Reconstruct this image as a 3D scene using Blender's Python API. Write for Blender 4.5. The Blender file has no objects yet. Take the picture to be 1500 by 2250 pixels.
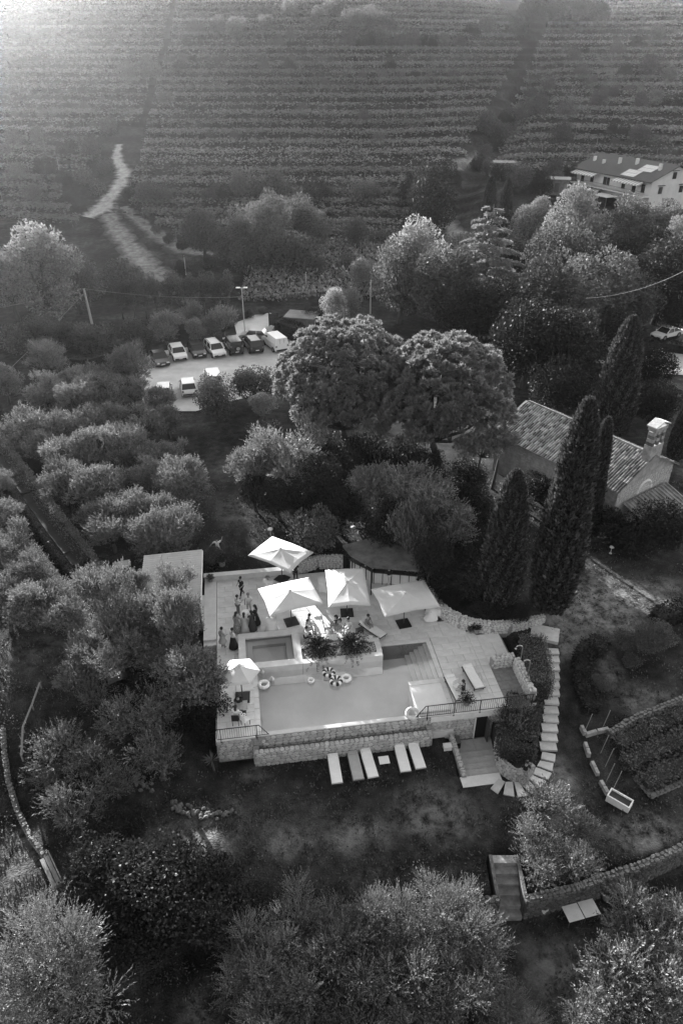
import bpy, bmesh, math, random
import numpy as np
from mathutils import Vector, Matrix
R = math.radians
random.seed(7)
rng = np.random.default_rng(7)
sc = bpy.context.scene
COL = sc.collection

# ---------------------------------------------------------------- camera
FPX, PITCH, CAMH = 1585.0, R(32.3), 34.0
cd = bpy.data.cameras.new('camera'); cam = bpy.data.objects.new('camera', cd); COL.objects.link(cam)
cd.sensor_fit = 'VERTICAL'; cd.sensor_height = 24.0; cd.lens = 24.0 * FPX / 2250.0
cd.clip_start = 0.5; cd.clip_end = 4000
cam.location = (0, 0, CAMH); cam.rotation_euler = (R(90) - PITCH, 0, 0)
sc.camera = cam
# ---------------------------------------------------------------- sky, sun, exposure
SUN_EL, SUN_AZ = R(11.6), R(-30)          # azimuth from +Y towards +X
w = bpy.data.worlds.new('World'); sc.world = w; w.use_nodes = True
nt = w.node_tree; nt.nodes.clear()
sky = nt.nodes.new('ShaderNodeTexSky'); sky.sky_type = 'NISHITA'; sky.sun_disc = False
sky.sun_elevation = SUN_EL; sky.sun_rotation = -SUN_AZ; sky.air_density = 1.0; sky.dust_density = 3.0
bw = nt.nodes.new('ShaderNodeRGBToBW'); bg = nt.nodes.new('ShaderNodeBackground'); bg.inputs[1].default_value = 0.105
wo = nt.nodes.new('ShaderNodeOutputWorld')
nt.links.new(sky.outputs[0], bw.inputs[0]); nt.links.new(bw.outputs[0], bg.inputs[0]); nt.links.new(bg.outputs[0], wo.inputs[0])
sd = bpy.data.lights.new('sun', 'SUN'); sd.energy = 5.0; sd.angle = R(0.6); sd.color = (1, 1, 1)
sun = bpy.data.objects.new('sun', sd); COL.objects.link(sun); sun.location = (-60, 100, 80)
SUNV = Vector((math.sin(SUN_AZ) * math.cos(SUN_EL), math.cos(SUN_AZ) * math.cos(SUN_EL), math.sin(SUN_EL)))
sun.rotation_euler = (-SUNV).to_track_quat('-Z', 'Y').to_euler()
sc.view_settings.view_transform = 'Standard'; sc.view_settings.look = 'None'
sc.view_settings.exposure = 2.5; sc.view_settings.gamma = 1.0; sc.view_settings.use_curve_mapping = False
sc.render.engine = 'CYCLES'
cy = sc.cycles
cy.use_denoising = True
try: cy.denoiser = 'OPENIMAGEDENOISE'
except Exception: pass
cy.max_bounces = 6; cy.diffuse_bounces = 3; cy.glossy_bounces = 2; cy.transmission_bounces = 4; cy.volume_bounces = 0; cy.transparent_max_bounces = 8
cy.caustics_reflective = False; cy.caustics_refractive = False
cy.use_adaptive_sampling = True; cy.adaptive_threshold = 0.008

# ---------------------------------------------------------------- pixel <-> place (a pixel of the photo's 1500 x 2250 frame)
cP, sP = math.cos(PITCH), math.sin(PITCH)
def ray(px, py):
    x, y = px - 750.0, 1125.0 - py
    return (x, FPX * cP + y * sP, y * cP - FPX * sP)
def P(px, py, z=0.0):
    d = ray(px, py); t = (z - CAMH) / d[2]
    return Vector((d[0] * t, d[1] * t, z))
def depth(p): return p[1] * cP - (p[2] - CAMH) * sP
def pixof(p):
    zz = p[2] - CAMH; dep = depth(p)
    return 750 + FPX * p[0] / dep, 1125 - FPX * (p[1] * sP + zz * cP) / dep
YAW = R(8.3); cY, sY = math.cos(YAW), math.sin(YAW)
ORG = P(574, 1614)
def W(u, v, z=0.0): return Vector((ORG.x + u * cY - v * sY, ORG.y + u * sY + v * cY, z))   # pool frame -> world
def UV(x, y):
    dx, dy = x - ORG.x, y - ORG.y
    return dx * cY + dy * sY, -dx * sY + dy * cY
def sstep(a, b, x):
    t = np.clip((x - a) / (b - a), 0, 1); return t * t * (3 - 2 * t)

# ---------------------------------------------------------------- the shape of the land
PROF_S = [-200, 60, 105, 130, 160, 200, 250, 300, 330, 350, 520, 700, 1500]
PROF_Z = [0.4, 0.4, 0.5, 1.5, 5, 14, 29, 46, 54, 56.5, 57, 57, 57]
def gully(y): return 30 + 0.38 * (y - 185)          # x of the gully at distance y
def sval(x, y):
    g = gully(y)
    xr = np.minimum(np.maximum(x, 0), np.minimum(g, 58))
    s = y - 0.0072 * xr ** 2 + 4.0 * np.sin(x * .032 + .9 + y * .004) + 1.6 * np.sin(x * .085 + y * .03)
    s = s + 0.20 * np.maximum(x - g, 0) - 0.0010 * np.minimum(x + 20, 0) ** 2 * 0.3
    s = s + 1.5 * np.sin(s * .11) + .9 * np.sin(s * .29 + 1)
    return s
_fx = np.linspace(-200, 1500, 3400)
_fz = np.interp(_fx, PROF_S, PROF_Z)
_k = np.hanning(41); _k /= _k.sum()
_fz = np.convolve(np.pad(_fz, 20, mode='edge'), _k, mode='valid')
TER = 5.9
LOW_PX = [(1620, 1800), (1500, 1852), (1400, 1897), (1330, 1918), (1275, 1940), (1150, 1968), (1040, 1972), (900, 1980), (750, 1990), (560, 2005), (380, 2030)]
LOWW = sorted([(P(a, b, -1.9).x, P(a, b, -1.9).y) for a, b in LOW_PX])
STX0, STX1 = P(1105, 1975, -1.9).x - .15, P(1150, 1975, -1.9).x + .05
SHADE_DITCH = [(P(a, b, .1).x, P(a, b, .1).y) for a, b in ((-60, 950), (0, 1035), (60, 1118), (115, 1198), (180, 1280))]
CWU = [12.0, 12.75, 13.37, 15.1, 17.6, 20.5, 24]
CWV = [13.2, 10.43, 8.3, 6.84, 6.47, 7.01, 8.5]
def ground(x, y):
    x = np.asarray(x, float); y = np.asarray(y, float)
    s = sval(x, y)
    k = s / TER; f = k - np.floor(k); st = (np.floor(k) + 0.22 * f + 0.78 * sstep(0.74, 0.98, f)) * TER
    amt = sstep(128, 165, s) * sstep(4.5, 11, np.abs(x - np.interp(y, [130, 150, 165, 180, 195, 210, 240], [-36, -48, -55, -56, -56, -58, -70])) + 30 * sstep(212, 225, y))
    z = np.interp(s * (1 - amt) + st * amt, _fx, _fz)
    # rise of land added out of view at the left to shade the terrace
    z = z + 14 * (1 - sstep(-168, -136, x)) * sstep(280, 335, y) * (1 - sstep(420, 520, y))
    # the gully
    z = z - 2.2 * np.exp(-((x - gully(y)) / 5.0) ** 2) * sstep(135, 165, y) * (1 - sstep(250, 290, y))
    u = (x - ORG.x) * cY + (y - ORG.y) * sY; v = -(x - ORG.x) * sY + (y - ORG.y) * cY
    # slope from the garden down to the lawn below the pool
    lo = -1.9 + 1.9 * sstep(-3.5, 7.5, v)
    wd = sstep(-4.0, -2.6, u) * (1 - sstep(16.6, 17.8, u))
    lawn = lo * (1 - wd) - 1.9 * wd
    up = wd * sstep(15.3, 15.75, v) + (1 - wd) * sstep(11.5, 19, v)
    z = lawn * (1 - up) + z * up
    # raised bed behind the curved wall
    cw = np.interp(u, CWU, CWV)
    m = sstep(0.1, 0.45, v - cw) * sstep(12.2, 12.6, u) * (1 - sstep(19.8, 23.5, u)) * (1 - sstep(26, 34, v))
    z = z * (1 - m) + 0.85 * m
    # lower terrace
    wy = np.interp(x, [p[0] for p in LOWW], [p[1] for p in LOWW])
    wid = 0.3 + 4.0 * (1 - sstep(-13, -6, x))
    z = z - 1.6 * (1 - sstep(-wid, 0.0, y - wy - 0.1))
    # under the terrace, and the sunk steps to the cellar door
    z = np.where((u > -2.4) & (u < 16.7) & (v > 0.25) & (v < 15.2) & (v < cw + 0.1), -3.0, z)
    z = np.where((u > 11.65) & (u < 14.6) & (v > -3.35) & (v <= 0.3), -2.9, z)
    z = np.where((x > STX0 - .1) & (x < STX1 + .1) & (y - wy > -.4) & (y - wy < 2.1), -3.7, z)
    # ditch sunk beside the long hedge so that the strip lies dark
    for (xa, ya), (xb, yb) in zip(SHADE_DITCH, SHADE_DITCH[1:]):
        L2 = (xb - xa) ** 2 + (yb - ya) ** 2; tt = np.clip(((x - xa) * (xb - xa) + (y - ya) * (yb - ya)) / L2, 0, 1)
        dd = np.hypot(x - xa - tt * (xb - xa), y - ya - tt * (yb - ya)); z = np.where(dd < 1.1, np.minimum(z, -1.3 + (z + 1.3) * sstep(.5, 1.05, dd)), z)
    # gentle unevenness
    z = z + 0.06 * np.sin(x * 0.9 + 1.3 * np.sin(y * 0.4)) * np.sin(y * 0.8 + 0.7) * (v < -4)
    return z
def gz(x, y): return float(ground(x, y))
def at(px, py, h=0.0):
    """the place on the land whose point at height h shows at this pixel"""
    d = np.array(ray(px, py))
    d = d / np.linalg.norm(d)
    ts = np.concatenate([np.linspace(8, 60, 260), np.linspace(60, 700, 1600)])
    X, Y, Z = d[0] * ts, d[1] * ts, CAMH + d[2] * ts
    below = Z < ground(X, Y) + h
    i = int(np.argmax(below)) if below.any() else len(ts) - 1
    a, b = (ts[i - 1], ts[i]) if i > 0 else (ts[0], ts[0])
    for _ in range(14):
        m = (a + b) / 2
        if CAMH + d[2] * m < gz(d[0] * m, d[1] * m) + h: b = m
        else: a = m
    t = (a + b) / 2
    return Vector((d[0] * t, d[1] * t, gz(d[0] * t, d[1] * t)))

# ---------------------------------------------------------------- materials (the photograph is black and white: neutral tones)
MATS = {}
def mat(name, c, rough=0.8, scale=4.0, amt=0.25, bump=0.0, metal=0.0, detail=5, bscale=None, spec=0.3, coord='Object', c2=None, stretch=None, obj_var=0.0):
    if name in MATS: return MATS[name]
    m = bpy.data.materials.new(name); m.use_nodes = True; MATS[name] = m
    t = m.node_tree; b = t.nodes['Principled BSDF']
    b.inputs['Roughness'].default_value = rough; b.inputs['Metallic'].default_value = metal
    b.inputs['Specular IOR Level'].default_value = spec
    tc = t.nodes.new('ShaderNodeTexCoord')
    src = tc.outputs[coord]
    if coord == 'World':
        pass
    if stretch:
        mp = t.nodes.new('ShaderNodeMapping'); mp.inputs['Scale'].default_value = stretch; t.links.new(src, mp.inputs[0]); src = mp.outputs[0]
    n = t.nodes.new('ShaderNodeTexNoise'); n.inputs['Scale'].default_value = scale; n.inputs['Detail'].default_value = detail
    n.inputs['Roughness'].default_value = 0.65; t.links.new(src, n.inputs['Vector'])
    r = t.nodes.new('ShaderNodeMapRange'); t.links.new(n.outputs[0], r.inputs[0])
    r.inputs[1].default_value = 0.3; r.inputs[2].default_value = 0.7
    lo, hi = (c * (1 - amt), c * (1 + amt)) if c2 is None else (c, c2)
    r.inputs[3].default_value = lo; r.inputs[4].default_value = hi
    out = r.outputs[0]
    if obj_var:
        oi = t.nodes.new('ShaderNodeObjectInfo'); r2 = t.nodes.new('ShaderNodeMapRange'); t.links.new(oi.outputs['Random'], r2.inputs[0])
        r2.inputs[3].default_value = 1 - obj_var; r2.inputs[4].default_value = 1 + obj_var
        mu = t.nodes.new('ShaderNodeMath'); mu.operation = 'MULTIPLY'; t.links.new(out, mu.inputs[0]); t.links.new(r2.outputs[0], mu.inputs[1]); out = mu.outputs[0]
    t.links.new(out, b.inputs['Base Color'])
    if bump:
        n2 = t.nodes.new('ShaderNodeTexNoise'); n2.inputs['Scale'].default_value = bscale or scale * 4; n2.inputs['Detail'].default_value = 4
        t.links.new(src, n2.inputs['Vector'])
        bp = t.nodes.new('ShaderNodeBump'); bp.inputs['Strength'].default_value = bump; bp.inputs['Distance'].default_value = 0.05
        t.links.new(n2.outputs[0], bp.inputs['Height']); t.links.new(bp.outputs[0], b.inputs['Normal'])
    return m
def leafmat(name, c, trans=0.35, var=0.18):
    if name in MATS: return MATS[name]
    m = bpy.data.materials.new(name); m.use_nodes = True; MATS[name] = m
    t = m.node_tree; t.nodes.clear()
    at_ = t.nodes.new('ShaderNodeAttribute'); at_.attribute_name = 'tone'
    oi = t.nodes.new('ShaderNodeObjectInfo')
    r2 = t.nodes.new('ShaderNodeMapRange'); t.links.new(oi.outputs['Random'], r2.inputs[0]); r2.inputs[3].default_value = c * (1 - var); r2.inputs[4].default_value = c * (1 + var)
    mu = t.nodes.new('ShaderNodeMath'); mu.operation = 'MULTIPLY'; t.links.new(at_.outputs['Fac'], mu.inputs[0]); t.links.new(r2.outputs[0], mu.inputs[1])
    d = t.nodes.new('ShaderNodeBsdfDiffuse'); tr = t.nodes.new('ShaderNodeBsdfTranslucent'); gl = t.nodes.new('ShaderNodeBsdfGlossy'); gl.inputs['Roughness'].default_value = 0.45
    mx = t.nodes.new('ShaderNodeMixShader'); mx.inputs[0].default_value = trans
    m2 = t.nodes.new('ShaderNodeMixShader'); m2.inputs[0].default_value = 0.025
    for k in (d, tr): t.links.new(mu.outputs[0], k.inputs[0])
    gl.inputs[0].default_value = (0.5, 0.5, 0.5, 1)
    t.links.new(d.outputs[0], mx.inputs[1]); t.links.new(tr.outputs[0], mx.inputs[2])
    t.links.new(mx.outputs[0], m2.inputs[1]); t.links.new(gl.outputs[0], m2.inputs[2])
    o = t.nodes.new('ShaderNodeOutputMaterial'); t.links.new(m2.outputs[0], o.inputs[0])
    return m

# ---------------------------------------------------------------- object helpers
def tag(o, label=None, cat=None, group=None, kind=None):
    if label: o['label'] = label
    if cat: o['category'] = cat
    if group: o['group'] = group
    if kind: o['kind'] = kind
    return o
def thing(name, label, cat, loc=(0, 0, 0), rz=0.0, group=None, scale=1.0):
    o = bpy.data.objects.new(name, None); COL.objects.link(o); o.empty_display_size = 0.2
    o.location = loc; o.rotation_euler = (0, 0, rz); o.scale = (scale,) * 3 if not hasattr(scale, '__len__') else scale
    return tag(o, label, cat, group)
def link(name, me, parent=None, loc=None, rz=None):
    o = bpy.data.objects.new(name, me); COL.objects.link(o)
    if parent is not None: o.parent = parent
    if loc is not None: o.location = loc
    if rz is not None: o.rotation_euler = (0, 0, rz)
    return o
class MB:
    def __init__(s): s.v = []; s.f = []
    def add(s, vs, fs):
        n = len(s.v); s.v += [tuple(p) for p in vs]; s.f += [tuple(i + n for i in f) for f in fs]; return s
    def box(s, c, d, rz=0.0, taper=1.0, rx=0.0):
        x, y, z = d[0] / 2, d[1] / 2, d[2] / 2; vs = []
        M = Matrix.Rotation(rz, 3, 'Z') @ Matrix.Rotation(rx, 3, 'X')
        for k, (sx, sy, sz) in enumerate([(-1, -1, -1), (1, -1, -1), (1, 1, -1), (-1, 1, -1), (-1, -1, 1), (1, -1, 1), (1, 1, 1), (-1, 1, 1)]):
            q = taper if sz > 0 else 1.0
            p = M @ Vector((sx * x * q, sy * y * q, sz * z)); vs.append((p.x + c[0], p.y + c[1], p.z + c[2]))
        return s.add(vs, [(3, 2, 1, 0), (4, 5, 6, 7), (0, 1, 5, 4), (1, 2, 6, 5), (2, 3, 7, 6), (3, 0, 4, 7)])
    def bar(s, a, b, wd, ht=None):
        """square bar from a to b"""
        a, b = Vector(a), Vector(b); d = (b - a).normalized(); up = Vector((0, 0, 1)) if abs(d.z) < .95 else Vector((0, 1, 0))
        sx = d.cross(up).normalized() * wd / 2; sz = sx.cross(d).normalized() * (ht or wd) / 2
        vs = [a - sx - sz, a + sx - sz, a + sx + sz, a - sx + sz, b - sx - sz, b + sx - sz, b + sx + sz, b - sx + sz]
        return s.add(vs, [(0, 1, 2, 3), (7, 6, 5, 4), (4, 5, 1, 0), (5, 6, 2, 1), (6, 7, 3, 2), (7, 4, 0, 3)])
    def tube(s, pts, rad, n=8, cap=True):
        pts = [Vector(p) for p in pts]; m = len(pts)
        rad = [rad] * m if not hasattr(rad, '__len__') else rad
        vs = []; fs = []
        for i, p in enumerate(pts):
            d = (pts[min(i + 1, m - 1)] - pts[max(i - 1, 0)]).normalized()
            up = Vector((0, 0, 1)) if abs(d.z) < .9 else Vector((1, 0, 0))
            a = d.cross(up).normalized(); b = a.cross(d).normalized()
            for k in range(n):
                t = 2 * math.pi * k / n; vs.append(p + (a * math.cos(t) + b * math.sin(t)) * rad[i])
        for i in range(m - 1):
            for k in range(n):
                k2 = (k + 1) % n; fs.append((i * n + k, i * n + k2, (i + 1) * n + k2, (i + 1) * n + k))
        if cap: fs.append(tuple(range(n - 1, -1, -1))); fs.append(tuple((m - 1) * n + k for k in range(n)))
        return s.add(vs, fs)
    def lathe(s, prof, n=16, c=(0, 0, 0), cap=True, wob=0.0):
        vs = []; fs = []; m = len(prof)
        for r, z in prof:
            for k in range(n):
                t = 2 * math.pi * k / n; rr = r * (1 + wob * math.sin(7 * t + 3 * z))
                vs.append((c[0] + rr * math.cos(t), c[1] + rr * math.sin(t), c[2] + z))
        for i in range(m - 1):
            for k in range(n):
                k2 = (k + 1) % n; fs.append((i * n + k, i * n + k2, (i + 1) * n + k2, (i + 1) * n + k))
        if cap: fs.append(tuple(range(n - 1, -1, -1))); fs.append(tuple((m - 1) * n + k for k in range(n)))
        return s.add(vs, fs)
    def prism(s, poly, z0, z1):
        n = len(poly); vs = [(p[0], p[1], z0) for p in poly] + [(p[0], p[1], z1) for p in poly]
        ar = sum(poly[i][0] * poly[(i + 1) % n][1] - poly[(i + 1) % n][0] * poly[i][1] for i in range(n))
        r = list(range(n)) if ar > 0 else list(range(n - 1, -1, -1))
        fs = [tuple(reversed(r)), tuple(i + n for i in r)]
        for i in range(n):
            a, b = r[i], r[(i + 1) % n]; fs.append((a, b, b + n, a + n))
        return s.add(vs, fs)
    def extrude_y(s, prof, y0, y1, inset=None):
        """profile in (x,z) extruded along y"""
        n = len(prof)
        vs = [(x, y0, z) for x, z in prof] + [(x, y1, z) for x, z in prof]
        fs = [tuple(range(n)), tuple(range(2 * n - 1, n - 1, -1))] + [(i, i + n, (i + 1) % n + n, (i + 1) % n) for i in range(n)]
        return s.add(vs, fs)
    def mesh(s, name, m, smooth=False):
        me = bpy.data.meshes.new(name); me.from_pydata(s.v, [], s.f); me.materials.append(m)
        bm = bmesh.new(); bm.from_mesh(me); bmesh.ops.recalc_face_normals(bm, faces=bm.faces); bm.to_mesh(me); bm.free()
        if smooth: me.polygons.foreach_set('use_smooth', [True] * len(me.polygons))
        return me
    def build(s, name, m, parent=None, smooth=False, loc=None, rz=None):
        return link(name, s.mesh(name, m, smooth), parent, loc, rz)
def copy_tree(o, parent=None):
    c = o.copy(); COL.objects.link(c); c.parent = parent
    for ch in list(o.children): copy_tree(ch, c)
    return c
def quadmesh(name, V, tone, m):
    """V: (n,4,3) quads; tone: (n,) the leaf's own shade"""
    n = len(V); me = bpy.data.meshes.new(name)
    me.vertices.add(n * 4); me.vertices.foreach_set('co', V.reshape(-1).astype(np.float32))
    me.loops.add(n * 4); me.loops.foreach_set('vertex_index', np.arange(n * 4, dtype=np.int32))
    me.polygons.add(n); me.polygons.foreach_set('loop_start', np.arange(0, n * 4, 4, dtype=np.int32))
    me.update(calc_edges=True)
    a = me.attributes.new('tone', 'FLOAT', 'POINT'); a.data.foreach_set('value', np.repeat(tone, 4).astype(np.float32))
    me.materials.append(m); return me
def unit(a): return a / np.maximum(np.linalg.norm(a, axis=-1, keepdims=True), 1e-9)
def leaves(base, dirs, length, width, r=None):
    """rhombic leaves: base (n,3), direction (n,3)"""
    r = r or rng
    n = len(base); d = unit(dirs); rnd = unit(r.normal(size=(n, 3))); side = unit(np.cross(d, rnd))
    L = length * r.uniform(.7, 1.25, (n, 1)); Wd = width * r.uniform(.75, 1.25, (n, 1)) / 2
    mid = base + d * L * .5
    return np.stack([base, mid + side * Wd, base + d * L, mid - side * Wd], 1)
ORD = ['first', 'second', 'third', 'fourth', 'fifth', 'sixth', 'seventh', 'eighth', 'ninth', 'tenth', 'eleventh', 'twelfth', 'thirteenth', 'fourteenth', 'fifteenth', 'sixteenth', 'seventeenth', 'eighteenth', 'nineteenth', 'twentieth']
def nth(i):
    if i < 20: return ORD[i]
    k = i + 1; suf = 'th' if 10 <= k % 100 <= 20 else {1: 'st', 2: 'nd', 3: 'rd'}.get(k % 10, 'th')
    return '%d%s' % (k, suf)
# ================================================================ THE LAND
def grade(segs):
    out = []
    for a, b, st in segs: out += list(np.arange(a, b, st))
    return np.array(out + [segs[-1][1]])
gx = grade([(-700, -220, 40), (-220, -60, 4), (-60, -26, 1.2), (-26, 26, 0.4), (26, 60, 1.2), (60, 180, 4), (180, 701, 40)])
gy = grade([(-40, 4, 4), (4, 58, 0.4), (58, 130, 1.3), (130, 345, 0.85), (345, 480, 9), (480, 1501, 60)])
GX, GY = np.meshgrid(gx, gy); GZ = ground(GX, GY)
nx, ny = len(gx), len(gy)
me = bpy.data.meshes.new('ground')
me.vertices.add(nx * ny); me.vertices.foreach_set('co', np.stack([GX, GY, GZ], -1).reshape(-1).astype(np.float32))
ii = np.arange(nx * ny).reshape(ny, nx)
q = np.stack([ii[:-1, :-1], ii[:-1, 1:], ii[1:, 1:], ii[1:, :-1]], -1).reshape(-1, 4)
me.loops.add(len(q) * 4); me.loops.foreach_set('vertex_index', q.reshape(-1).astype(np.int32))
me.polygons.add(len(q)); me.polygons.foreach_set('loop_start', np.arange(0, len(q) * 4, 4, dtype=np.int32))
me.polygons.foreach_set('use_smooth', np.ones(len(q), bool)); me.update(calc_edges=True)
SPOTS = []
for a_, b_, rx_, ry_, st_ in ((1310, 1325, 4.6, 5.0, .9), (1230, 1390, 1.6, 3.0, .8), (1440, 1300, 3.5, 2.5, .6), (960, 1790, 3.2, 2.4, .5), (790, 1830, 2.6, 1.4, .5), (430, 1850, 2.2, 1.8, .6), (640, 1850, 1.8, 1.2, .45), (1420, 1830, 3.0, 1.6, .6), (1230, 2120, 2.0, 1.8, .5), (440, 2210, 1.2, 1.4, .6), (1420, 1540, 2.6, 1.6, .6), (1340, 1480, 1.2, 1.6, .5), (520, 1120, 2.2, 3.0, .45), (1240, 1720, .9, 2.4, .6), (90, 1430, 3, 2.4, .35), (40, 1900, 1.6, 3, .4), (560, 1700, 1.2, .8, .4)):
    p_ = at(a_, b_); SPOTS.append((p_.x, p_.y, rx_, ry_, st_))
def grassmat(name, stops, s1=.16, s2=1.3, s3=14.0, bump=.8, spots=()):
    m = bpy.data.materials.new(name); m.use_nodes = True; t = m.node_tree; b = t.nodes['Principled BSDF']
    b.inputs['Roughness'].default_value = .95; b.inputs['Specular IOR Level'].default_value = .05
    tc = t.nodes.new('ShaderNodeTexCoord'); acc = None
    for sc_, wt, dt in ((s1, .45, 3), (s2, .35, 4), (s3, .3, 5)):
        n = t.nodes.new('ShaderNodeTexNoise'); n.inputs['Scale'].default_value = sc_; n.inputs['Detail'].default_value = dt; n.inputs['Roughness'].default_value = .6
        t.links.new(tc.outputs['Object'], n.inputs['Vector'])
        mu = t.nodes.new('ShaderNodeMath'); mu.operation = 'MULTIPLY'; mu.inputs[1].default_value = wt; t.links.new(n.outputs[0], mu.inputs[0])
        if acc is None: acc = mu
        else:
            ad = t.nodes.new('ShaderNodeMath'); ad.operation = 'ADD'; t.links.new(acc.outputs[0], ad.inputs[0]); t.links.new(mu.outputs[0], ad.inputs[1]); acc = ad
    cr = t.nodes.new('ShaderNodeValToRGB'); t.links.new(acc.outputs[0], cr.inputs[0])
    el = cr.color_ramp.elements
    while len(el) < len(stops): el.new(.5)
    for e, (p, c) in zip(el, stops): e.position = p; e.color = (c, c, c, 1)
    col = cr.outputs[0]
    if spots:      # worn, dry places of the turf
        mx_ = None
        for x_, y_, rx_, ry_, st_ in spots:
            mp = t.nodes.new('ShaderNodeMapping'); mp.inputs['Location'].default_value = (-x_ / rx_, -y_ / ry_, 0); mp.inputs['Scale'].default_value = (1 / rx_, 1 / ry_, 0); t.links.new(tc.outputs['Object'], mp.inputs[0])
            ln_ = t.nodes.new('ShaderNodeVectorMath'); ln_.operation = 'LENGTH'; t.links.new(mp.outputs[0], ln_.inputs[0])
            r_ = t.nodes.new('ShaderNodeMapRange'); r_.interpolation_type = 'SMOOTHSTEP'; t.links.new(ln_.outputs['Value'], r_.inputs[0]); r_.inputs[1].default_value = .2; r_.inputs[2].default_value = 1.25; r_.inputs[3].default_value = st_; r_.inputs[4].default_value = 0
            if mx_ is None: mx_ = r_.outputs[0]
            else:
                q_ = t.nodes.new('ShaderNodeMath'); q_.operation = 'MAXIMUM'; t.links.new(mx_, q_.inputs[0]); t.links.new(r_.outputs[0], q_.inputs[1]); mx_ = q_.outputs[0]
        nn = t.nodes.new('ShaderNodeTexNoise'); nn.inputs['Scale'].default_value = 1.1; nn.inputs['Detail'].default_value = 7; nn.inputs['Roughness'].default_value = .72; t.links.new(tc.outputs['Object'], nn.inputs['Vector'])
        rn = t.nodes.new('ShaderNodeMapRange'); t.links.new(nn.outputs[0], rn.inputs[0]); rn.inputs[1].default_value = .38; rn.inputs[2].default_value = .6
        mu = t.nodes.new('ShaderNodeMath'); mu.operation = 'MULTIPLY'; t.links.new(mx_, mu.inputs[0]); t.links.new(rn.outputs[0], mu.inputs[1])
        mc = t.nodes.new('ShaderNodeMix'); mc.data_type = 'RGBA'; t.links.new(mu.outputs[0], mc.inputs['Factor']); t.links.new(col, mc.inputs['A']); mc.inputs['B'].default_value = (.26, .26, .26, 1); col = mc.outputs['Result']
    t.links.new(col, b.inputs['Base Color'])
    n = t.nodes.new('ShaderNodeTexNoise'); n.inputs['Scale'].default_value = 9; n.inputs['Detail'].default_value = 6; t.links.new(tc.outputs['Object'], n.inputs['Vector'])
    bp = t.nodes.new('ShaderNodeBump'); bp.inputs['Strength'].default_value = bump; bp.inputs['Distance'].default_value = .12
    t.links.new(n.outputs[0], bp.inputs['Height']); t.links.new(bp.outputs[0], b.inputs['Normal'])
    return m
M_GRASS = grassmat('grass_ground', [(.40, .008), (.50, .018), (.60, .042), (.72, .10)], spots=SPOTS)
me.materials.append(M_GRASS)
tag(link('ground', me), 'mottled lawns and grassy terraced slopes', kind='structure')

# far hills closing the view beyond the vineyard hill
# ---- haze: the air between the camera and the hill
def haze():
    mb = MB().box((0, 740, 34), (1440, 1570, 80))
    m = bpy.data.materials.new('haze_air'); m.use_nodes = True; t = m.node_tree; t.nodes.clear()
    v = t.nodes.new('ShaderNodeVolumePrincipled'); v.inputs['Color'].default_value = (.96, .96, .96, 1); v.inputs['Density'].default_value = HAZE_D
    v.inputs['Anisotropy'].default_value = HAZE_G
    o = t.nodes.new('ShaderNodeOutputMaterial'); t.links.new(v.outputs[0], o.inputs['Volume'])
    h = mb.build('haze', m); tag(h, 'pale sunlit haze in the air over the hillside', 'haze', kind='stuff'); h.display_type = 'WIRE'
HAZE_D, HAZE_G = 0.00010, 0.90
haze()

# ---- roads: ribbons laid just over the land
M_DIRT = mat('pale_dirt', .16, .95, .9, .3, .4, bscale=6, c2=.44)
M_DIRT2 = mat('worn_track', .05, .95, .7, .4, .5, bscale=5, c2=.24)
def ribbon(name, pts, widths, m, lift=.06, label=None):
    """pts in the world's x,y ; smooth strip draped on the land"""
    pts = [Vector((p[0], p[1])) for p in pts]; n = len(pts); fine = []; wf = []
    for i in range(n - 1):
        p0, p1, p2, p3 = pts[max(i - 1, 0)], pts[i], pts[i + 1], pts[min(i + 2, n - 1)]
        for k in range(10):
            t = k / 10; fine.append(.5 * ((2 * p1) + (p2 - p0) * t + (2 * p0 - 5 * p1 + 4 * p2 - p3) * t * t + (3 * p1 - p0 - 3 * p2 + p3) * t ** 3)); wf.append(widths[i] * (1 - t) + widths[i + 1] * t)
    fine.append(pts[-1]); wf.append(widths[-1])
    vs = []; fs = []; K = 7
    for i, p in enumerate(fine):
        d = (fine[min(i + 1, len(fine) - 1)] - fine[max(i - 1, 0)]).normalized(); sd_ = Vector((-d.y, d.x))
        wj = wf[i] * (1 + .16 * math.sin(i * 1.7) + .12 * math.sin(i * .61 + 2) + .12 * math.sin(i * 2.9 + 1))
        for k in range(K):
            q_ = p + sd_ * wj * (k / (K - 1) - .5); vs.append((q_.x, q_.y, gz(q_.x, q_.y) + lift))
    for i in range(len(fine) - 1):
        for k in range(K - 1): fs.append((i * K + k, i * K + k + 1, (i + 1) * K + k + 1, (i + 1) * K + k))
    mb = MB(); mb.add(vs, fs); o = mb.build(name, m, smooth=True)
    a_ = o.data.attributes.new('mid', 'FLOAT', 'POINT'); a_.data.foreach_set('value', [1 - abs(k / (K - 1) - .5) * 2 for _ in fine for k in range(K)])
    return tag(o, label, kind='structure')
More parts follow.
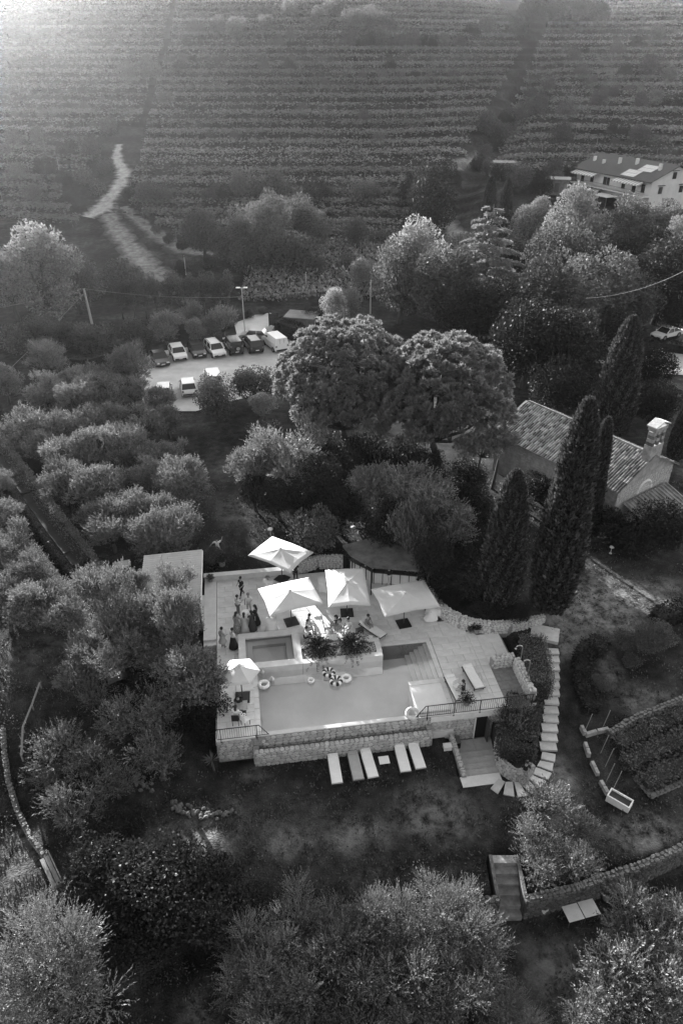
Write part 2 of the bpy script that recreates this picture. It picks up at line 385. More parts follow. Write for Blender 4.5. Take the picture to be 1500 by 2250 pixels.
def trackmat(name, lo, hi):
    m = mat(name, lo, .95, .9, .3, .4, bscale=6, c2=hi); t = m.node_tree; b = t.nodes['Principled BSDF']; src = b.inputs['Base Color'].links[0].from_socket
    at_ = t.nodes.new('ShaderNodeAttribute'); at_.attribute_name = 'mid'; tc = t.nodes.new('ShaderNodeTexCoord'); n = t.nodes.new('ShaderNodeTexNoise'); n.inputs['Scale'].default_value = .8; n.inputs['Detail'].default_value = 6; t.links.new(tc.outputs['Object'], n.inputs['Vector'])
    ad = t.nodes.new('ShaderNodeMath'); ad.operation = 'ADD'; t.links.new(at_.outputs['Fac'], ad.inputs[0]); t.links.new(n.outputs[0], ad.inputs[1])
    r = t.nodes.new('ShaderNodeMapRange'); t.links.new(ad.outputs[0], r.inputs[0]); r.inputs[1].default_value = .62; r.inputs[2].default_value = 1.15
    mc = t.nodes.new('ShaderNodeMix'); mc.data_type = 'RGBA'; t.links.new(r.outputs[0], mc.inputs['Factor']); mc.inputs['A'].default_value = (.035, .035, .035, 1); t.links.new(src, mc.inputs['B']); t.links.new(mc.outputs['Result'], b.inputs['Base Color'])
    return m
M_DIRT = trackmat('dirt_road_soil', .18, .44); M_DIRT2 = trackmat('dirt_track_soil', .06, .24)
def pxs(*pp): return [at(a, b)[:2] for a, b in pp]
ribbon('dirt_road', pxs((262, 318), (258, 350), (272, 378), (262, 408), (240, 436), (228, 456), (190, 478)), [2.2, 3.2, 4.4, 4.2, 5, 7, 4.5], M_DIRT, .12, 'pale dirt road winding up the hillside')
ribbon('dirt_track', pxs((228, 456), (240, 476), (262, 512), (300, 560), (345, 610), (372, 650)), [7, 4.5, 5, 5.5, 6.5, 8], M_DIRT2, .10, 'worn dirt track running down to the trees')
ribbon('grass_track', pxs((270, 455), (300, 480), (350, 520), (400, 550), (470, 560)), [3, 3.5, 4.5, 4.5, 3], M_DIRT2, .10, 'narrow grass track curving below the trees')
ribbon('dirt_lane', pxs((978, 450), (985, 490), (1005, 515), (1040, 522)), [4, 4, 4, 4], M_DIRT2, .10, 'short curving lane beside the cedar')
ribbon('farm_track', pxs((960, 372), (1010, 358), (1060, 345)), [3, 3.5, 4], M_DIRT2, .10, 'farm track ending at a flat roofed shed')
ribbon('hill_track', pxs((1310, 128), (1330, 140), (1345, 155), (1300, 165)), [3, 4, 4, 3], M_DIRT2, .10, 'pale track bend high on the hillside')
# car park
M_LOT = mat('gravel_lot', .46, .95, .35, .22, .3, bscale=9)
lot = [at(a, b) for a, b in ((300, 800), (318, 905), (430, 905), (520, 880), (640, 850), (720, 760), (640, 722), (592, 705), (597, 688), (560, 693), (515, 712), (520, 735), (500, 752), (400, 766), (340, 775))]
def drape_poly(name, poly, m, lift, step=1.2, label=None):
    bm = bmesh.new(); vs = [bm.verts.new((p[0], p[1], 0)) for p in poly]; bm.faces.new(vs); bmesh.ops.triangulate(bm, faces=bm.faces)
    for _ in range(5):
        es = [e for e in bm.edges if e.calc_length() > step * 2]
        if not es: break
        bmesh.ops.subdivide_edges(bm, edges=es, cuts=1); bmesh.ops.triangulate(bm, faces=[f for f in bm.faces if len(f.verts) > 3])
    for v_ in bm.verts: v_.co.z = gz(v_.co.x, v_.co.y) + lift
    bmesh.ops.recalc_face_normals(bm, faces=bm.faces)
    me_ = bpy.data.meshes.new(name); bm.to_mesh(me_); bm.free(); me_.materials.append(m)
    if sum(p.normal.z for p in me_.polygons) < 0: me_.flip_normals()
    return tag(link(name, me_), label, kind='structure')
drape_poly('car_park', lot, M_LOT, .09, label='pale gravel car park with its entrance drive')
M_LINE = mat('lot_line', .55, .9)
drv = [at(a, b) for a, b in ((1400, 800), (1440, 765), (1500, 765), (1560, 790), (1560, 830), (1430, 820))]
drape_poly('driveway', drv, M_LOT, .09, label='pale driveway beside the dark trees')
# ================================================================ PLANTS
L_OLIVE = leafmat('olive_leaf', .165, .22)  # grove leaf, lightened to offset the shade the grove stands in
L_OLIVE2 = leafmat('toned_olive_leaf', .135, .2)  # same olive leaf, kept darker for trees outside the grove's shade
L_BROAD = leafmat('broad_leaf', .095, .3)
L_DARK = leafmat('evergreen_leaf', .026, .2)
L_PINE = leafmat('pine_needle', .18, .35, .05)
L_CYP = leafmat('cypress_scale', .055, .2)
L_VINE = leafmat('vine_leaf', .21, .40)
L_HEDGE = leafmat('hedge_leaf', .10, .3)
L_HEDGE2 = leafmat('clipped_leaf', .075, .3)
L_TRIM = leafmat('trimmed_leaf', .12, .3)
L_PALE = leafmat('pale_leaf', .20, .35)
L_GRASS = leafmat('grass_blade', .085, .4)
M_BARK = mat('bark', .075, .95, 9, .5, .6, stretch=(1, 1, .25))
M_WOOD = mat('weathered_wood', .20, .9, 6, .35, .3, stretch=(1, 6, 1))
M_POST = mat('pale_post', .24, .9, 5, .25)
def sph(n, r=None):
    return unit((r or rng).normal(size=(n, 3)))
def tone(n, a=.6, b=1.4, r=None): return (r or rng).uniform(a, b, n)
def trunk_mesh(name, limbs, m=None):
    mb = MB()
    for pts, rad in limbs: mb.tube(pts, rad, 7)
    return mb.mesh(name, m or M_BARK, True)
def lobed(n_lobes, radii, r, lobe_r=(.3, .5), up=.15, spread=(.45, .78)):
    c = sph(n_lobes, r) * r.uniform(*spread, (n_lobes, 1)); c[:, 2] = c[:, 2] * .9 + up * .3
    return c * np.array(radii), r.uniform(*lobe_r, n_lobes)
def limbs_for(cz, lobes, r, base=.10, lean=.1, split=.45, k=7):
    top = np.array([r.uniform(-lean, lean), r.uniform(-lean, lean), cz * split])
    out = [([(0, 0, -.15), (top[0] * .5 + .03, top[1] * .5, top[2] * .5), tuple(top)], [base * 1.35, base, base * .8])]
    for c in lobes[:k]:
        e = c + np.array([0, 0, cz]); m = (top + e) / 2 + r.normal(size=3) * .06
        out.append(([tuple(top), tuple(m), tuple(e)], [base * .62, base * .36, base * .1]))
    return out
def proto(name, crown, trunk):
    o = bpy.data.objects.new(name, None); o.empty_display_size = .2
    a = bpy.data.objects.new('crown', crown); a.parent = o
    if trunk is not None:
        b = bpy.data.objects.new('trunk', trunk); b.parent = o
    return o
def plant(pr, loc, rz, scale, label, cat='tree', group=None, name=None):
    c = pr.copy(); COL.objects.link(c); c.parent = None
    if name: c.name = name
    c.location = loc; c.rotation_euler = (0, 0, rz); c.scale = scale if hasattr(scale, '__len__') else (scale,) * 3
    for ch in pr.children:
        d = ch.copy(); COL.objects.link(d); d.parent = c
    return tag(c, label, cat, group)
def olive_proto(seed, mat_=None, nl=30, twigs=46, per=9, ll=.085, name='olive_tree', wide=.95, shag=1.0, lobe=(.26, .46), spread=(.45, .78), rnd=.5):
    r = np.random.default_rng(seed); cz = 1.15
    lc, lr = lobed(nl, (1, 1, wide), r, lobe, .15, spread)
    V = []; T = []
    for c, q_ in zip(lc, lr):
        nt_ = int(twigs * (q_ / .36) ** 1.6); d = sph(nt_, r); d[:, 2] = np.abs(d[:, 2]) * 1.0 - .35 * r.random(nt_)
        d = unit(d)
        st = c + d * q_ * r.uniform(.35, .95, (nt_, 1)) * np.array([1, 1, .9]) + np.array([0, 0, cz])
        tw = unit(d + unit(c + np.array([0, 0, .35])) * .5 + np.array([0, 0, .55]) + r.normal(size=(nt_, 3)) * .3) * r.uniform(.14, .30, (nt_, 1)) * shag
        tn = r.uniform(.65, 1.35, nt_)
        for k in range(per):
            f = (k + .5) / per; b = st + tw * f
            V.append(leaves(b, tw / .22 * .8 + r.normal(size=(nt_, 3)) * rnd, ll, ll * .34, r)); T.append(tn * r.uniform(.8, 1.2, nt_))
    V = np.concatenate(V); T = np.concatenate(T)
    return proto(name, quadmesh('crown', V, T, mat_ or L_OLIVE), trunk_mesh('trunk', limbs_for(cz, lc, r, .085, .18, .42, 9))), cz
def broad_proto(seed, mat_, radii=(1, 1, 1.05), cz=1.12, nl=34, n=9000, ll=.075, name='leafy_tree', lobe=(.26, .42), droop=0.0):
    r = np.random.default_rng(seed)
    lc, lr = lobed(nl, radii, r, lobe, .3)
    wts = lr ** 2; wts /= wts.sum(); idx = r.choice(nl, n, p=wts)
    d = sph(n, r); rad = lr[idx][:, None] * np.cbrt(r.uniform(.25, 1.15, (n, 1)))
    # leaves sit in little clumps so that each lobe has light and dark tufts
    cl = sph(400, r); near = np.argmax(d @ cl.T, 1); d = unit(d * .45 + cl[near] * .55)
    b = lc[idx] + d * rad + np.array([0, 0, cz])
    dirs = d * .8 + r.normal(size=(n, 3)) * .7 + np.array([0, 0, .25 - droop])
    tn = r.uniform(.7, 1.3, 400)[near] * r.uniform(.75, 1.25, n)
    return proto(name, quadmesh('crown', leaves(b, dirs, ll, ll * .62, r), tn, mat_), trunk_mesh('trunk', limbs_for(cz, lc, r, .075, .06, .5, 10))), cz
PROTO = {}
for i in range(4): PROTO['olive%d' % i] = olive_proto(100 + i, nl=(24, 28, 22, 30)[i], twigs=60, lobe=(.22, .45), spread=(.4, .9))
for i in range(2): PROTO['olivebig%d' % i] = olive_proto(150 + i, L_OLIVE2 if i else L_OLIVE, nl=34, twigs=105, per=12, ll=.050, shag=1.3, lobe=(.17, .36), spread=(.3, .98), rnd=.42)
for i in range(3): PROTO['broad%d' % i] = broad_proto(200 + i, L_BROAD)
for i in range(2): PROTO['pale%d' % i] = broad_proto(220 + i, L_PALE, (1, 1, 1.25), 1.3, 40, 9500, .07, 'pale_leaved_tree', (.2, .36))
for i in range(2): PROTO['tall%d' % i] = broad_proto(240 + i, L_BROAD, (.95, .95, 1.55), 1.6, 44, 10000, .07, 'tall_leafy_tree', (.22, .38))
for i in range(2): PROTO['dark%d' % i] = broad_proto(260 + i, L_DARK, (1, 1, 1.1), 1.1, 36, 9500, .07, 'dark_evergreen_tree')
for i in range(2): PROTO['bush%d' % i] = broad_proto(280 + i, L_BROAD, (1, 1, .8), .7, 20, 3600, .11, 'round_bush', (.35, .5))
for i in range(2): PROTO['lbush%d' % i] = broad_proto(285 + i, leafmat('scrub_leaf', .11, .4, .3), (1, 1, .85), .75, 20, 3600, .11, 'round_bush', (.35, .5))
for i in range(2): PROTO['dbush%d' % i] = broad_proto(290 + i, L_DARK, (1, 1, .75), .65, 24, 7000, .075, 'dark_shrub', (.3, .45))
PROTO['slim0'] = broad_proto(300, L_BROAD, (.75, .75, 1.9), 2.6, 26, 3200, .13, 'slender_tree', (.25, .42))
PROTO['obush0'] = olive_proto(310, None, 18, 60, 7, .1, 'silvery_shrub', .7)
PROTO['sparse0'] = olive_proto(320, L_OLIVE2, 20, 26, 8, .09, 'sparse_olive_tree', .8, 1.25)
PROTO['sparse1'] = olive_proto(321, L_OLIVE2, 24, 22, 8, .09, 'sparse_olive_tree', .75, 1.3)
PROTO['flower0'] = broad_proto(330, L_HEDGE, (1, 1, .85), .85, 30, 6500, .085, 'flowering_shrub', (.25, .4))
CNT = {}
def grow(kind, cx, cy, rpx, label, cat='tree', group=None, sz=1.0, name=None, sx=1.0):
    """a plant whose crown shows round pixel (cx, cy) with radius rpx"""
    pr, cz = PROTO[kind]
    r_ = 2.0
    for _ in range(5):
        p = at(cx, cy, cz * r_ * sz); d = depth((p.x, p.y, p.z + cz * r_ * sz)); r_ = rpx * d / FPX
    k = CNT[kind] = CNT.get(kind, 0) + 1
    return plant(pr, p, (k * 2.399) % 6.283, (r_ * sx, r_ * sx, r_ * sz), label, cat, group, name)
def olives(rows, group, fmt):
    n = 0
    for cx, cy, r_, *lb in rows:
        grow('olive%d' % (n % 4), cx, cy, r_, lb[0] if lb else fmt % nth(n), 'tree', group); n += 1

# ---- the grove beside the car park (between the hedge and the drive)
G = 'olive trees of the grove'
for i, row in enumerate([
    [(118, 800, 46), (170, 835, 44), (228, 815, 40), (280, 795, 46)],
    [(100, 868, 46), (165, 885, 48), (232, 872, 44), (290, 862, 44), (343, 888, 36)],
    [(66, 935, 46), (124, 945, 50), (185, 940, 48), (250, 925, 46), (318, 935, 44), (362, 925, 32)],
    [(88, 990, 42), (146, 1012, 52), (205, 1000, 50), (268, 992, 46), (325, 990, 46), (385, 985, 34)],
    [(140, 1062, 46), (192, 1078, 50), (258, 1062, 50), (330, 1048, 44), (400, 1068, 56)],
    [(222, 1132, 46), (276, 1120, 54), (345, 1125, 50)],
    [(240, 1170, 52), (318, 1188, 54), (392, 1182, 52)]]):
    where = ['row next to the car park', 'second row from the car park', 'third row from the car park', 'fourth row from the car park', 'fifth row from the car park', 'sixth row from the car park', 'row just behind the corrugated roof'][i]
    for j, (a, b, c) in enumerate(row):
        grow('olive%d' % ((i * 3 + j) % 4), a + ((i * 37 + j * 53) % 23 - 11), b + ((i * 29 + j * 41) % 21 - 10), c * (.86 + .26 * ((i * 7 + j * 11) % 5) / 4), 'silvery olive tree in the %s, %s from the left' % (where, nth(j)), 'tree', G)
G = 'olive trees left of the long hedge'
for j, (a, b, c) in enumerate([(0, 1062, 30), (8, 1135, 40), (30, 1190, 44), (4, 1235, 44), (66, 1262, 46), (24, 1300, 46), (118, 1318, 50), (75, 1335, 56), (10, 1345, 46), (150, 1360, 48)]):
    grow('olive%d' % (j % 4), a, b, c * 1.05, 'olive tree left of the long hedge, %s going down the slope' % nth(j), 'tree', G)
# ---- round the corrugated roof and the left end of the terrace
for k, a, b, c, lb in [
    ('olive1', 300, 1300, 34, 'small olive crown leaning over the corrugated roof at its left edge'),
    ('olive2', 385, 1300, 46, 'olive tree spreading in front of the corrugated roof'),
    ('olive0', 238, 1335, 62, 'tall bright olive tree left of the corrugated roof'),
    ('olive3', 312, 1372, 62, 'dense olive tree below the corrugated roof'),
    ('olive1', 398, 1368, 52, 'olive tree touching the left corner of the terrace'),
    ('olive2', 262, 1432, 66, 'olive tree under the tall bright one, left of the terrace'),
    ('olive0', 345, 1445, 44, 'olive tree between the terrace corner and the hexagonal parasol tree'),
    ('olive3', 422, 1495, 76, 'big bright olive tree beside the hexagonal parasol'),
    ('olive2', 188, 1432, 46, 'olive tree at the upper edge of the open left meadow'),
    ('olive1', 168, 1488, 44, 'small olive tree on the open left meadow'),
    ('sparse0', 215, 1522, 42, 'pale tufted olive tree beside a wooden crate'),
    ('sparse1', 262, 1585, 58, 'thin twiggy olive tree below the pale tufted one'),
    ('sparse0', 335, 1565, 62, 'twiggy olive tree left of the clipped hedge under the parasol'),
    ('sparse1', 345, 1662, 66, 'wide twiggy olive tree above the small rock pile'),
    ('sparse0', 122, 1648, 62, 'twiggy olive tree against the curved low wall'),
    ('sparse1', 195, 1672, 56, 'twiggy olive tree second from the curved low wall'),
    ('sparse0', 165, 1765, 68, 'large twiggy olive tree halfway down the curved low wall'),
    ('sparse1', 255, 1720, 46, 'faint twiggy olive tree left of the rock pile'),
    ('sparse0', 95, 1712, 40, 'low twiggy olive bush rooted behind the curved low wall')]:
    grow(k, a, b, c, lb, sz=1.75 if b in (1300, 1335, 1368) else 1.0)
# ---- front of the picture
for k, a, b, c, lb in [
    ('olive0', 118, 2135, 148, 'big bright olive tree in the lower left corner'),
    ('olive2', 15, 2255, 75, 'olive tree cut off by the lower left corner'),
    ('olive1', 560, 2125, 92, 'olive tree at the left end of the bottom group'),
    ('olive3', 650, 2045, 88, 'olive tree at the top of the bottom group, leftmost'),
    ('olive0', 770, 2065, 96, 'olive tree at the top of the bottom group, second'),
    ('olive2', 890, 2050, 96, 'bright olive tree at the top of the bottom group, third'),
    ('olive1', 995, 2025, 92, 'bright olive tree left of the lower stone steps'),
    ('olive3', 1050, 2105, 84, 'olive tree below the slab at the foot of the steps'),
    ('olive0', 720, 2165, 104, 'olive tree in the middle of the bottom group'),
    ('olive2', 860, 2160, 96, 'olive tree in the bottom group, right of its middle'),
    ('olive1', 970, 2180, 92, 'olive tree in the bottom group, near the open grass'),
    ('olive3', 600, 2235, 100, 'olive tree at the bottom edge, left of centre'),
    ('olive0', 790, 2262, 90, 'olive tree at the bottom edge, in the centre'),
    ('olive2', 930, 2268, 86, 'olive tree at the bottom edge, right of centre'),
    ('olive1', 1120, 2240, 70, 'olive tree at the bottom edge beside the open grass'),
    ('sparse0', 1405, 2035, 88, 'thin olive tree below the lower stone wall'),
    ('sparse1', 1490, 2020, 66, 'thin olive tree at the right edge below the stone wall'),
    ('sparse1', 1355, 2150, 92, 'thin olive tree in the lower right, nearer one'),
    ('sparse0', 1465, 2140, 92, 'thin olive tree in the lower right corner'),
    ('sparse1', 1300, 2245, 70, 'thin olive tree at the bottom edge, far right group'),
    ('sparse0', 1430, 2265, 80, 'thin olive tree cut off by the lower right corner'),
    ('sparse1', 1205, 1765, 62, 'sparse olive tree at the outer bend of the slab steps'),
    ('sparse0', 1185, 1840, 56, 'sparse olive tree on the lawn, second below the slab steps'),
    ('sparse1', 1275, 1818, 42, 'small sparse olive tree nearest the white planter box'),
    ('sparse0', 1180, 1905, 52, 'bright sparse olive tree just above the lower wall'),
    ('sparse1', 1275, 1898, 54, 'pale sparse olive tree at the lip of the lower stone wall'),
    ('sparse0', 1140, 1585, 52, 'bare branched olive tree growing out of the clipped bank')]:
    grow(('olivebig0' if a == 118 else 'olivebig1') if k.startswith('olive') else k, a, b, c, lb)
# ---- dark shrubs
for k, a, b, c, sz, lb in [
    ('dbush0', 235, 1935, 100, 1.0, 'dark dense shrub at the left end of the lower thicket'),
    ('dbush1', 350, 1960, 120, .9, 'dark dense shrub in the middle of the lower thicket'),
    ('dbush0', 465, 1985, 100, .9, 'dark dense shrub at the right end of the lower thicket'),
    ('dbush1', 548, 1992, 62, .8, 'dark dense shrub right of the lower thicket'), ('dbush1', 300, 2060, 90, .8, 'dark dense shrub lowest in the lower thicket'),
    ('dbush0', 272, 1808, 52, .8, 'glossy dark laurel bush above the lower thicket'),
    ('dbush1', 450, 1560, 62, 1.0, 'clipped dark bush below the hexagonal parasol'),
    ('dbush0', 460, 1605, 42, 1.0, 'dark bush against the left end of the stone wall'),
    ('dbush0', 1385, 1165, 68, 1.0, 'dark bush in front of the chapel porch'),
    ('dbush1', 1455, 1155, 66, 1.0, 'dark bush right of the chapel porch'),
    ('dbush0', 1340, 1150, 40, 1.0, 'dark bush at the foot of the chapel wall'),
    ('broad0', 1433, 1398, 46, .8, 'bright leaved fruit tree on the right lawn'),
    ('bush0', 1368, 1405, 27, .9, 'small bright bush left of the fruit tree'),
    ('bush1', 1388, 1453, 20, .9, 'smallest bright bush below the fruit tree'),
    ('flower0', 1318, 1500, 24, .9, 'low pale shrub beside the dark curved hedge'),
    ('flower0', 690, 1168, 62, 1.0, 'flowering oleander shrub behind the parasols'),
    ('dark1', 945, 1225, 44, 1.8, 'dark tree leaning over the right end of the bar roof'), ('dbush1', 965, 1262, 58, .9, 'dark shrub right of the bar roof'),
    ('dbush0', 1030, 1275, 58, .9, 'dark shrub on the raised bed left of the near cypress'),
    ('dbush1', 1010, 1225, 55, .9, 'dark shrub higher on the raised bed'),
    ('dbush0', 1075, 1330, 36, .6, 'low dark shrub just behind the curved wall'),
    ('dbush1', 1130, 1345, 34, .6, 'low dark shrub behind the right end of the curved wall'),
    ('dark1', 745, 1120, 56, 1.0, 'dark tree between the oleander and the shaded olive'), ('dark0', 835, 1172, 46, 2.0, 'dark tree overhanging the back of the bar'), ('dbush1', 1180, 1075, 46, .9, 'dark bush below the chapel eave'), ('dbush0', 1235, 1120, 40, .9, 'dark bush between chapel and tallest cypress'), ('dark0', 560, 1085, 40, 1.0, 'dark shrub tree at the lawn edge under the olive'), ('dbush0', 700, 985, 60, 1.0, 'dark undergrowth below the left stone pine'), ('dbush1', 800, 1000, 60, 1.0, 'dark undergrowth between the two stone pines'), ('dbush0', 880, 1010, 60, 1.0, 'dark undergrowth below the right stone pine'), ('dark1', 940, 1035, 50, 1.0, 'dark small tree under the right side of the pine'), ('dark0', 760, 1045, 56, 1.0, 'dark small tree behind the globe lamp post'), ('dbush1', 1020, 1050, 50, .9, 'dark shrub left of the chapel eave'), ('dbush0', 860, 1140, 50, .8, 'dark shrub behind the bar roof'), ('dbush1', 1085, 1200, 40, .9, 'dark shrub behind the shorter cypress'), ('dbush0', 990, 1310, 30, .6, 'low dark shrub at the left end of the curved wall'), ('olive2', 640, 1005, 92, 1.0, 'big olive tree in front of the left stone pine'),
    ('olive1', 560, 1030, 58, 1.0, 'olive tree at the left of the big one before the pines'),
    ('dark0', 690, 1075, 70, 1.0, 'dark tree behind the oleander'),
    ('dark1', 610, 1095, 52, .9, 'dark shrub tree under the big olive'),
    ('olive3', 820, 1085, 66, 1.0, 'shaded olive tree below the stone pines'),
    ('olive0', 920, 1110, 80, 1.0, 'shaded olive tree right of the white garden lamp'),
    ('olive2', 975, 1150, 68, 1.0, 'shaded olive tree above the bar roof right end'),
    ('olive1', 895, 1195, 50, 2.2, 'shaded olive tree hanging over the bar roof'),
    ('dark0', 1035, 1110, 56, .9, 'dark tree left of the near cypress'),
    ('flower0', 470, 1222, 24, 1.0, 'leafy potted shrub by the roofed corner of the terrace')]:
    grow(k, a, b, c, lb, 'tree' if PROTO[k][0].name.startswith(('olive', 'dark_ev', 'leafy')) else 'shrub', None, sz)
# ---- round the car park
for k, a, b, c, sz, lb in [
    ('broad1', 476, 875, 50, 1.0, 'round leafy tree with bare trunk below the car park'),
    ('flower0', 560, 845, 54, 1.0, 'loose shrub at the near right corner of the car park'),
    ('pale0', 580, 890, 36, .8, 'pale spiky shrub below the car park corner'),
    ('bush0', 300, 735, 36, 1.0, 'rounded bright bush at the left end of the parked cars'),
    ('olive1', 368, 722, 40, 1.0, 'olive tree behind the dark saloon'),
    ('pale1', 430, 728, 26, .9, 'very pale small tree behind the white wagon'),
    ('pale0', 462, 715, 26, 1.0, 'pale small tree right of the palest one'),
    ('olive2', 490, 705, 34, 1.1, 'olive tree left of the car park lamp'),
    ('olive3', 420, 692, 30, 1.0, 'olive tree behind the very pale small tree'),
    ('bush1', 208, 740, 48, 1.0, 'wide bush at the foot of the leaning utility pole'),
    ('bush0', 148, 735, 32, 1.0, 'bush left of the leaning utility pole'),
    ('broad2', 95, 728, 44, .8, 'leafy tree below the big bright tree'),
    ('bush1', 40, 745, 46, 1.0, 'bush under the sagging wire at the left edge'),
    ('bush0', 95, 775, 34, .9, 'bush at the top of the grove, under the stay wire'),
    ('pale0', 8, 840, 42, 1.0, 'pale tree cut off at the left edge of the grove'),
    ('pale1', 95, 612, 92, 1.0, 'big bright tree left of the leaning utility pole'),
    ('pale0', 22, 620, 66, 1.0, 'big bright tree at the left edge'),
    ('broad0', 165, 620, 56, 1.1, 'leafy tree just left of the pole top'),
    ('bush0', 272, 606, 42, .9, 'round dark bush beside the dirt track'),
    ('pale1', 735, 682, 36, 1.1, 'bright feathery bamboo clump right of the gate hedge'),
    ('pale0', 770, 665, 26, 1.1, 'bright feathery bamboo clump touching the pine'),
    ('bush1', 508, 708, 14, 1.0, 'small bush at the left tip of the entrance drive'), ('bush0', 545, 690, 13, 1.0, 'small bush along the far edge of the entrance drive'), ('bush1', 576, 682, 12, 1.0, 'small bush beside the iron gate'),
    ('dark1', 690, 700, 28, .9, 'dark bush between the gate hedge and the bamboo')]:
    grow(k, a, b, c, lb, 'shrub' if k[:4] in ('bush', 'flow') else 'tree', None, sz)
for j in range(10):
    grow('slim0', 262 + j * 26, 640 - 3 * (j % 2) - j * .8, 21, 'slender tree in the screen above the car park, %s from the left' % nth(j), 'tree', 'slender trees above the car park', sz=1.15)
# ---- trees at the foot of the hill
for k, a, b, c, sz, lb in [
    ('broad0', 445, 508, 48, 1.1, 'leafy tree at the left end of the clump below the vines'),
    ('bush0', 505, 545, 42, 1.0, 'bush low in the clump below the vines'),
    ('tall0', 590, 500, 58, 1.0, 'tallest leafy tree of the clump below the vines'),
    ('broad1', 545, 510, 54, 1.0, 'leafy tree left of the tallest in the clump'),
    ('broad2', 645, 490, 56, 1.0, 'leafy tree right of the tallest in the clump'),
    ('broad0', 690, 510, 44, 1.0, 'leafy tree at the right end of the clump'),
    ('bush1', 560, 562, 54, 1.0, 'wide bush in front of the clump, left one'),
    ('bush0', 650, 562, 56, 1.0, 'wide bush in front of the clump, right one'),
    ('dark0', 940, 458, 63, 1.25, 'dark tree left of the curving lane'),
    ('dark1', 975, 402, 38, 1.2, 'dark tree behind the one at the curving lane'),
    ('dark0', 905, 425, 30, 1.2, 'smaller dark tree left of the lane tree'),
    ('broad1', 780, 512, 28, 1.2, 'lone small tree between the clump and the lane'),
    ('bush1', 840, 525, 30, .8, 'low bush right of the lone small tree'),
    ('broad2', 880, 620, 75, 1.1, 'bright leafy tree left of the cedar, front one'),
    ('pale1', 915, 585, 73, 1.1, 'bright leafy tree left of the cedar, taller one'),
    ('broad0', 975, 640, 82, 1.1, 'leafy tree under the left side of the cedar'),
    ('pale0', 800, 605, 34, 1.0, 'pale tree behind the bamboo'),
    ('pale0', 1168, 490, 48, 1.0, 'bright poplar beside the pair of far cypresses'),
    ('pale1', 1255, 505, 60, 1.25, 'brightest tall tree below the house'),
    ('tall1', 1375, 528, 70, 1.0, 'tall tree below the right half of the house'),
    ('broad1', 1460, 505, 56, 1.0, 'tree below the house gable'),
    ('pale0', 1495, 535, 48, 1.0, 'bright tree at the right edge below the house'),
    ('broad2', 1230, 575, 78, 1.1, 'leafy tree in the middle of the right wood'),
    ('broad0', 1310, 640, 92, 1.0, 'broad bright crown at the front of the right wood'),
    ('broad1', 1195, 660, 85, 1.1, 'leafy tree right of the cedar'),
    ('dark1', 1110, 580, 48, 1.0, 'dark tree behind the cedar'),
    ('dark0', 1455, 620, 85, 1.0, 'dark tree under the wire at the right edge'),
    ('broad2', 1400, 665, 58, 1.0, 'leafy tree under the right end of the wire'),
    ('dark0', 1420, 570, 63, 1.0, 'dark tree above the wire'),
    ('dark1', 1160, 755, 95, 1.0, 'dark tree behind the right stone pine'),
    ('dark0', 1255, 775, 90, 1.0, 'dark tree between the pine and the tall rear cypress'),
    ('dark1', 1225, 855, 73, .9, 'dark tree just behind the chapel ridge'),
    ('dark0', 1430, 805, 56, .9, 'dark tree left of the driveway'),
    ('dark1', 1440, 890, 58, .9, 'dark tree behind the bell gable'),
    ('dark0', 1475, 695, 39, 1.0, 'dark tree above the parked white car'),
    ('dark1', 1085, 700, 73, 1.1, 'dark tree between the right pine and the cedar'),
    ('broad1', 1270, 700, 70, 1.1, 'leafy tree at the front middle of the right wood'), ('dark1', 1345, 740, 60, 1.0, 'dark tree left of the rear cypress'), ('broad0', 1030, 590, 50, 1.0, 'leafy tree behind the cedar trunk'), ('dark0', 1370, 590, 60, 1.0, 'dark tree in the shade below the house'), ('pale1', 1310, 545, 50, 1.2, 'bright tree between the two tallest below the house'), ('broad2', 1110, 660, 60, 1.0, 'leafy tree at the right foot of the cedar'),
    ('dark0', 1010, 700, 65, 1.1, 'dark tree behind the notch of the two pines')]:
    grow(k, a, b, c, lb, 'shrub' if k[:4] == 'bush' else 'tree', None, sz)
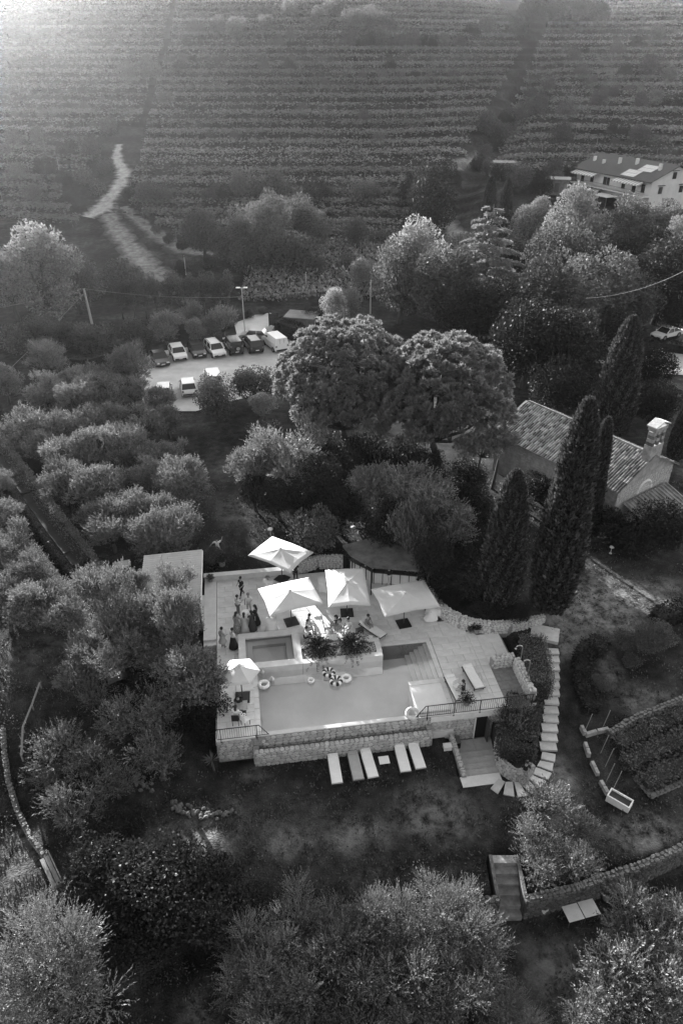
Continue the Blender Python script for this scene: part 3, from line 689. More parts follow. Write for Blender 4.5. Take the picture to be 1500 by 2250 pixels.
# ---------------------------------------------------------------- stone pines
def stone_pine(cx, cy, rpx, hc, label, seed, flat=.62):
    r = np.random.default_rng(seed)
    p = at(cx, cy, hc); rad = rpx * depth((p.x, p.y, p.z + hc)) / FPX
    t = thing('stone_pine', label, 'tree', p, 0, 'pair of stone pines')
    # big limbs carry sub-domes; every dome is covered with upright needle puffs
    nd = 34; dom = []
    for i in range(nd):
        a = i * 2.399; f = (i + .5) / nd; zz = 1 - 1.5 * f; q_ = math.sqrt(max(0.05, 1 - zz * zz)) * .72 if zz > -.5 else .6
        dom.append((q_ * rad * math.cos(a) * r.uniform(.9, 1.08), q_ * rad * math.sin(a) * r.uniform(.9, 1.08), hc + rad * flat * zz + r.uniform(-.3, .3), rad * r.uniform(.24, .36)))
    C = []
    for x, y, z, s_ in dom:
        n = int(52 * (s_ / 2.3) ** 2) + 20; d = sph(n, r); d[:, 2] = np.abs(d[:, 2]) * 1.1 - .35
        d = unit(d); C.append(np.array([x, y, z]) + d * np.array([1, 1, .8]) * s_ * r.uniform(.8, 1.06, (n, 1)))
    C = np.concatenate(C); n = len(C); per = 64
    out = unit((C - np.array([0, 0, hc - rad * .5])) / rad)
    D = unit(sph(n * per, r).reshape(n, per, 3) + out[:, None, :] * .55 + np.array([0, 0, .45]))
    sz = r.uniform(.4, .75, (n, 1, 1)); B = C[:, None, :] + D * sz * .25
    V = leaves(B.reshape(-1, 3), D.reshape(-1, 3), .34, .095, r)
    tn = np.repeat(r.uniform(.75, 1.25, n), per) * r.uniform(.8, 1.2, n * per)
    link('crown', quadmesh('crown', V, tn, L_PINE), t)
    fork = Vector((r.uniform(-.5, .5), r.uniform(-.5, .5), hc * .42)); limbs = [([(0, 0, -.3), (.15, .1, hc * .2), tuple(fork)], [.5, .4, .34])]
    for x, y, z, s_ in dom:
        e = Vector((x, y, z - s_ * .1)); m = fork.lerp(e, .55) + Vector((0, 0, -.25 * rad * .3))
        limbs.append(([tuple(fork), tuple(m), tuple(e)], [.2, .13, .05]))
        for k in range(3):
            a = r.uniform(0, 6.28); limbs.append(([tuple(m), (m.x + math.cos(a) * s_ * .7, m.y + math.sin(a) * s_ * .7, z + .2)], [.08, .03]))
    link('trunk', trunk_mesh('trunk', limbs), t)
    return t
stone_pine(758, 840, 154, 8.2, 'broad stone pine with domed crown, the one nearer the car park', 51)
stone_pine(966, 868, 160, 7.8, 'broad stone pine with domed crown, the one nearer the chapel', 52)
def pine_bough(cx, cy, rpx, hc, label, seed):
    r = np.random.default_rng(seed); p = at(cx, cy, hc); rad = rpx * depth((p.x, p.y, p.z + hc)) / FPX
    t = thing('young_pine', label, 'tree', p)
    n = 70; C = sph(n, r) * np.array([rad, rad * .8, rad * .45]) * r.uniform(.5, 1, (n, 1)) + np.array([0, 0, hc]); per = 40
    D = unit(sph(n * per, r).reshape(n, per, 3) + np.array([0, 0, .6]))
    link('crown', quadmesh('crown', leaves((C[:, None] + D * .1).reshape(-1, 3), D.reshape(-1, 3), .42, .07, r), np.repeat(r.uniform(.8, 1.3, n), per), L_PINE), t)
    link('trunk', trunk_mesh('trunk', [([(-.4, .2, -.2), (-.2, .1, hc * .5), (0, 0, hc)], [.16, .12, .06])] + [([(0, 0, hc * .8), tuple(c)], [.06, .02]) for c in C[:9]]), t)
pine_bough(1060, 985, 62, 4.5, 'low pine with sunlit tufts in front of the chapel eave', 53)
pine_bough(1105, 965, 40, 5.2, 'small sunlit pine tuft touching the chapel eave', 54)

# ---------------------------------------------------------------- cypresses
def cypress(base_px, top_px, half_px, label, seed, zb=None, dens=1.0, m=None):
    r = np.random.default_rng(seed)
    p = at(*base_px); d = depth(p); rad = half_px * d / FPX
    h = 4.0
    for _ in range(30):      # height at which the tip shows at its pixel row
        err = pixof((p.x, p.y, p.z + h))[1] - top_px[1]; h += err * d / FPX / .9 * .6
    t = thing('cypress_tree', label, 'tree', p, 0)
    n = int(13000 * dens); f = r.random(n) ** .85
    prof = lambda q_: np.interp(q_, [0, .06, .25, .5, .75, .9, .97, 1], [.55, .88, 1.0, .9, .66, .42, .22, .04])
    a = r.uniform(0, 6.283, n); lump = 1 + .05 * np.sin(a * 4 + f * 11) + .05 * np.sin(a * 11 - f * 23 + 1) + .06 * np.sin(a * 17 + f * 67)
    rr = rad * prof(f) * lump * r.uniform(.80, 1.03, n)
    b = np.stack([np.cos(a) * rr, np.sin(a) * rr, f * h], -1)
    dirs = np.stack([np.cos(a) * .45, np.sin(a) * .45, np.full(n, 1.0)], -1) + r.normal(size=(n, 3)) * .28
    V = leaves(b, dirs, .03 * h * .55 + .12, .085 + .004 * h, r)
    link('crown', quadmesh('crown', V, r.uniform(.4, 1.6, n) * (1 + .22 * np.sin(a * 11 - f * 23 + 1)), m or L_CYP), t)  # tone follows the lumps: shade painted into the hollows, swells lighter
    mb = MB().tube([(0, 0, -.2), (0, 0, h * .5), (0, 0, h * .93)], [rad * .2, rad * .14, .02], 7)
    link('trunk', mb.mesh('trunk', M_BARK), t)
    # dense twig core that keeps the column closed
    core = MB().lathe([(rad * .6 * float(prof(q_)), h * q_) for q_ in (.02, .08, .25, .5, .75, .9, .97)], 14, wob=.06)
    link('twig_core', core.mesh('twig_core', mat('cypress_core', .025, .95)), t)
cypress((1205, 1338), (1290, 883), 46, 'tallest dark cypress, in front of the chapel wall', 61, dens=1.6)
cypress((1283, 1165), (1312, 922), 22, 'slim cypress standing right behind the tallest one', 62)
cypress((1092, 1326), (1137, 1038), 44, 'shorter cypress on the raised bed beside the curved wall', 63, dens=1.3)
cypress((1335, 955), (1372, 698), 42, 'broad cypress behind the chapel roof', 64, dens=1.3)
cypress((1072, 478), (1084, 388), 15, 'left one of the two far slim cypresses', 65, dens=.4)
cypress((1103, 520), (1114, 393), 16, 'right one of the two far slim cypresses', 66, dens=.4)
cypress((1480, 1010), (1497, 880), 20, 'dark cypress cut off by the right edge behind the bell gable', 67, dens=.6)

# ---------------------------------------------------------------- cedar
def cedar(base_px, top_px, rpx, label, seed):
    r = np.random.default_rng(seed); p = at(*base_px); d = depth(p); rad = rpx * d / FPX; h = 10.0
    for _ in range(40): h += (pixof((p.x, p.y, p.z + h))[1] - top_px[1]) * d / FPX * .5
    t = thing('cedar_tree', label, 'tree', p)
    limbs = [([(0, 0, -.3), (0, 0, h * .5), (.1, 0, h)], [.42, .26, .04])]; V = []; T = []
    nb = 44
    for i in range(nb):
        f = .14 + .85 * i / nb; L_ = rad * (1 - f) ** .75 * r.uniform(.75, 1.12) + .6; a = i * 2.4 + r.uniform(-.3, .3)
        u_ = np.array([math.cos(a), math.sin(a), 0]); s_ = np.array([-u_[1], u_[0], 0]); z0 = h * f
        pts = [np.array([0, 0, z0]) + u_ * L_ * q_ + np.array([0, 0, .10 * L_ * math.sin(q_ * 2.6) - .16 * L_ * q_ ** 2.2]) for q_ in (0, .3, .6, .85, 1)]
        limbs.append(([tuple(x) for x in pts], [.11 * (1 - f) + .03, .07, .05, .03, .015]))
        n = int(330 * (L_ / 3) ** 1.3) + 60; q_ = r.uniform(.12, 1, n) ** .8
        zz = .10 * L_ * np.sin(q_ * 2.6) - .16 * L_ * q_ ** 2.2
        wd = L_ * .27 * np.sin(np.clip(q_ * 1.15, 0, 1) * math.pi) ** .7 + .1; off = r.uniform(-1, 1, n) * wd
        b = u_ * (q_ * L_)[:, None] + s_ * off[:, None]; b[:, 2] = z0 + zz - .25 * np.abs(off) + r.normal(size=n) * .05
        V.append(leaves(b, u_ * .7 + s_ * np.sign(off)[:, None] * .6 + r.normal(size=(n, 3)) * .35 + np.array([0, 0, -.25]), .42, .16, r)); T.append(r.uniform(.7, 1.35, n))
    link('crown', quadmesh('crown', np.concatenate(V), np.concatenate(T), L_PINE), t)
    link('trunk', trunk_mesh('trunk', limbs), t)
cedar((1055, 715), (1047, 448), 130, 'layered cedar with drooping tip left of the far cypresses', 71)

# ---------------------------------------------------------------- vineyard rows on the terraces
def vine_row(s0, x0, x1, label, seed, dens=46, hgt=1.7, wid=2.5, stakes=True):
    """vines trained overhead: a leafy roof along one terrace, open and dark under its front edge"""
    r = np.random.default_rng(seed); dens = dens * r.choice([.45, .8, 1, 1.15]); wid = wid * r.uniform(.7, 1.35); n = int((x1 - x0) * dens)
    x = r.uniform(x0, x1, n); sv = s0 + np.where(r.random(n) < .3, r.normal(size=n) * .25, r.random(n) * wid)
    keep = (np.sin(x * .21 + seed) + np.sin(x * .083 + seed * 2.1) * .9 + r.normal(size=n) * .5) > -1.45; x = x[keep]; sv = sv[keep]; n = len(x)
    y = sv.copy()
    for _ in range(9): y = y + .7 * (sv - sval(x, y))
    wav = .3 * np.sin(x * .15 + seed)
    drop = np.where((sv < s0 + .3) & (r.random(n) < .4), r.random(n) * .8, 0)
    fl = s0 + np.zeros(n)
    yf = fl.copy()
    for _ in range(9): yf = yf + .7 * (fl - sval(x, yf))
    b = np.stack([x, y + wav, ground(x, yf) + hgt - drop + .22 * (sv - s0) + .18 * np.sin(x * 1.7 + seed) * np.sin(sv * 2.1) + r.normal(size=n) * .16], -1)
    o = thing('vine_row', label, 'vines', (x0, float(yf[0]), gz(x0, float(yf[0]))), 0, 'vine rows on the terraces'); org = np.array(o.location)
    dd = unit(np.stack([r.normal(size=n), r.normal(size=n), r.normal(size=n) * .25], -1)); up_ = unit(np.array([0, 0, 1.0]) + r.normal(size=(n, 3)) * .35); sd_ = unit(np.cross(dd, up_)); Ls = r.uniform(.42, .8, (n, 1))
    V = np.stack([b - dd * Ls * .5, b + sd_ * Ls * .42, b + dd * Ls * .5, b - sd_ * Ls * .42], 1)
    link('foliage', quadmesh('foliage', V - org, r.uniform(.82, 1.18, n) * r.uniform(.8, 1.2), L_VINE), o)
    mb = MB(); xs = np.arange(x0 + r.uniform(0, 3), x1, 9.0 if stakes else 22)
    for q_ in xs:
        yy = s0 - .2
        for _ in range(9): yy += .7 * (s0 - .2 - float(sval(q_, yy)))
        zz = gz(q_, yy); ln = r.normal() * .06
        mb.bar((q_ - org[0], yy - org[1], zz - .1 - org[2]), (q_ + ln - org[0], yy - org[1], zz + 2.0 + r.uniform(-.2, .3) - org[2]), .06)
    st = mb.build('stake', M_POST, o); st['kind'] = 'stuff'
    return o
def road_x(y):   # right side of the dirt road on the hill
    return float(np.interp(y, [140, 165, 180, 195, 205, 330], [-30, -48, -50, -51, -53, -62]))
K0 = 25
for i, k in enumerate(range(K0, 57)):
    s_ = k * TER + .9; x1 = min(gully(s_ + .0038 * min(gully(s_), 70) ** 2) - 4.5, 62)
    vine_row(s_, road_x(s_) + 3, x1, 'vine terrace on the middle hillside, %s up from the car park' % nth(i), 1000 + i, stakes=(i % 2 == 0))
for i, k in enumerate(range(26, 57)):
    s_ = k * TER + .9
    vine_row(s_, -54 - (s_ - 150) * .25 - 45, road_x(s_) - 9 - (s_ < 180) * 4 if s_ < 208 else road_x(s_) + 1, 'vine terrace left of the dirt road, %s up from the meadow' % nth(i), 1200 + i, stakes=(i % 2 == 0))
for i, k in enumerate(range(31, 60)):
    s_ = k * TER + .9; g = gully(s_)
    vine_row(s_, g + 6, g + 75, 'vine terrace right of the gully, %s up from the house' % nth(i), 1400 + i, stakes=(i % 2 == 0))
# loose vines on the flat ground below the hill
for i in range(9):
    y0 = 116 + i * 3.4
    r = np.random.default_rng(1600 + i); n = 1300; x = r.uniform(-16, 26, n) ; y = y0 + r.normal(size=n) * .5 + x * .10
    b = np.stack([x, y, ground(x, y) + .3 + r.random(n) * 1.4], -1)
    o = thing('vine_row', 'loose vine row on the flat below the hill, %s from the car park' % nth(i), 'vines', (0, y0, gz(0, y0)), 0, 'vine rows on the flat')
    link('foliage', quadmesh('foliage', leaves(b - np.array(o.location), r.normal(size=(n, 3)) + np.array([0, 0, .4]), .6, .42, r), r.uniform(.55, 1.45, n), L_VINE), o)

# ---------------------------------------------------------------- bushes on the hill
def bushes(rows, fmt, group, kinds=('bush0', 'lbush0', 'lbush1', 'dbush0')):
    for j, (a, b, c) in enumerate(rows):
        grow(kinds[(j * 3 + len(rows)) % len(kinds)], a, b, c * 1.15, fmt % nth(j), 'shrub', group, .95 + .15 * (j % 3))
bushes([(1066, 334, 16), (1090, 318, 18), (1102, 297, 17), (1122, 290, 18), (1072, 276, 24), (1110, 268, 20), (1138, 262, 20), (1152, 240, 20), (1182, 236, 20), (1192, 220, 18), (1165, 212, 14), (1205, 190, 14)],
       'bush in the gully, %s going uphill from the shed', 'bushes in the gully')
bushes([(1244, 244, 23), (1236, 296, 22), (1356, 290, 22), (1402, 300, 22), (1315, 218, 19), (1408, 226, 17), (1476, 228, 20), (1345, 210, 13), (1440, 210, 14)],
       'bush on the terraces right of the gully, %s from the gully', 'bushes right of the gully')
bushes([(1278, 158, 18), (1296, 184, 14), (1372, 160, 16), (1428, 150, 24), (1470, 165, 16), (1355, 110, 16), (1400, 100, 18), (1260, 125, 12), (1445, 75, 16)],
       'bush high on the right hillside, %s from the left', 'bushes high on the right')
bushes([(765, 88, 20), (800, 92, 22), (835, 90, 20), (870, 96, 18), (905, 92, 20), (940, 96, 18), (975, 90, 14), (1010, 92, 14)],
       'bush in the upper hedge line, %s from the left', 'upper hedge line on the hill')
bushes([(775, 50, 24), (815, 45, 24), (850, 55, 18), (1035, 72, 20), (1070, 58, 16), (1135, 64, 18), (1115, 48, 14), (745, 30, 18), (700, 45, 18), (725, 20, 16)],
       'bush in the topmost scattered line, %s from the left', 'topmost bushes')
bushes([(585, 55, 18), (640, 78, 14), (612, 95, 13), (672, 108, 13), (520, 66, 20), (480, 62, 18), (430, 65, 20), (585, 30, 14), (635, 28, 16), (660, 15, 16)],
       'bush on the hazy upper slope, %s from the right', 'bushes on the hazy slope')
bushes([(365, 218, 18), (662, 245, 14), (858, 145, 13), (240, 280, 20), (280, 160, 22), (330, 150, 20), (400, 150, 18), (832, 310, 14), (800, 258, 14)],
       'lone bush among the middle vine rows, %s counted', 'lone bushes among the vines')
bushes([(10, 335, 18), (150, 330, 20), (200, 328, 22), (232, 365, 18), (75, 430, 20), (100, 372, 22), (40, 380, 20), (180, 382, 20), (215, 415, 16), (140, 395, 18), (30, 305, 18), (85, 300, 18)],
       'bush in the field left of the dirt road, %s counted', 'bushes left of the dirt road')
bushes([(290, 428, 18), (325, 432, 26), (360, 434, 20), (470, 425, 20), (500, 432, 22), (530, 412, 24), (575, 415, 26), (610, 412, 26), (698, 428, 26), (800, 428, 28), (820, 425, 18)],
       'bush along the lowest vine terrace, %s from the dirt road', 'bushes along the lowest terrace')
bushes([(1165, 385, 20), (1145, 392, 22), (1190, 405, 24), (1125, 385, 18), (1050, 358, 16), (1075, 368, 16), (1100, 380, 20), (1215, 372, 20), (1252, 378, 14), (1225, 395, 16)],
       'bush between the shed and the house, %s counted', 'bushes by the house', ('dbush0', 'bush0'))
bushes([(430, 585, 14), (460, 575, 14), (395, 590, 14), (345, 505, 10), (320, 470, 10), (370, 525, 10), (400, 540, 12), (700, 590, 18), (760, 575, 16)],
       'low bush beside the lower track, %s counted', 'low bushes by the track')
lines_ = [(200, 120, 520, 135, 9, 'topmost left'), (560, 140, 760, 150, 6, 'upper middle'), (640, 185, 1000, 165, 8, 'middle'), (360, 300, 620, 290, 6, 'lower left'), (700, 345, 960, 330, 6, 'lower middle'), (1240, 330, 1500, 300, 7, 'lower right'), (1230, 205, 1480, 190, 7, 'upper right'), (20, 250, 220, 235, 6, 'far left')]
rr = random.Random(88)
for xa, ya, xb, yb, n_, wh in lines_:
    ps = sorted(rr.random() for _ in range(n_))
    for j, f in enumerate(ps):
        grow(rr.choice(['bush0', 'lbush0', 'lbush1', 'dbush1']), xa + (xb - xa) * f, ya + (yb - ya) * f + rr.uniform(-5, 5), rr.uniform(7, 15), 'scrub bush in the %s scrub line on the hill, %s from the left' % (wh, nth(j)), 'shrub', 'scrub lines on the hill', rr.uniform(.8, 1.2))
for j, (a, b, c) in enumerate([(1165, 22, 28), (1205, 18, 32), (1250, 20, 34), (1292, 22, 30), (1318, 30, 22)]):
    grow('dark%d' % (j % 2), a, b, c, 'dark tree of the little wood at the top edge, %s from the left' % nth(j), 'tree', 'little wood at the top', .9)

# ---------------------------------------------------------------- hedges
def hedge(name, pts, wd, ht, label, m, seed, dens=150, zoff=0.0, ll=.16, zbase=None):
    r = np.random.default_rng(seed); V = []; T = []; core = MB(); pts = [Vector((p[0], p[1])) for p in pts]
    o = thing(name, label, 'hedge', (pts[0].x, pts[0].y, gz(*pts[0])))
    org = np.array(o.location)
    for a, b in zip(pts, pts[1:]):
        L_ = (b - a).length; d = (b - a) / L_; sd_ = Vector((-d.y, d.x)); n = int(L_ * (wd + 2 * ht) * dens)
        t = r.random(n) * L_; q_ = r.uniform(-1, 1, n) * (wd / 2 + ht)
        side = np.sign(q_) * np.minimum(np.abs(q_), wd / 2); hh = ht - np.maximum(np.abs(q_) - wd / 2, 0)
        lum = .09 * np.sin(t * 2.3 + seed) + .05 * np.sin(t * 5.1)
        x = a.x + d.x * t + sd_.x * side; y = a.y + d.y * t + sd_.y * side
        bs = np.stack([x, y, (ground(x, y) + zoff if zbase is None else zbase) + hh + lum * (hh > ht * .8)], -1) + r.normal(size=(n, 3)) * .07
        nr = np.stack([sd_.x * np.sign(q_) * (hh < ht), sd_.y * np.sign(q_) * (hh < ht), (hh >= ht - 1e-6) * 1.0], -1)
        V.append(leaves(bs, nr + r.normal(size=(n, 3)) * .7, ll, ll * .6, r)); T.append(r.uniform(.55, 1.45, n))
        k = max(1, int(L_ / 1.5))
        for i_ in range(k):
            p0 = a + d * L_ * i_ / k; p1 = a + d * L_ * (i_ + 1) / k; c = (p0 + p1) / 2; z0 = min(gz(*p0), gz(*p1)) + zoff if zbase is None else zbase
            core.box((c.x - org[0], c.y - org[1], z0 + ht * .45 - org[2] - .05), ((p1 - p0).length + .1, wd * .86, ht * .92), math.atan2(d.y, d.x))
    for e, f_ in ((pts[0], pts[1]), (pts[-1], pts[-2])):      # leafy ends
        d = (e - f_).normalized(); sd_ = Vector((-d.y, d.x)); n = int(wd * ht * dens * 1.3); q_ = r.uniform(-.5, .5, n) * wd; hh = r.random(n) * ht
        x = e.x + d.x * .04 + sd_.x * q_; y = e.y + d.y * .04 + sd_.y * q_; bs = np.stack([x, y, (ground(x, y) + zoff if zbase is None else zbase) + hh], -1) + r.normal(size=(n, 3)) * .07
        V.append(leaves(bs, np.array([d.x, d.y, .2]) + r.normal(size=(n, 3)) * .7, ll, ll * .6, r)); T.append(r.uniform(.55, 1.45, n))
    link('foliage', quadmesh('foliage', np.concatenate(V) - org, np.concatenate(T), m), o)
    core.build('twig_core', mat('hedge_core', .03, .95), o)
    return o
def wxy(pp, h=0): return [tuple(at(a, b, h)[:2]) for a, b in pp]
hedge('long_hedge', wxy([(-55, 925), (6, 1002), (66, 1087), (125, 1172), (180, 1243), (215, 1292)], 1.2), 1.6, 1.8, 'long clipped hedge running down the slope beside the grove', L_OLIVE, 81, 170, 0, .13)
hedge('long_hedge', wxy([(-30, 1030), (20, 1075), (60, 1130), (95, 1180)], .5), .4, .9, 'thin hedge left of the dark strip beside the long hedge', L_HEDGE, 82, 120)
hedge('shade_strip', SHADE_DITCH, 1.2, .12, 'dark strip of added foliage in the sunk lane beside the long hedge', L_DARK, 98, 90)  # dark leaves laid in the ditch to stand in for its deep shade
hedge('gate_hedge', wxy([(612, 720), (650, 735), (690, 752)], .8), 1.6, 2.2, 'clipped hedge along the drive right of the gate', L_DARK, 83, 90)
hedge('trimmed_hedge', [W(18.5, 4.9)[:2], W(18.05, 2.7)[:2], W(17.6, 1.0)[:2]], 1.5, 1.7, 'trimmed hedge block between the showers and the slab steps', L_TRIM, 84, 200, 0, .12, -.65)
hedge('trimmed_hedge', [W(16.5, .6)[:2], W(15.5, -1.2)[:2], W(14.85, -2.5)[:2], W(14.7, -3.1)[:2]], 2.1, 1.25, 'clipped rounded bank hedge above the cellar steps', L_HEDGE2, 85, 220, 0, .12, -1.15)
hedge('curved_hedge', wxy([(1322, 1420), (1296, 1418), (1278, 1440), (1276, 1480), (1284, 1520), (1302, 1555)], .5), .9, .9, 'dark curved hedge on the right lawn', L_DARK, 86, 160)
hedge('shade_hedge', wxy([(1440, 1360), (1480, 1345), (1540, 1325)], .5), 1.2, 1.0, 'dark straight hedge at the right edge of the lawn', L_DARK, 87, 120)
for j, pp in enumerate([[(1360, 1635), (1430, 1600), (1520, 1560)], [(1375, 1680), (1440, 1650), (1530, 1612)], [(1415, 1720), (1470, 1695), (1540, 1665)]]):
    hedge('vegetable_row', wxy(pp, .4), 1.0, .75, 'leafy row of the kitchen garden, %s from the terrace path' % nth(2 - j), L_HEDGE, 90 + j, 110)
hedge('drive_hedge', wxy([(1462, 762), (1500, 768), (1560, 775)], .5), 1.4, 1.3, 'dark clipped hedge below the parked white car', L_DARK, 95, 80)
hedge('flat_hedge', wxy([(545, 950), (580, 945), (612, 938)], .5), 1.6, 1.0, 'flat topped pale hedge left of the pine foot', L_HEDGE, 96, 120)
hedge('curved_hedge', wxy([(145, 795), (190, 800), (230, 790), (250, 780)], .5), 1.6, 1.4, 'dark hedge round the grassy hump above the grove', L_DARK, 97, 80)
# ================================================================ THE POOL TERRACE
M_SLAB = mat('pale_stone_slab', .62, .75, 1.6, .12, .15, bscale=30, obj_var=.05)
M_SLAB2 = mat('light_coping', .62, .7, 2.0, .10, .1, bscale=30, obj_var=.03)
M_JOINT = mat('joint_mortar', .20, .95, 6, .2)
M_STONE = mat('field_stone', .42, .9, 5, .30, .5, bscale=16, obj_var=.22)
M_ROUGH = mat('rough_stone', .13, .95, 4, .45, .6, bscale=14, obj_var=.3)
M_MORTAR2 = mat('dry_joint', .07, .95, 7, .3, .5, bscale=25)
M_MORTAR = mat('wall_mortar', .26, .95, 7, .3, .5, bscale=25)
M_TILE = mat('pool_tile', .58, .4, .45, .14)
M_BLACK = mat('black_metal', .03, .5, 8, .2, 0, .6)
M_WHITE = mat('white_fabric', .72, .85, 2.5, .06, .1, bscale=14)
M_WHITE2 = mat('white_cloth', .66, .9, 2.0, .10, .2, bscale=6)
M_GREYF = mat('grey_fabric', .36, .9, 3, .1)
M_WOODD = mat('dark_wood', .06, .7, 5, .3)
def slabs(parent, u0, u1, v0, v1, z, su=1.2, sv=.6, th=.08, gap=.012, m=None, stagger=True):
    """paving slabs in the pool frame, every slab an object"""
    cache = slabs.cache; v = v0; row = 0
    while v < v1 - .02:
        ve = min(v + sv, v1); u = u0 - (su / 2 if (row % 2 and stagger) else 0)
        while u < u1 - .02:
            a, b = max(u, u0), min(u + su, u1)
            if b - a > .05:
                key = (round(b - a, 2), round(ve - v, 2), (m or M_SLAB).name)
                if key not in cache:
                    mb = MB(); lx, ly = (b - a) - gap, (ve - v) - gap; e = .012
                    mb.box((0, 0, -th / 2 - e / 2), (lx, ly, th - e)); mb.box((0, 0, -e / 2 + .0005), (lx, ly, e), 0, 1 - 2 * e / max(lx, ly))
                    cache[key] = mb.mesh('slab', m or M_SLAB)
                link('slab', cache[key], parent, W((a + b) / 2, (v + ve) / 2, z + random.uniform(-.003, .003)), YAW)
            u += su
        v += sv; row += 1
slabs.cache = {}
terr = thing('pool_terrace', 'pale paved terrace round the swimming pool', 'terrace'); terr['kind'] = 'structure'; del terr['category']
def ublock(mb, u0, u1, v0, v1, z0, z1):
    mb.prism([W(u0, v0)[:2], W(u1, v0)[:2], W(u1, v1)[:2], W(u0, v1)[:2]], z0, z1)
bed = MB()
for u0, u1, v0, v1 in ((-2.6, 0, 0, 5.3), (-2.6, -1.1, 5.3, 8.5), (-2.6, 12.3, 8.5, 15.3), (2.98, 8.3, 6.7, 8.5), (8.3, 11.65, 6.45, 8.5), (11.65, 16.9, 0, 6.6), (11.65, 14.6, 6.6, 8.5), (12.3, 12.7, 8.5, 10.4)):
    ublock(bed, u0, u1, v0, v1, -2.9, -.085)
bed.build('paving_bed', M_JOINT, terr)
for a in ((-2.6, -.3, .05, 5.3, 0), (-2.6, -1.12, 5.3, 8.5, 0), (-2.6, 12.3, 8.5, 15.28, 0), (3.0, 8.3, 6.72, 8.5, 0), (8.3, 12.9, 6.8, 8.5, 0), (11.95, 14.6, .05, 6.8, 0), (14.6, 15.2, .05, 7.0, -.0)):
    slabs(terr, *a)
slabs(terr, 15.2, 16.8, 3.3, 6.6, -.02, 1.6, 1.2); slabs(terr, 15.2, 16.6, .05, 3.3, -.05, .7, .7, m=mat('shower_floor', .20, .8, 3, .25))
slabs(terr, 12.9, 14.6, 6.8, 8.3, 0)
# raised left strip with its two steps
strip = MB(); ublock(strip, -3.5, -2.62, 8.6, 15.4, -2.0, .12); strip.build('side_step', M_SLAB, terr)
strip = MB(); ublock(strip, -3.5, -2.62, 8.2, 8.6, -2.0, -.05); strip.build('side_step', M_SLAB, terr)
strip = MB(); ublock(strip, -4.6, -3.52, 10.6, 13.6, -2.0, .11); strip.build('side_step', M_SLAB, terr)
# low wall along the back
bk = thing('low_back_wall', 'low pale rendered wall along the back of the terrace', 'wall')
mb = MB(); ublock(mb, -3.5, 3.2, 15.3, 15.7, -.5, .46); mb.build('wall_body', M_SLAB, bk)
mb = MB(); ublock(mb, -3.55, 3.25, 15.26, 15.74, .462, .52); mb.build('coping', M_SLAB2, bk)
# pool shell, coping, stairs, platform and water
pool = thing('pool_shell', 'rectangular pool with pale tiled floor', 'pool'); pool['kind'] = 'structure'; del pool['category']
mb = MB(); ublock(mb, -.2, 11.8, -.2, 6.6, -2.2, -1.35); mb.build('pool_floor', M_TILE, pool)
for nm, a in (('pool_side', (-.3, 0, .0, 5.3)), ('pool_side', (0, 8.3, 5.25, 5.5)), ('pool_side', (8.3, 11.7, 6.45, 6.7)), ('pool_side', (11.62, 11.9, .12, 6.44))):
    mb = MB(); ublock(mb, *a, -2.2, -.02 if a[0] != 0 else -.03); mb.build(nm, M_TILE, pool)
mb = MB(); ublock(mb, -.3, 11.62, -.05, .22, -2.3, -.055); mb.build('overflow_edge', mat('wet_edge', .50, .3, 3, .08), pool)
for a in ((-.32, .02, .25, 5.2), (8.35, 11.9, 6.45, 6.78), (11.58, 11.92, .25, 6.43)):
    slabs(pool, *a, .012, .9 if a[1] - a[0] > 1 else .5, .35 if a[1] - a[0] > 1 else .9, m=M_SLAB2, stagger=False)
for i in range(5):
    mb = MB(); ublock(mb, 10.15 + i * .3, 11.615, 2.85, 6.44, -1.35, -1.05 + i * .22); mb.build('pool_step', mat('step_tile', .54, .5, 2, .06), pool)
mb = MB(); ublock(mb, 9.55, 11.57, .27, 2.8, -1.35, .06); mb.build('platform', mat('white_platform', .66, .6, 2, .05), pool)
mb = MB(); ublock(mb, 9.53, 11.58, 2.5, 2.83, .063, .10); mb.build('platform_edge', M_SLAB2, pool)
def water_mat(name, tint, rough=.06):
    m = bpy.data.materials.new(name); m.use_nodes = True; t = m.node_tree; t.nodes.clear()
    tr = t.nodes.new('ShaderNodeBsdfTransparent'); tr.inputs[0].default_value = (tint, tint, tint, 1)
    gl = t.nodes.new('ShaderNodeBsdfGlossy'); gl.inputs['Roughness'].default_value = rough
    fr = t.nodes.new('ShaderNodeFresnel'); fr.inputs[0].default_value = 1.33
    n = t.nodes.new('ShaderNodeTexNoise'); n.inputs['Scale'].default_value = 2.2; n.inputs['Detail'].default_value = 4
    tc = t.nodes.new('ShaderNodeTexCoord'); t.links.new(tc.outputs['Object'], n.inputs['Vector'])
    bp = t.nodes.new('ShaderNodeBump'); bp.inputs['Strength'].default_value = .25; bp.inputs['Distance'].default_value = .03; t.links.new(n.outputs[0], bp.inputs['Height'])
    for k in (gl, fr): t.links.new(bp.outputs[0], k.inputs['Normal'])
    mx = t.nodes.new('ShaderNodeMixShader'); o = t.nodes.new('ShaderNodeOutputMaterial')
    t.links.new(fr.outputs[0], mx.inputs[0]); t.links.new(tr.outputs[0], mx.inputs[1]); t.links.new(gl.outputs[0], mx.inputs[2]); t.links.new(mx.outputs[0], o.inputs[0])
    return m
M_WATER = water_mat('pool_water', .93)
mb = MB(); mb.add([W(.0, .2, -.06), W(11.6, .2, -.06), W(11.6, 6.45, -.06), (W(8.3, 6.45, -.06)), W(8.3, 5.25, -.06), W(0, 5.25, -.06)], [(0, 1, 2, 3, 4, 5)])
tag(mb.build('pool_water', M_WATER), 'still clear water of the swimming pool', kind='structure')
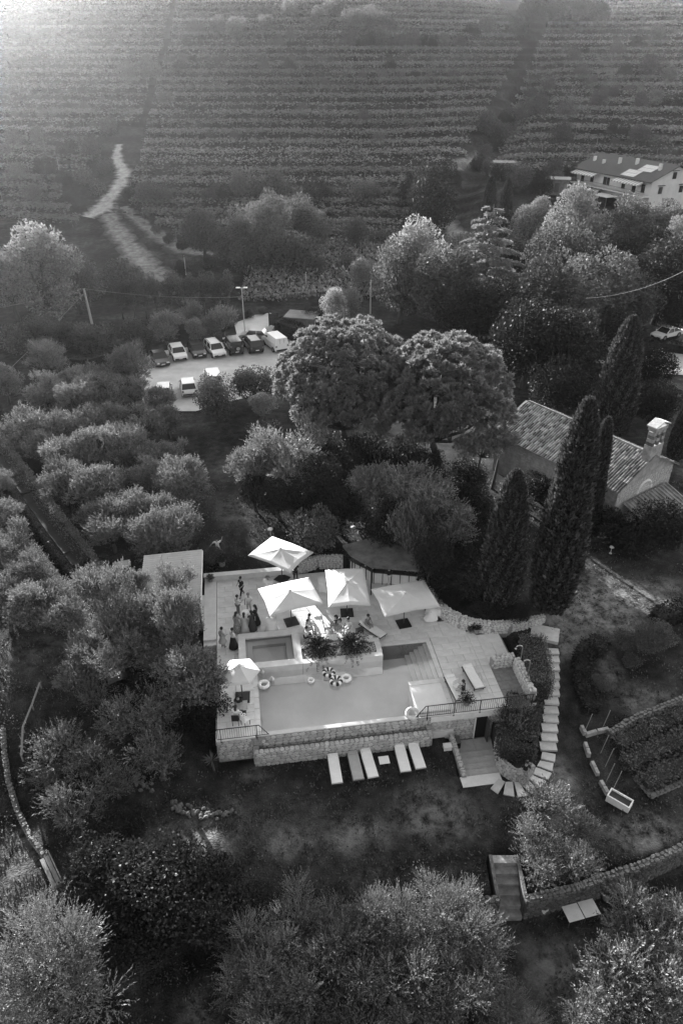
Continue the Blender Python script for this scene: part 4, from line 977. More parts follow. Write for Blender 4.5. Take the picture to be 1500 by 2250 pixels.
# spa basin
spa = thing('spa_basin', 'raised square spa basin with pale coping at the pool', 'spa', W(.95, 7.0))
def sb(nm, u0, u1, v0, v1, z0, z1, m, par=spa):
    mb = MB(); mb.prism([(u - .95, v - 7.0) for u, v in ((u0, v0), (u1, v0), (u1, v1), (u0, v1))], z0, z1); mb.build(nm, m, par)
spa.rotation_euler = (0, 0, YAW)
sb('outer_wall', -1.1, 2.98, 5.1, 5.55, -1.3, .40, M_SLAB2); sb('outer_wall', -1.1, 2.98, 8.1, 8.5, -.3, .40, M_SLAB2)
sb('outer_wall', -1.1, -.68, 5.552, 8.098, -.3, .40, M_SLAB2); sb('outer_wall', 2.54, 2.98, 5.552, 8.098, -.3, .40, M_SLAB2)
for a in ((-1.13, .95, 5.07, 5.6), (.96, 3.01, 5.07, 5.6), (-1.13, .95, 8.02, 8.53), (.96, 3.01, 8.02, 8.53), (-1.13, -.65, 5.61, 8.01), (2.5, 3.01, 5.61, 8.01)):
    sb('coping', *a, .403, .455, M_SLAB2)
sb('bench', -.68, 2.54, 5.56, 8.09, -.4, -.12, M_TILE)
for a in ((-.67, -.2, 5.57, 8.08), (2.05, 2.53, 5.57, 8.08), (-.198, 2.048, 7.55, 8.08), (-.198, 2.048, 5.57, 5.8)): sb('seat_ledge', *a, -.118, .14, M_TILE)
mb = MB(); mb.add([(-.67 - .95, 5.57 - 7, .27), (2.53 - .95, 5.57 - 7, .27), (2.53 - .95, 8.08 - 7, .27), (-.67 - .95, 8.08 - 7, .27)], [(0, 1, 2, 3)]); mb.build('water', M_WATER, spa)
# palm planter
pl = thing('palm_planter', 'raised planter with white pebbles between the spa and the pool', 'planter', W(5.65, 6.0)); pl.rotation_euler = (0, 0, YAW)
def pb(nm, u0, u1, v0, v1, z0, z1, m):
    mb = MB(); mb.prism([(u - 5.65, v - 6.0) for u, v in ((u0, v0), (u1, v0), (u1, v1), (u0, v1))], z0, z1); return mb.build(nm, m, pl)
pb('front_wall', 3.0, 8.32, 5.1, 5.42, -1.3, .40, M_SLAB2); pb('back_wall', 3.0, 8.32, 6.55, 6.8, -.3, .40, M_SLAB2); pb('end_wall', 8.0, 8.32, 5.422, 6.548, -.3, .40, M_SLAB2)
pb('soil', 3.0, 8.0, 5.42, 6.55, -.3, .30, mat('soil', .05, .95))
for k in range(5): pb('coping', 3.02 + k * 1.06, 3.02 + k * 1.06 + 1.05, 5.07, 5.45, .403, .45, M_SLAB2)
pb('coping', 7.97, 8.35, 5.46, 6.5, .403, .45, M_SLAB2); pb('coping', 3.02, 8.35, 6.51, 6.83, .403, .45, M_SLAB2)
r = np.random.default_rng(5); mb = MB()
for k in range(900):
    u, v = r.uniform(3.03, 7.95), r.uniform(5.48, 6.48); s_ = r.uniform(.025, .05)
    a = r.uniform(0, 6.3); mb.box((u - 5.65, v - 6.0, .31 + s_ * .4), (s_ * 2, s_ * 1.5, s_ * 1.1), a, .7)
o = mb.build('pebbles', mat('white_pebble', .62, .8, 20, .3), pl); o['kind'] = 'stuff'
pb('small_light', 5.35, 5.6, 5.75, 6.0, .302, .62, M_SLAB2); pb('loose_tile', 3.75, 4.1, 5.47, 5.75, .303, .36, M_SLAB2)
def cycad(u, v, z, label, seed, R_=1.1):
    r = np.random.default_rng(seed); t = thing('cycad_palm', label, 'palm', W(u, v, z))
    mb = MB().lathe([(.20, 0), (.24, .15), (.2, .4), (.1, .5)], 10, wob=.12); mb.build('trunk', M_BARK, t)
    sh = MB(); V = []; n = 46
    for i in range(n):
        a = i * 2.399; f = (i + .5) / n; el = 1.1 - 1.35 * f; L_ = R_ * r.uniform(.95, 1.3)
        u_ = np.array([math.cos(a), math.sin(a), 0]); s_ = np.array([-u_[1], u_[0], 0]); pts = []
        for k in range(9):
            q_ = k / 8; pts.append(u_ * L_ * q_ * math.cos(el * (1 - .4 * q_)) + np.array([0, 0, .48 + L_ * q_ * math.sin(el) - .62 * L_ * q_ ** 2.2]))
        pts = np.array(pts)
        for q_ in np.linspace(.12, .98, 30):
            k = min(int(q_ * 8), 7); b = pts[k] + (pts[k + 1] - pts[k]) * (q_ * 8 - k); ln = .20 * (1 - abs(q_ - .45) * 1.1)
            for sgn in (-1, 1):
                d = s_ * sgn + (pts[k + 1] - pts[k]) / L_ * 3.2 + np.array([0, 0, .25]); V.append(leaves(b[None], d[None], ln * 1.1, .042, r))
        sh.tube([tuple(x) for x in pts[::2]], [.012, .01, .008, .006, .004], 4, False)
    link('fronds', quadmesh('fronds', np.concatenate(V), r.uniform(.7, 1.3, len(V)), leafmat('cycad_leaf', .016, .1)), t)
    sh.build('frond_ribs', mat('frond_rib', .05, .7), t)
cycad(4.15, 6.05, .33, 'dark cycad palm in the planter, next to the spa', 31)
cycad(6.45, 6.05, .33, 'dark cycad palm in the planter, farther from the spa', 32, 1.2)

# ---------------------------------------------------------------- stone walls
STONES = []
for k in range(7):
    rr = random.Random(40 + k); mb = MB(); n = rr.choice((5, 6, 6, 7)); ring = []
    for i in range(n):
        a = 2 * math.pi * i / n + rr.uniform(-.25, .25); q_ = rr.uniform(.86, 1.08)
        ring.append((max(-.5, min(.5, .58 * q_ * math.cos(a))), max(-.5, min(.5, .58 * q_ * math.sin(a)))))
    vs = [(x, -.0, z) for x, z in ring] + [(x * .82, -.5 + rr.uniform(-.1, .1), z * .82) for x, z in ring]
    fs = [tuple(range(2 * n - 1, n - 1, -1))] + [(i, i + n, (i + 1) % n + n, (i + 1) % n) for i in range(n)]
    mb.add(vs, fs); STONES.append(mb.mesh('stone', M_STONE))
ROUGHS = []
for s_ in STONES:
    q_ = s_.copy(); q_.materials[0] = M_ROUGH; ROUGHS.append(q_)
def stone_face(parent, org, p0, p1, zb0, zb1, zt0, zt1, size=.30, single=True, dp=.10, seed=1, mstone=None):
    """stones on the wall face from p0 to p1 (face looks to the right hand of p0 -> p1), local to org"""
    rr = random.Random(seed); p0, p1 = Vector(p0[:2]), Vector(p1[:2]); L_ = (p1 - p0).length; d = (p1 - p0) / L_; ang = math.atan2(d.y, d.x); mb = MB(); cnt = 0
    hmax = max(zt0 - zb0, zt1 - zb1); rows = max(1, int(round(hmax / (size * .78))))
    for j in range(rows):
        t = -rr.uniform(0, size)
        while t < L_:
            wd = size * rr.uniform(.75, 1.5); c = t + wd / 2; t += wd
            if c < .05 or c > L_ - .03: continue
            f = c / L_; zb = zb0 + (zb1 - zb0) * f; zt = zt0 + (zt1 - zt0) * f; rh = (zt - zb) / rows
            if rh < .07: continue
            z = zb + rh * (j + .5) + rr.uniform(-.02, .02); pos = p0 + d * c
            sc_ = (min(wd * 1.02, 2 * min(c, L_ - c)), dp * rr.uniform(.7, 1.3), rh * rr.uniform(.92, 1.08)); me_ = rr.choice(STONES)
            loc = Vector((pos.x - org[0], pos.y - org[1], z - org[2]))
            if single:
                o = link('stone', me_, parent, loc, ang); o.scale = sc_; cnt += 1
            else:
                M = Matrix.Translation(loc) @ Matrix.Rotation(ang, 4, 'Z') @ Matrix.Diagonal((*sc_, 1))
                mb.add([M @ v_.co for v_ in me_.vertices], [tuple(p_.vertices) for p_ in me_.polygons])
    return mb, cnt
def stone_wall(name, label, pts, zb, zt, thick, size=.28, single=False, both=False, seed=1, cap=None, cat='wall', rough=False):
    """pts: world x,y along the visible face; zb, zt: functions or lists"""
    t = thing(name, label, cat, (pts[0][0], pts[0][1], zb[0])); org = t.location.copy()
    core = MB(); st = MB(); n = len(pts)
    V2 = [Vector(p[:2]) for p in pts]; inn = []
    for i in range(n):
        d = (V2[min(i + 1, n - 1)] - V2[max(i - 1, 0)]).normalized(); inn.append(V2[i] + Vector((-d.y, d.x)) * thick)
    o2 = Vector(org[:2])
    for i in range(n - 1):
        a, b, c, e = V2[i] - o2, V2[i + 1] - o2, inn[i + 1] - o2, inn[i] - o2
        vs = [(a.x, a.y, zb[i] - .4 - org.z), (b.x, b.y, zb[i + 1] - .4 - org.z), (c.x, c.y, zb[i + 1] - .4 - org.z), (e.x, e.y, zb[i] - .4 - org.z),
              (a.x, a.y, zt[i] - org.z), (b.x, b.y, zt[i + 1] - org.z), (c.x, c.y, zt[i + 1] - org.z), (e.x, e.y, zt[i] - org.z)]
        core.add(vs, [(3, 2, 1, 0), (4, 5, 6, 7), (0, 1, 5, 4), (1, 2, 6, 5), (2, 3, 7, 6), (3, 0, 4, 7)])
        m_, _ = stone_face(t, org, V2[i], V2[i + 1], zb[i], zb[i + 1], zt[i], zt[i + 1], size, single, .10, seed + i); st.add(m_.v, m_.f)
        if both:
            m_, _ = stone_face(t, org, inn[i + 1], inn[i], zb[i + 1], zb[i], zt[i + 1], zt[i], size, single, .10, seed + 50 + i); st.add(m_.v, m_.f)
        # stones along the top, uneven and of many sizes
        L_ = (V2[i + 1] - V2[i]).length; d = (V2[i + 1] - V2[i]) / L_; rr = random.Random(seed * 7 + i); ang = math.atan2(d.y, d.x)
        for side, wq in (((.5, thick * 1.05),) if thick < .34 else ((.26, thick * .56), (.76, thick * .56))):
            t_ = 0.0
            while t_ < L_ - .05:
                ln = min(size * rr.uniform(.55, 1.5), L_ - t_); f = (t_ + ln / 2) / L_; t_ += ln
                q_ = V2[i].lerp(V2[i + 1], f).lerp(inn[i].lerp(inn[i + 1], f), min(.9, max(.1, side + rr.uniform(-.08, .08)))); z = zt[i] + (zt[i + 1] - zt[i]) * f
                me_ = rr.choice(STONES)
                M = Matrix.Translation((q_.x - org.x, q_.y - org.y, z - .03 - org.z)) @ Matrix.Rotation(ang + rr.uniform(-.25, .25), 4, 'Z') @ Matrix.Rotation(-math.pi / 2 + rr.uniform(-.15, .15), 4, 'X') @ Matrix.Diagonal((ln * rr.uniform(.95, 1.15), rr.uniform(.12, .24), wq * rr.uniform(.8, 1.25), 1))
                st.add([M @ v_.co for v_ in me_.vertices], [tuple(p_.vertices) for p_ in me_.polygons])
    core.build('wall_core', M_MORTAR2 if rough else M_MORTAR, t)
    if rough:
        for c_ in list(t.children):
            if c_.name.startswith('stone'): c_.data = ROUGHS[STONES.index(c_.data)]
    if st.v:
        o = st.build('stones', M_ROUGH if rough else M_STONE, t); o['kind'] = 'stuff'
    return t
# retaining wall in front of the pool: stones one by one
zl = -1.9
rw = thing('pool_retaining_wall', 'pale stone retaining wall under the infinity edge of the pool', 'wall', W(0, -.06, zl)); org = rw.location.copy()
def blk(par, org, nm, u0, u1, v0, v1, z0, z1, m):
    mb = MB(); q_ = [W(u0, v0), W(u1, v0), W(u1, v1), W(u0, v1)]; mb.prism([(p[0] - org[0], p[1] - org[1]) for p in q_], z0 - org[2], z1 - org[2]); return mb.build(nm, m, par)
blk(rw, org, 'wall_core', -2.62, 11.62, -.06, .0, -2.6, -.12, M_MORTAR); blk(rw, org, 'wall_core', 11.63, 17.0, -.06, -.0, -3.0, -.1, M_MORTAR)
stone_face(rw, org, W(0, -.062), W(11.6, -.062), -1.25, -1.25, -.14, -.14, .34, True, .09, 3)
for a in ((-2.65, -.35), (11.62, 17.02)):
    blk(rw, org, 'edge_coping', a[0], a[1], -.12, .045, -.098, .006, M_SLAB2)
sw = thing('pool_side_wall', 'pale stone wall under the railing left of the pool', 'wall', W(-2.6, -.06, -1.7)); o2_ = sw.location.copy()
blk(sw, o2_, 'wall_core', -2.625, -.55, -.105, -.065, -2.6, -.11, M_MORTAR)
stone_face(sw, o2_, W(-2.62, -.107), W(-.55, -.107), -1.75, -1.85, -.12, -.12, .30, True, .08, 5)
stone_face(sw, o2_, W(-2.645, 5.0), W(-2.645, .0), -.9, -1.7, -.12, -.12, .32, True, .08, 6)
cw_ = thing('cellar_wall', 'pale stone wall with the cellar door below the right railing', 'wall', W(11.6, -.06, -2.45)); o3_ = cw_.location.copy()
mb_, _ = stone_face(cw_, o3_, W(10.3, -.065), W(13.15, -.065), -2.45, -2.45, -.55, -.55, .26, True, .05, 7)
stone_face(cw_, o3_, W(14.0, -.065), W(16.2, -.065), -2.0, -2.0, -.55, -.55, .26, True, .05, 8)
blk(cw_, o3_, 'lintel', 10.3, 16.9, -.13, -.062, -.52, -.13, M_SLAB)
dr = thing('cellar_door', 'dark open doorway in the stone wall below the railing', 'door', W(13.55, -.05, -2.45)); o4_ = dr.location.copy()
blk(dr, o4_, 'shade_panel', 13.2, 13.95, -.085, -.061, -2.44, -.6, mat('doorway_shade', .008, .9))  # thin black panel stands for the unlit inside of the doorway
blk(dr, o4_, 'door_jamb', 13.14, 13.2, -.16, -.062, -2.44, -.56, M_SLAB); blk(dr, o4_, 'door_jamb', 13.95, 14.01, -.16, -.062, -2.44, -.56, M_SLAB)
blk(dr, o4_, 'door_leaf', 13.90, 13.945, -.55, -.09, -2.42, -.62, M_WOODD)
# overflow basin wall
bs = thing('overflow_basin', 'low stone trough wall catching the pool overflow', 'wall', W(5, -.4, zl)); o5_ = bs.location.copy()
blk(bs, o5_, 'wall_core', -.5, 10.3, -.72, -.42, -2.3, -.80, M_MORTAR); blk(bs, o5_, 'wall_core', -.5, -.2, -.418, -.11, -2.3, -.80, M_MORTAR); blk(bs, o5_, 'wall_core', 10.0, 10.3, -.418, -.07, -2.3, -.70, M_MORTAR)
blk(bs, o5_, 'trough_floor', -.2, 10.0, -.418, -.165, -2.0, -1.28, mat('trough_floor', .30, .9, 2, .2))
stone_face(bs, o5_, W(-.5, -.722), W(10.3, -.722), -1.95, -1.95, -.80, -.80, .30, True, .07, 9)
stone_face(bs, o5_, W(-.502, -.12), W(-.502, -.70), -1.9, -1.9, -.80, -.80, .3, True, .07, 10)
stone_face(bs, o5_, W(10.302, -.70), W(10.302, -.1), -1.9, -1.9, -.80, -.72, .3, True, .07, 11)
rr = random.Random(12)
for k in range(36):
    u = -.35 + k * .3; o = link('cap_stone', STONES[k % 7], bs, W(u, -.57 + rr.uniform(-.02, .02), -.80) - o5_); o.scale = (.30, .10, .33); o.rotation_euler = (-math.pi / 2, 0, YAW + rr.uniform(-.2, .2))
# curved wall round the raised bed
cpts = [(12.25, 13.0), (12.35, 11.8), (12.75, 10.43), (13.0, 9.2), (13.45, 8.25), (14.2, 7.4), (15.1, 6.9), (16.3, 6.55), (17.6, 6.5), (19.0, 6.7), (20.4, 7.05)]
stone_wall('curved_garden_wall', 'curved pale stone wall holding the raised bed beside the terrace', [W(a, b)[:2] for a, b in cpts], [-.05] * 11, [1.0, 1.0, 1.0, .98, .95, .9, .85, .78, .72, .66, .6], .45, .24, False, seed=21)
stone_wall('back_garden_wall', 'stone wall behind the parasols left of the bar', [W(a, b)[:2] for a, b in ((3.3, 15.3), (5.2, 15.8), (7.2, 15.6))], [-.05] * 3, [.95, 1.0, 1.0], .4, .24, False, seed=22)
# shower corner walls
stone_wall('shower_wall', 'low stone wall closing the shower corner at the back', [W(a, b)[:2] for a, b in ((15.2, 3.3), (16.75, 3.3))], [-.05, -.05], [.78, .82], .4, .26, False, True, 23)
stone_wall('shower_wall', 'low stone wall beside the shower posts', [W(a, b)[:2] for a, b in ((16.62, 3.25), (16.62, .25))], [-.05, -.05], [.8, .75], .4, .26, False, True, 24)
# lower terrace walls
LWp = [(p[0], p[1]) for p in LOWW if p[0] > -1]
stepx0, stepx1 = STX0, STX1
lft = [p for p in LWp if p[0] < stepx0 - .2] + [(stepx0 - .05, float(np.interp(stepx0, [p[0] for p in LOWW], [p[1] for p in LOWW])))]
rgt = [(stepx1 + .05, float(np.interp(stepx1, [p[0] for p in LOWW], [p[1] for p in LOWW])))] + [p for p in LWp if p[0] > stepx1 + .3]
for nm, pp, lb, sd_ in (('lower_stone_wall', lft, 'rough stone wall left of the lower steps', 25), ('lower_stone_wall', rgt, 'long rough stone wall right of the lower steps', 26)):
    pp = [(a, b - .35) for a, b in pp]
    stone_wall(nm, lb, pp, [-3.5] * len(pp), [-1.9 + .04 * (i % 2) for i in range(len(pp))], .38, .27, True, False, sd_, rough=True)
# steps from the lawn to the lower terrace
ls = thing('lower_steps', 'rough stone steps down to the lower terrace', 'steps', (stepx0, LOWW[0][1], -3.5)); ls.location = ((stepx0 + stepx1) / 2, rgt[0][1] + 1.35, -3.5)
wst = stepx1 - stepx0 - .1
for i in range(6):
    mb = MB(); mb.box((0, -.42 * i + .6, (1.62 - i * .27) / 2 - .1), (wst + .1, .44, 1.62 - i * .27 + .2)); mb.build('step', mat('rough_step', .24, .9, 3, .35, .5), ls)
sdw = MB(); sdw.box((-wst / 2 - .14, -.35, .75), (.18, 2.4, 1.75)); sdw.build('side_wall', M_ROUGH, ls)
sdw = MB(); sdw.box((wst / 2 + .14, -.35, .72), (.18, 2.4, 1.75)); sdw.build('side_wall', M_ROUGH, ls)
# cellar steps beside the lawn
cs = thing('cellar_steps', 'broad pale steps leading down to the cellar door', 'steps', W(12.8, -1.8, -2.45)); cs.rotation_euler = (0, 0, YAW)
def cb(nm, u0, u1, v0, v1, z0, z1, m):
    mb = MB(); mb.prism([(u - 12.8, v + 1.8) for u, v in ((u0, v0), (u1, v0), (u1, v1), (u0, v1))], z0 + 2.45, z1 + 2.45); mb.build(nm, m, cs)
M_PATH = mat('path_slab', .50, .8, 2.2, .16, .2, bscale=20, obj_var=.10)
M_STEP = mat('step_stone', .38, .85, 2.5, .14, .2, obj_var=.05)
cb('landing', 11.75, 13.1, -1.15, -.14, -3, -2.45, M_STEP); cb('landing', 13.11, 14.5, -1.15, -.14, -3, -2.455, M_STEP)
for i in range(4): cb('step', 11.75, 14.2 - .1 * i, -1.16 - (i + 1) * .52, -1.16 - i * .52 - .004, -3, -2.45 + .11 * (i + 1), M_STEP)
cb('bottom_slab', 11.35, 13.75, -3.95, -3.25, -2.2, -1.86, M_SLAB2)
stone_wall('cellar_side_wall', 'low stone wall along the left side of the cellar steps', [W(a, b)[:2] for a, b in ((11.72, -3.3), (11.72, -.35))], [-2.5, -2.5], [-1.72, -1.5], .26, .24, False, False, 27)
stone_wall('bank_wall', 'curved stone wall round the foot of the clipped bank', [W(a, b)[:2] for a, b in ((14.1, -1.3), (13.8, -2.5), (13.85, -3.4), (14.3, -3.95), (15.05, -4.05), (15.7, -3.7))], [-2.4, -2.2, -2.0, -1.9, -1.85, -1.75], [-1.0, -1.0, -1.05, -1.1, -1.1, -1.05], .35, .24, False, False, 28)
bank = MB(); bp_ = [W(a, b) for a, b in ((14.3, -.1), (13.95, -2.5), (14.0, -3.3), (14.4, -3.85), (15.05, -3.9), (15.6, -3.5), (16.4, -1.6), (17.6, .8), (18.6, 3.2), (19.0, 6.0), (16.85, 6.0), (16.85, -.1))]
bank.prism([p[:2] for p in bp_], -2.6, -1.12); 
tag(bank.build('planted_bank', mat('bank_soil', .03, .95, 4, .4, .6)), kind='structure')
# slab steps running round the bank
sp_ = thing('slab_path', 'stepped path of pale slabs round the planted bank', 'path'); sp_['kind'] = 'structure'; del sp_['category']
ctr = [(1196, 1393, 0, 48, 26), (1211, 1433, 0, 30, 14)] + [(1212 - .0 * i, y, 0, 30, 16.5) for i, y in enumerate((1450, 1467, 1486, 1504, 1522))] + [(1210, 1541, 0, 31, 17), (1209, 1562, 0, 32, 17.5), (1208, 1581, 0, 33, 17.5), (1206, 1601, 0, 34, 18), (1205, 1622, 0, 35, 18), (1203, 1642, 0, 36, 18.5)]
for i, (a, b, rt, wpx, dpx) in enumerate(ctr):
    p = at(a, b); d = depth(p); wd = wpx * d / FPX * (1.0 if i else 1.25); dp = dpx * d / FPX / math.sin(R(48)) * (1.0 if i else 1.5)
    mb = MB(); mb.box((0, 0, -.10), (wd, dp * .86, .26)); mb.build('slab', M_PATH, sp_, loc=(p.x, p.y, p.z + .10), rz=-R(4) - rt + (.0 if i else -.25))
fan_ = [[(1125, 1140), (1225, 1155), (1220, 1215), (1115, 1190)], [(1110, 1203), (1210, 1223), (1200, 1282), (1087, 1242)], [(1080, 1253), (1195, 1297), (1170, 1345), (1050, 1298)], [(1040, 1306), (1155, 1358), (1115, 1405), (1015, 1330)],
        [(1008, 1338), (1092, 1420), (1045, 1450), (958, 1372)], [(915, 1365), (955, 1368), (1012, 1468), (945, 1475)], [(850, 1365), (905, 1365), (917, 1472), (835, 1455)], [(800, 1338), (848, 1362), (795, 1450), (740, 1410)]]
for q_ in fan_:
    ps = [at(860 + a * .2933, 1320 + b * .2933) for a, b in q_]; c_ = sum(ps, Vector()) / 4; zc = max(gz(p.x, p.y) for p in ps) + .08
    mb = MB(); mb.prism([(p.x - c_.x, p.y - c_.y) for p in ps], -.25, 0); mb.build('slab', M_PATH, sp_, loc=(c_.x, c_.y, zc))
# ---------------------------------------------------------------- railings
def railing(label, u0, u1, v, ht=.95, slope=None):
    t = thing('iron_railing', label, 'railing', W(u0, v, 0), YAW); L_ = u1 - u0
    sl = .55
    a0, a1 = (0, L_ - sl) if slope == 'r' else (sl, L_)
    mb = MB(); mb.bar((a0, 0, ht), (a1, 0, ht), .05, .03)
    if slope == 'r': mb.bar((a1, 0, ht), (L_, 0, .08), .05, .03)
    else: mb.bar((a0, 0, ht), (0, 0, .08), .05, .03)
    mb.build('handrail', M_BLACK, t)
    mb = MB(); mb.bar((0, 0, .10), (L_, 0, .10), .035, .02); mb.build('bottom_rail', M_BLACK, t)
    n = int(L_ / .13); bm_ = MB().box((0, 0, .5), (.016, .016, 1.0)).mesh('bar', M_BLACK)
    for i in range(1, n):
        x = L_ * i / n; top = ht
        if slope == 'r' and x > a1: top = ht - (ht - .1) * (x - a1) / sl
        if slope == 'l' and x < a0: top = ht - (ht - .1) * (a0 - x) / sl
        o = link('bar', bm_, t, (x, 0, .1)); o.scale = (1, 1, max(.02, top - .1))
    pm = MB().box((0, 0, ht / 2 - .15), (.035, .035, ht + .3)).box((0, .03, -.12), (.07, .12, .07)).mesh('post', M_BLACK)
    for x in np.linspace(.25 if slope != 'l' else .7, L_ - (.7 if slope == 'r' else .1), max(2, int(L_ / 1.25))): link('post', pm, t, (float(x), 0, 0))
railing('black iron railing at the left front of the terrace', -2.6, .45, -.11, slope='r')
railing('black iron railing along the right front of the terrace', 9.35, 16.75, -.11, slope='l')
# ================================================================ BUILDINGS
# ---- chapel
ZC = .6
def solve_chapel():
    best = None
    for ze in np.arange(3.8, 6.0, .1):
        for dz in np.arange(1.0, 3.4, .1):
            zr = ze + dz; R0, R1, E0, E1 = P(1156, 880, zr), P(1437, 1001, zr), P(1089, 945, ze), P(1353, 1077, ze)
            a = math.atan2(R1.y - R0.y, R1.x - R0.x); d = Vector((math.cos(a), math.sin(a))); n = Vector((-d.y, d.x))
            al = (E1 - R1).xy.dot(d); hw = (R1 - E1).xy.dot(n); sl = dz / max(hw, .1)
            c = abs(al) * 2 + abs(sl - .52) * 6 + abs(ze - 4.6) * .4
            if best is None or c < best[0]: best = (c, ze, zr, R0, R1, a, hw, al)
    return best
_, zE, zR, R0, R1, CA, HW, AL = solve_chapel()
CL = (R1 - R0).xy.length
print('chapel', zE, zR, HW, CL, AL)
ch = thing('stone_chapel', 'small old stone chapel with curved tile roof and bell gable', 'chapel', (R1.x, R1.y, ZC), CA)
# local: x along ridge (0 = front gable, -CL = far end), y towards the far slope
M_RENDER = mat('old_plaster', .30, .95, 2.0, .35, .5, bscale=12)
he, hr = zE - ZC, zR - ZC; hwl = HW * .94
mb = MB()
for y0 in (-hwl, hwl - .45): mb.box((-CL / 2, y0 + .225, he / 2 - .4), (CL - .4, .45, he + .75))
mb.build('side_wall', M_RENDER, ch)
for x0, nm in ((-.45, 'front_gable'), (-CL + .45, 'rear_gable')):
    mb = MB(); pr = [(-hwl, -.6), (hwl, -.6), (hwl, he), (0, hr + .05), (-hwl, he)]
    n = len(pr); vs = [(x0 - .28, y, z) for y, z in pr] + [(x0 + .28, y, z) for y, z in pr]
    mb.add(vs, [tuple(range(n)), tuple(range(2 * n - 1, n - 1, -1))] + [(i, i + n, (i + 1) % n + n, (i + 1) % n) for i in range(n)]); g = mb.build(nm, M_RENDER, ch)
    if nm == 'front_gable':
        st, _ = stone_face(ch, (0, 0, 0), (x0 + .285, -hwl), (x0 + .285, hwl), 0, 0, he, he, .34, False, .05, 31); st.build('gable_stones', M_STONE, g)['kind'] = 'stuff'
st, _ = stone_face(ch, (0, 0, 0), (-CL + .3, -hwl - .005), (-.2, -hwl - .005), 0, 0, he - .1, he - .1, .34, False, .04, 32)
st.build('wall_stones', M_RENDER, ch)['kind'] = 'stuff'
# roof: boards below, rows of curved clay tiles above
M_CLAY = mat('clay_tile', .20, .9, 1.4, .55, .4, bscale=10, obj_var=.1)
rl = math.hypot(HW + .25, hr - he + .2); th = math.atan2(hr - he, HW)
for s_ in (-1, 1):
    mb = MB(); ex = .25
    y1 = s_ * (HW + ex); z1 = he - ex * math.tan(th)
    mb.add([(.1, 0, hr - .06), (-CL - .1, 0, hr - .06), (-CL - .1, y1, z1 - .06), (.1, y1, z1 - .06), (.1, 0, hr), (-CL - .1, 0, hr), (-CL - .1, y1, z1), (.1, y1, z1)],
           [(0, 1, 2, 3), (7, 6, 5, 4), (0, 4, 5, 1), (1, 5, 6, 2), (2, 6, 7, 3), (3, 7, 4, 0)])
    rf = mb.build('roof', M_CLAY, ch)
    V = []; T = []; rr = np.random.default_rng(33); pitch = .235; nrow = 12; k = 0
    nseg = 5; nv = MB()
    ncol = int((CL + .2) / pitch); sl_len = math.hypot(y1, hr - z1)
    verts = []; faces = []; tn = []
    for c in range(ncol):
        x = .1 - (c + .5) * pitch
        for j in range(nrow):
            f0, f1 = j / nrow, (j + 1.12) / nrow; lift = .03 + rr.uniform(0, .02); rw_ = pitch * .43; tt = rr.choice([.35, .6, .8, 1.0, 1.3, 1.8]); b0 = len(verts)
            jx = rr.uniform(-.015, .015)
            for f, rs, lf in ((f0, .8, lift * .4), (min(f1, 1.02), 1.0, lift * 1.5)):
                for q_ in range(nseg):
                    a = math.pi * q_ / (nseg - 1); verts.append((x + jx + math.cos(a) * rw_ * rs, y1 * f, hr + (z1 - hr) * f + math.sin(a) * rw_ * .8 * rs + lf)); tn.append(tt)
            for q_ in range(nseg - 1): faces.append((b0 + q_, b0 + q_ + 1, b0 + nseg + q_ + 1, b0 + nseg + q_))
    me = bpy.data.meshes.new('roof_tiles'); me.from_pydata(verts, [], faces); a_ = me.attributes.new('tone', 'FLOAT', 'POINT'); a_.data.foreach_set('value', tn)
    mt = MATS.get('clay_tile_set')
    if mt is None: mt = leafmat('clay_tile_set', .13, 0.0, 0.0)
    me.materials.append(mt); o = link('roof_tiles', me, rf); o['kind'] = 'stuff'
mb = MB()
for k in range(int(CL / .36)): mb.tube([(-k * .36, 0, hr + .03), (-k * .36 - .4, 0, hr + .05)], .11, 6)
o = mb.build('ridge_tiles', M_CLAY, ch); o['kind'] = 'stuff'
# bell gable on the front gable
bg_ = MB(); gx0 = .0
bgt = thing('bell_gable', None, None); bpy.data.objects.remove(bgt)
mbp = MB(); mbp.box((-.3, 0, hr + .25), (.7, 1.6, 1.5)); bgo = mbp.build('bell_gable', M_RENDER, ch)
for y in (-.64, 0, .64):
    for k in range(4): MB().box((-.3, y, hr + 1.15 + k * .3), (.62 - .06 * (k % 2), .28 + .07 * (k % 2), .27), 0, .95).build('pier_stone', M_RENDER if k % 2 else M_ROUGH, bgo)
MB().box((-.3, 0, hr + 2.42), (.72, 1.66, .3)).build('bell_lintel', M_RENDER, bgo)
for s_ in (-1, 1):
    mb = MB(); mb.add([(-.75, 0, hr + 3.0), (.15, 0, hr + 3.0), (.15, s_ * .95, hr + 2.62), (-.75, s_ * .95, hr + 2.62), (-.75, 0, hr + 3.1), (.15, 0, hr + 3.1), (.15, s_ * .95, hr + 2.72), (-.75, s_ * .95, hr + 2.72)], [(0, 1, 2, 3), (7, 6, 5, 4), (0, 4, 5, 1), (1, 5, 6, 2), (2, 6, 7, 3), (3, 7, 4, 0)])
    mb.build('gable_cap', M_STONE, bgo)
MB().lathe([(.02, .5), (.10, .46), (.14, .2), (.2, 0), (.16, .0)], 10, (-.3, .32, hr + 1.4)).build('bell', M_BLACK, bgo)
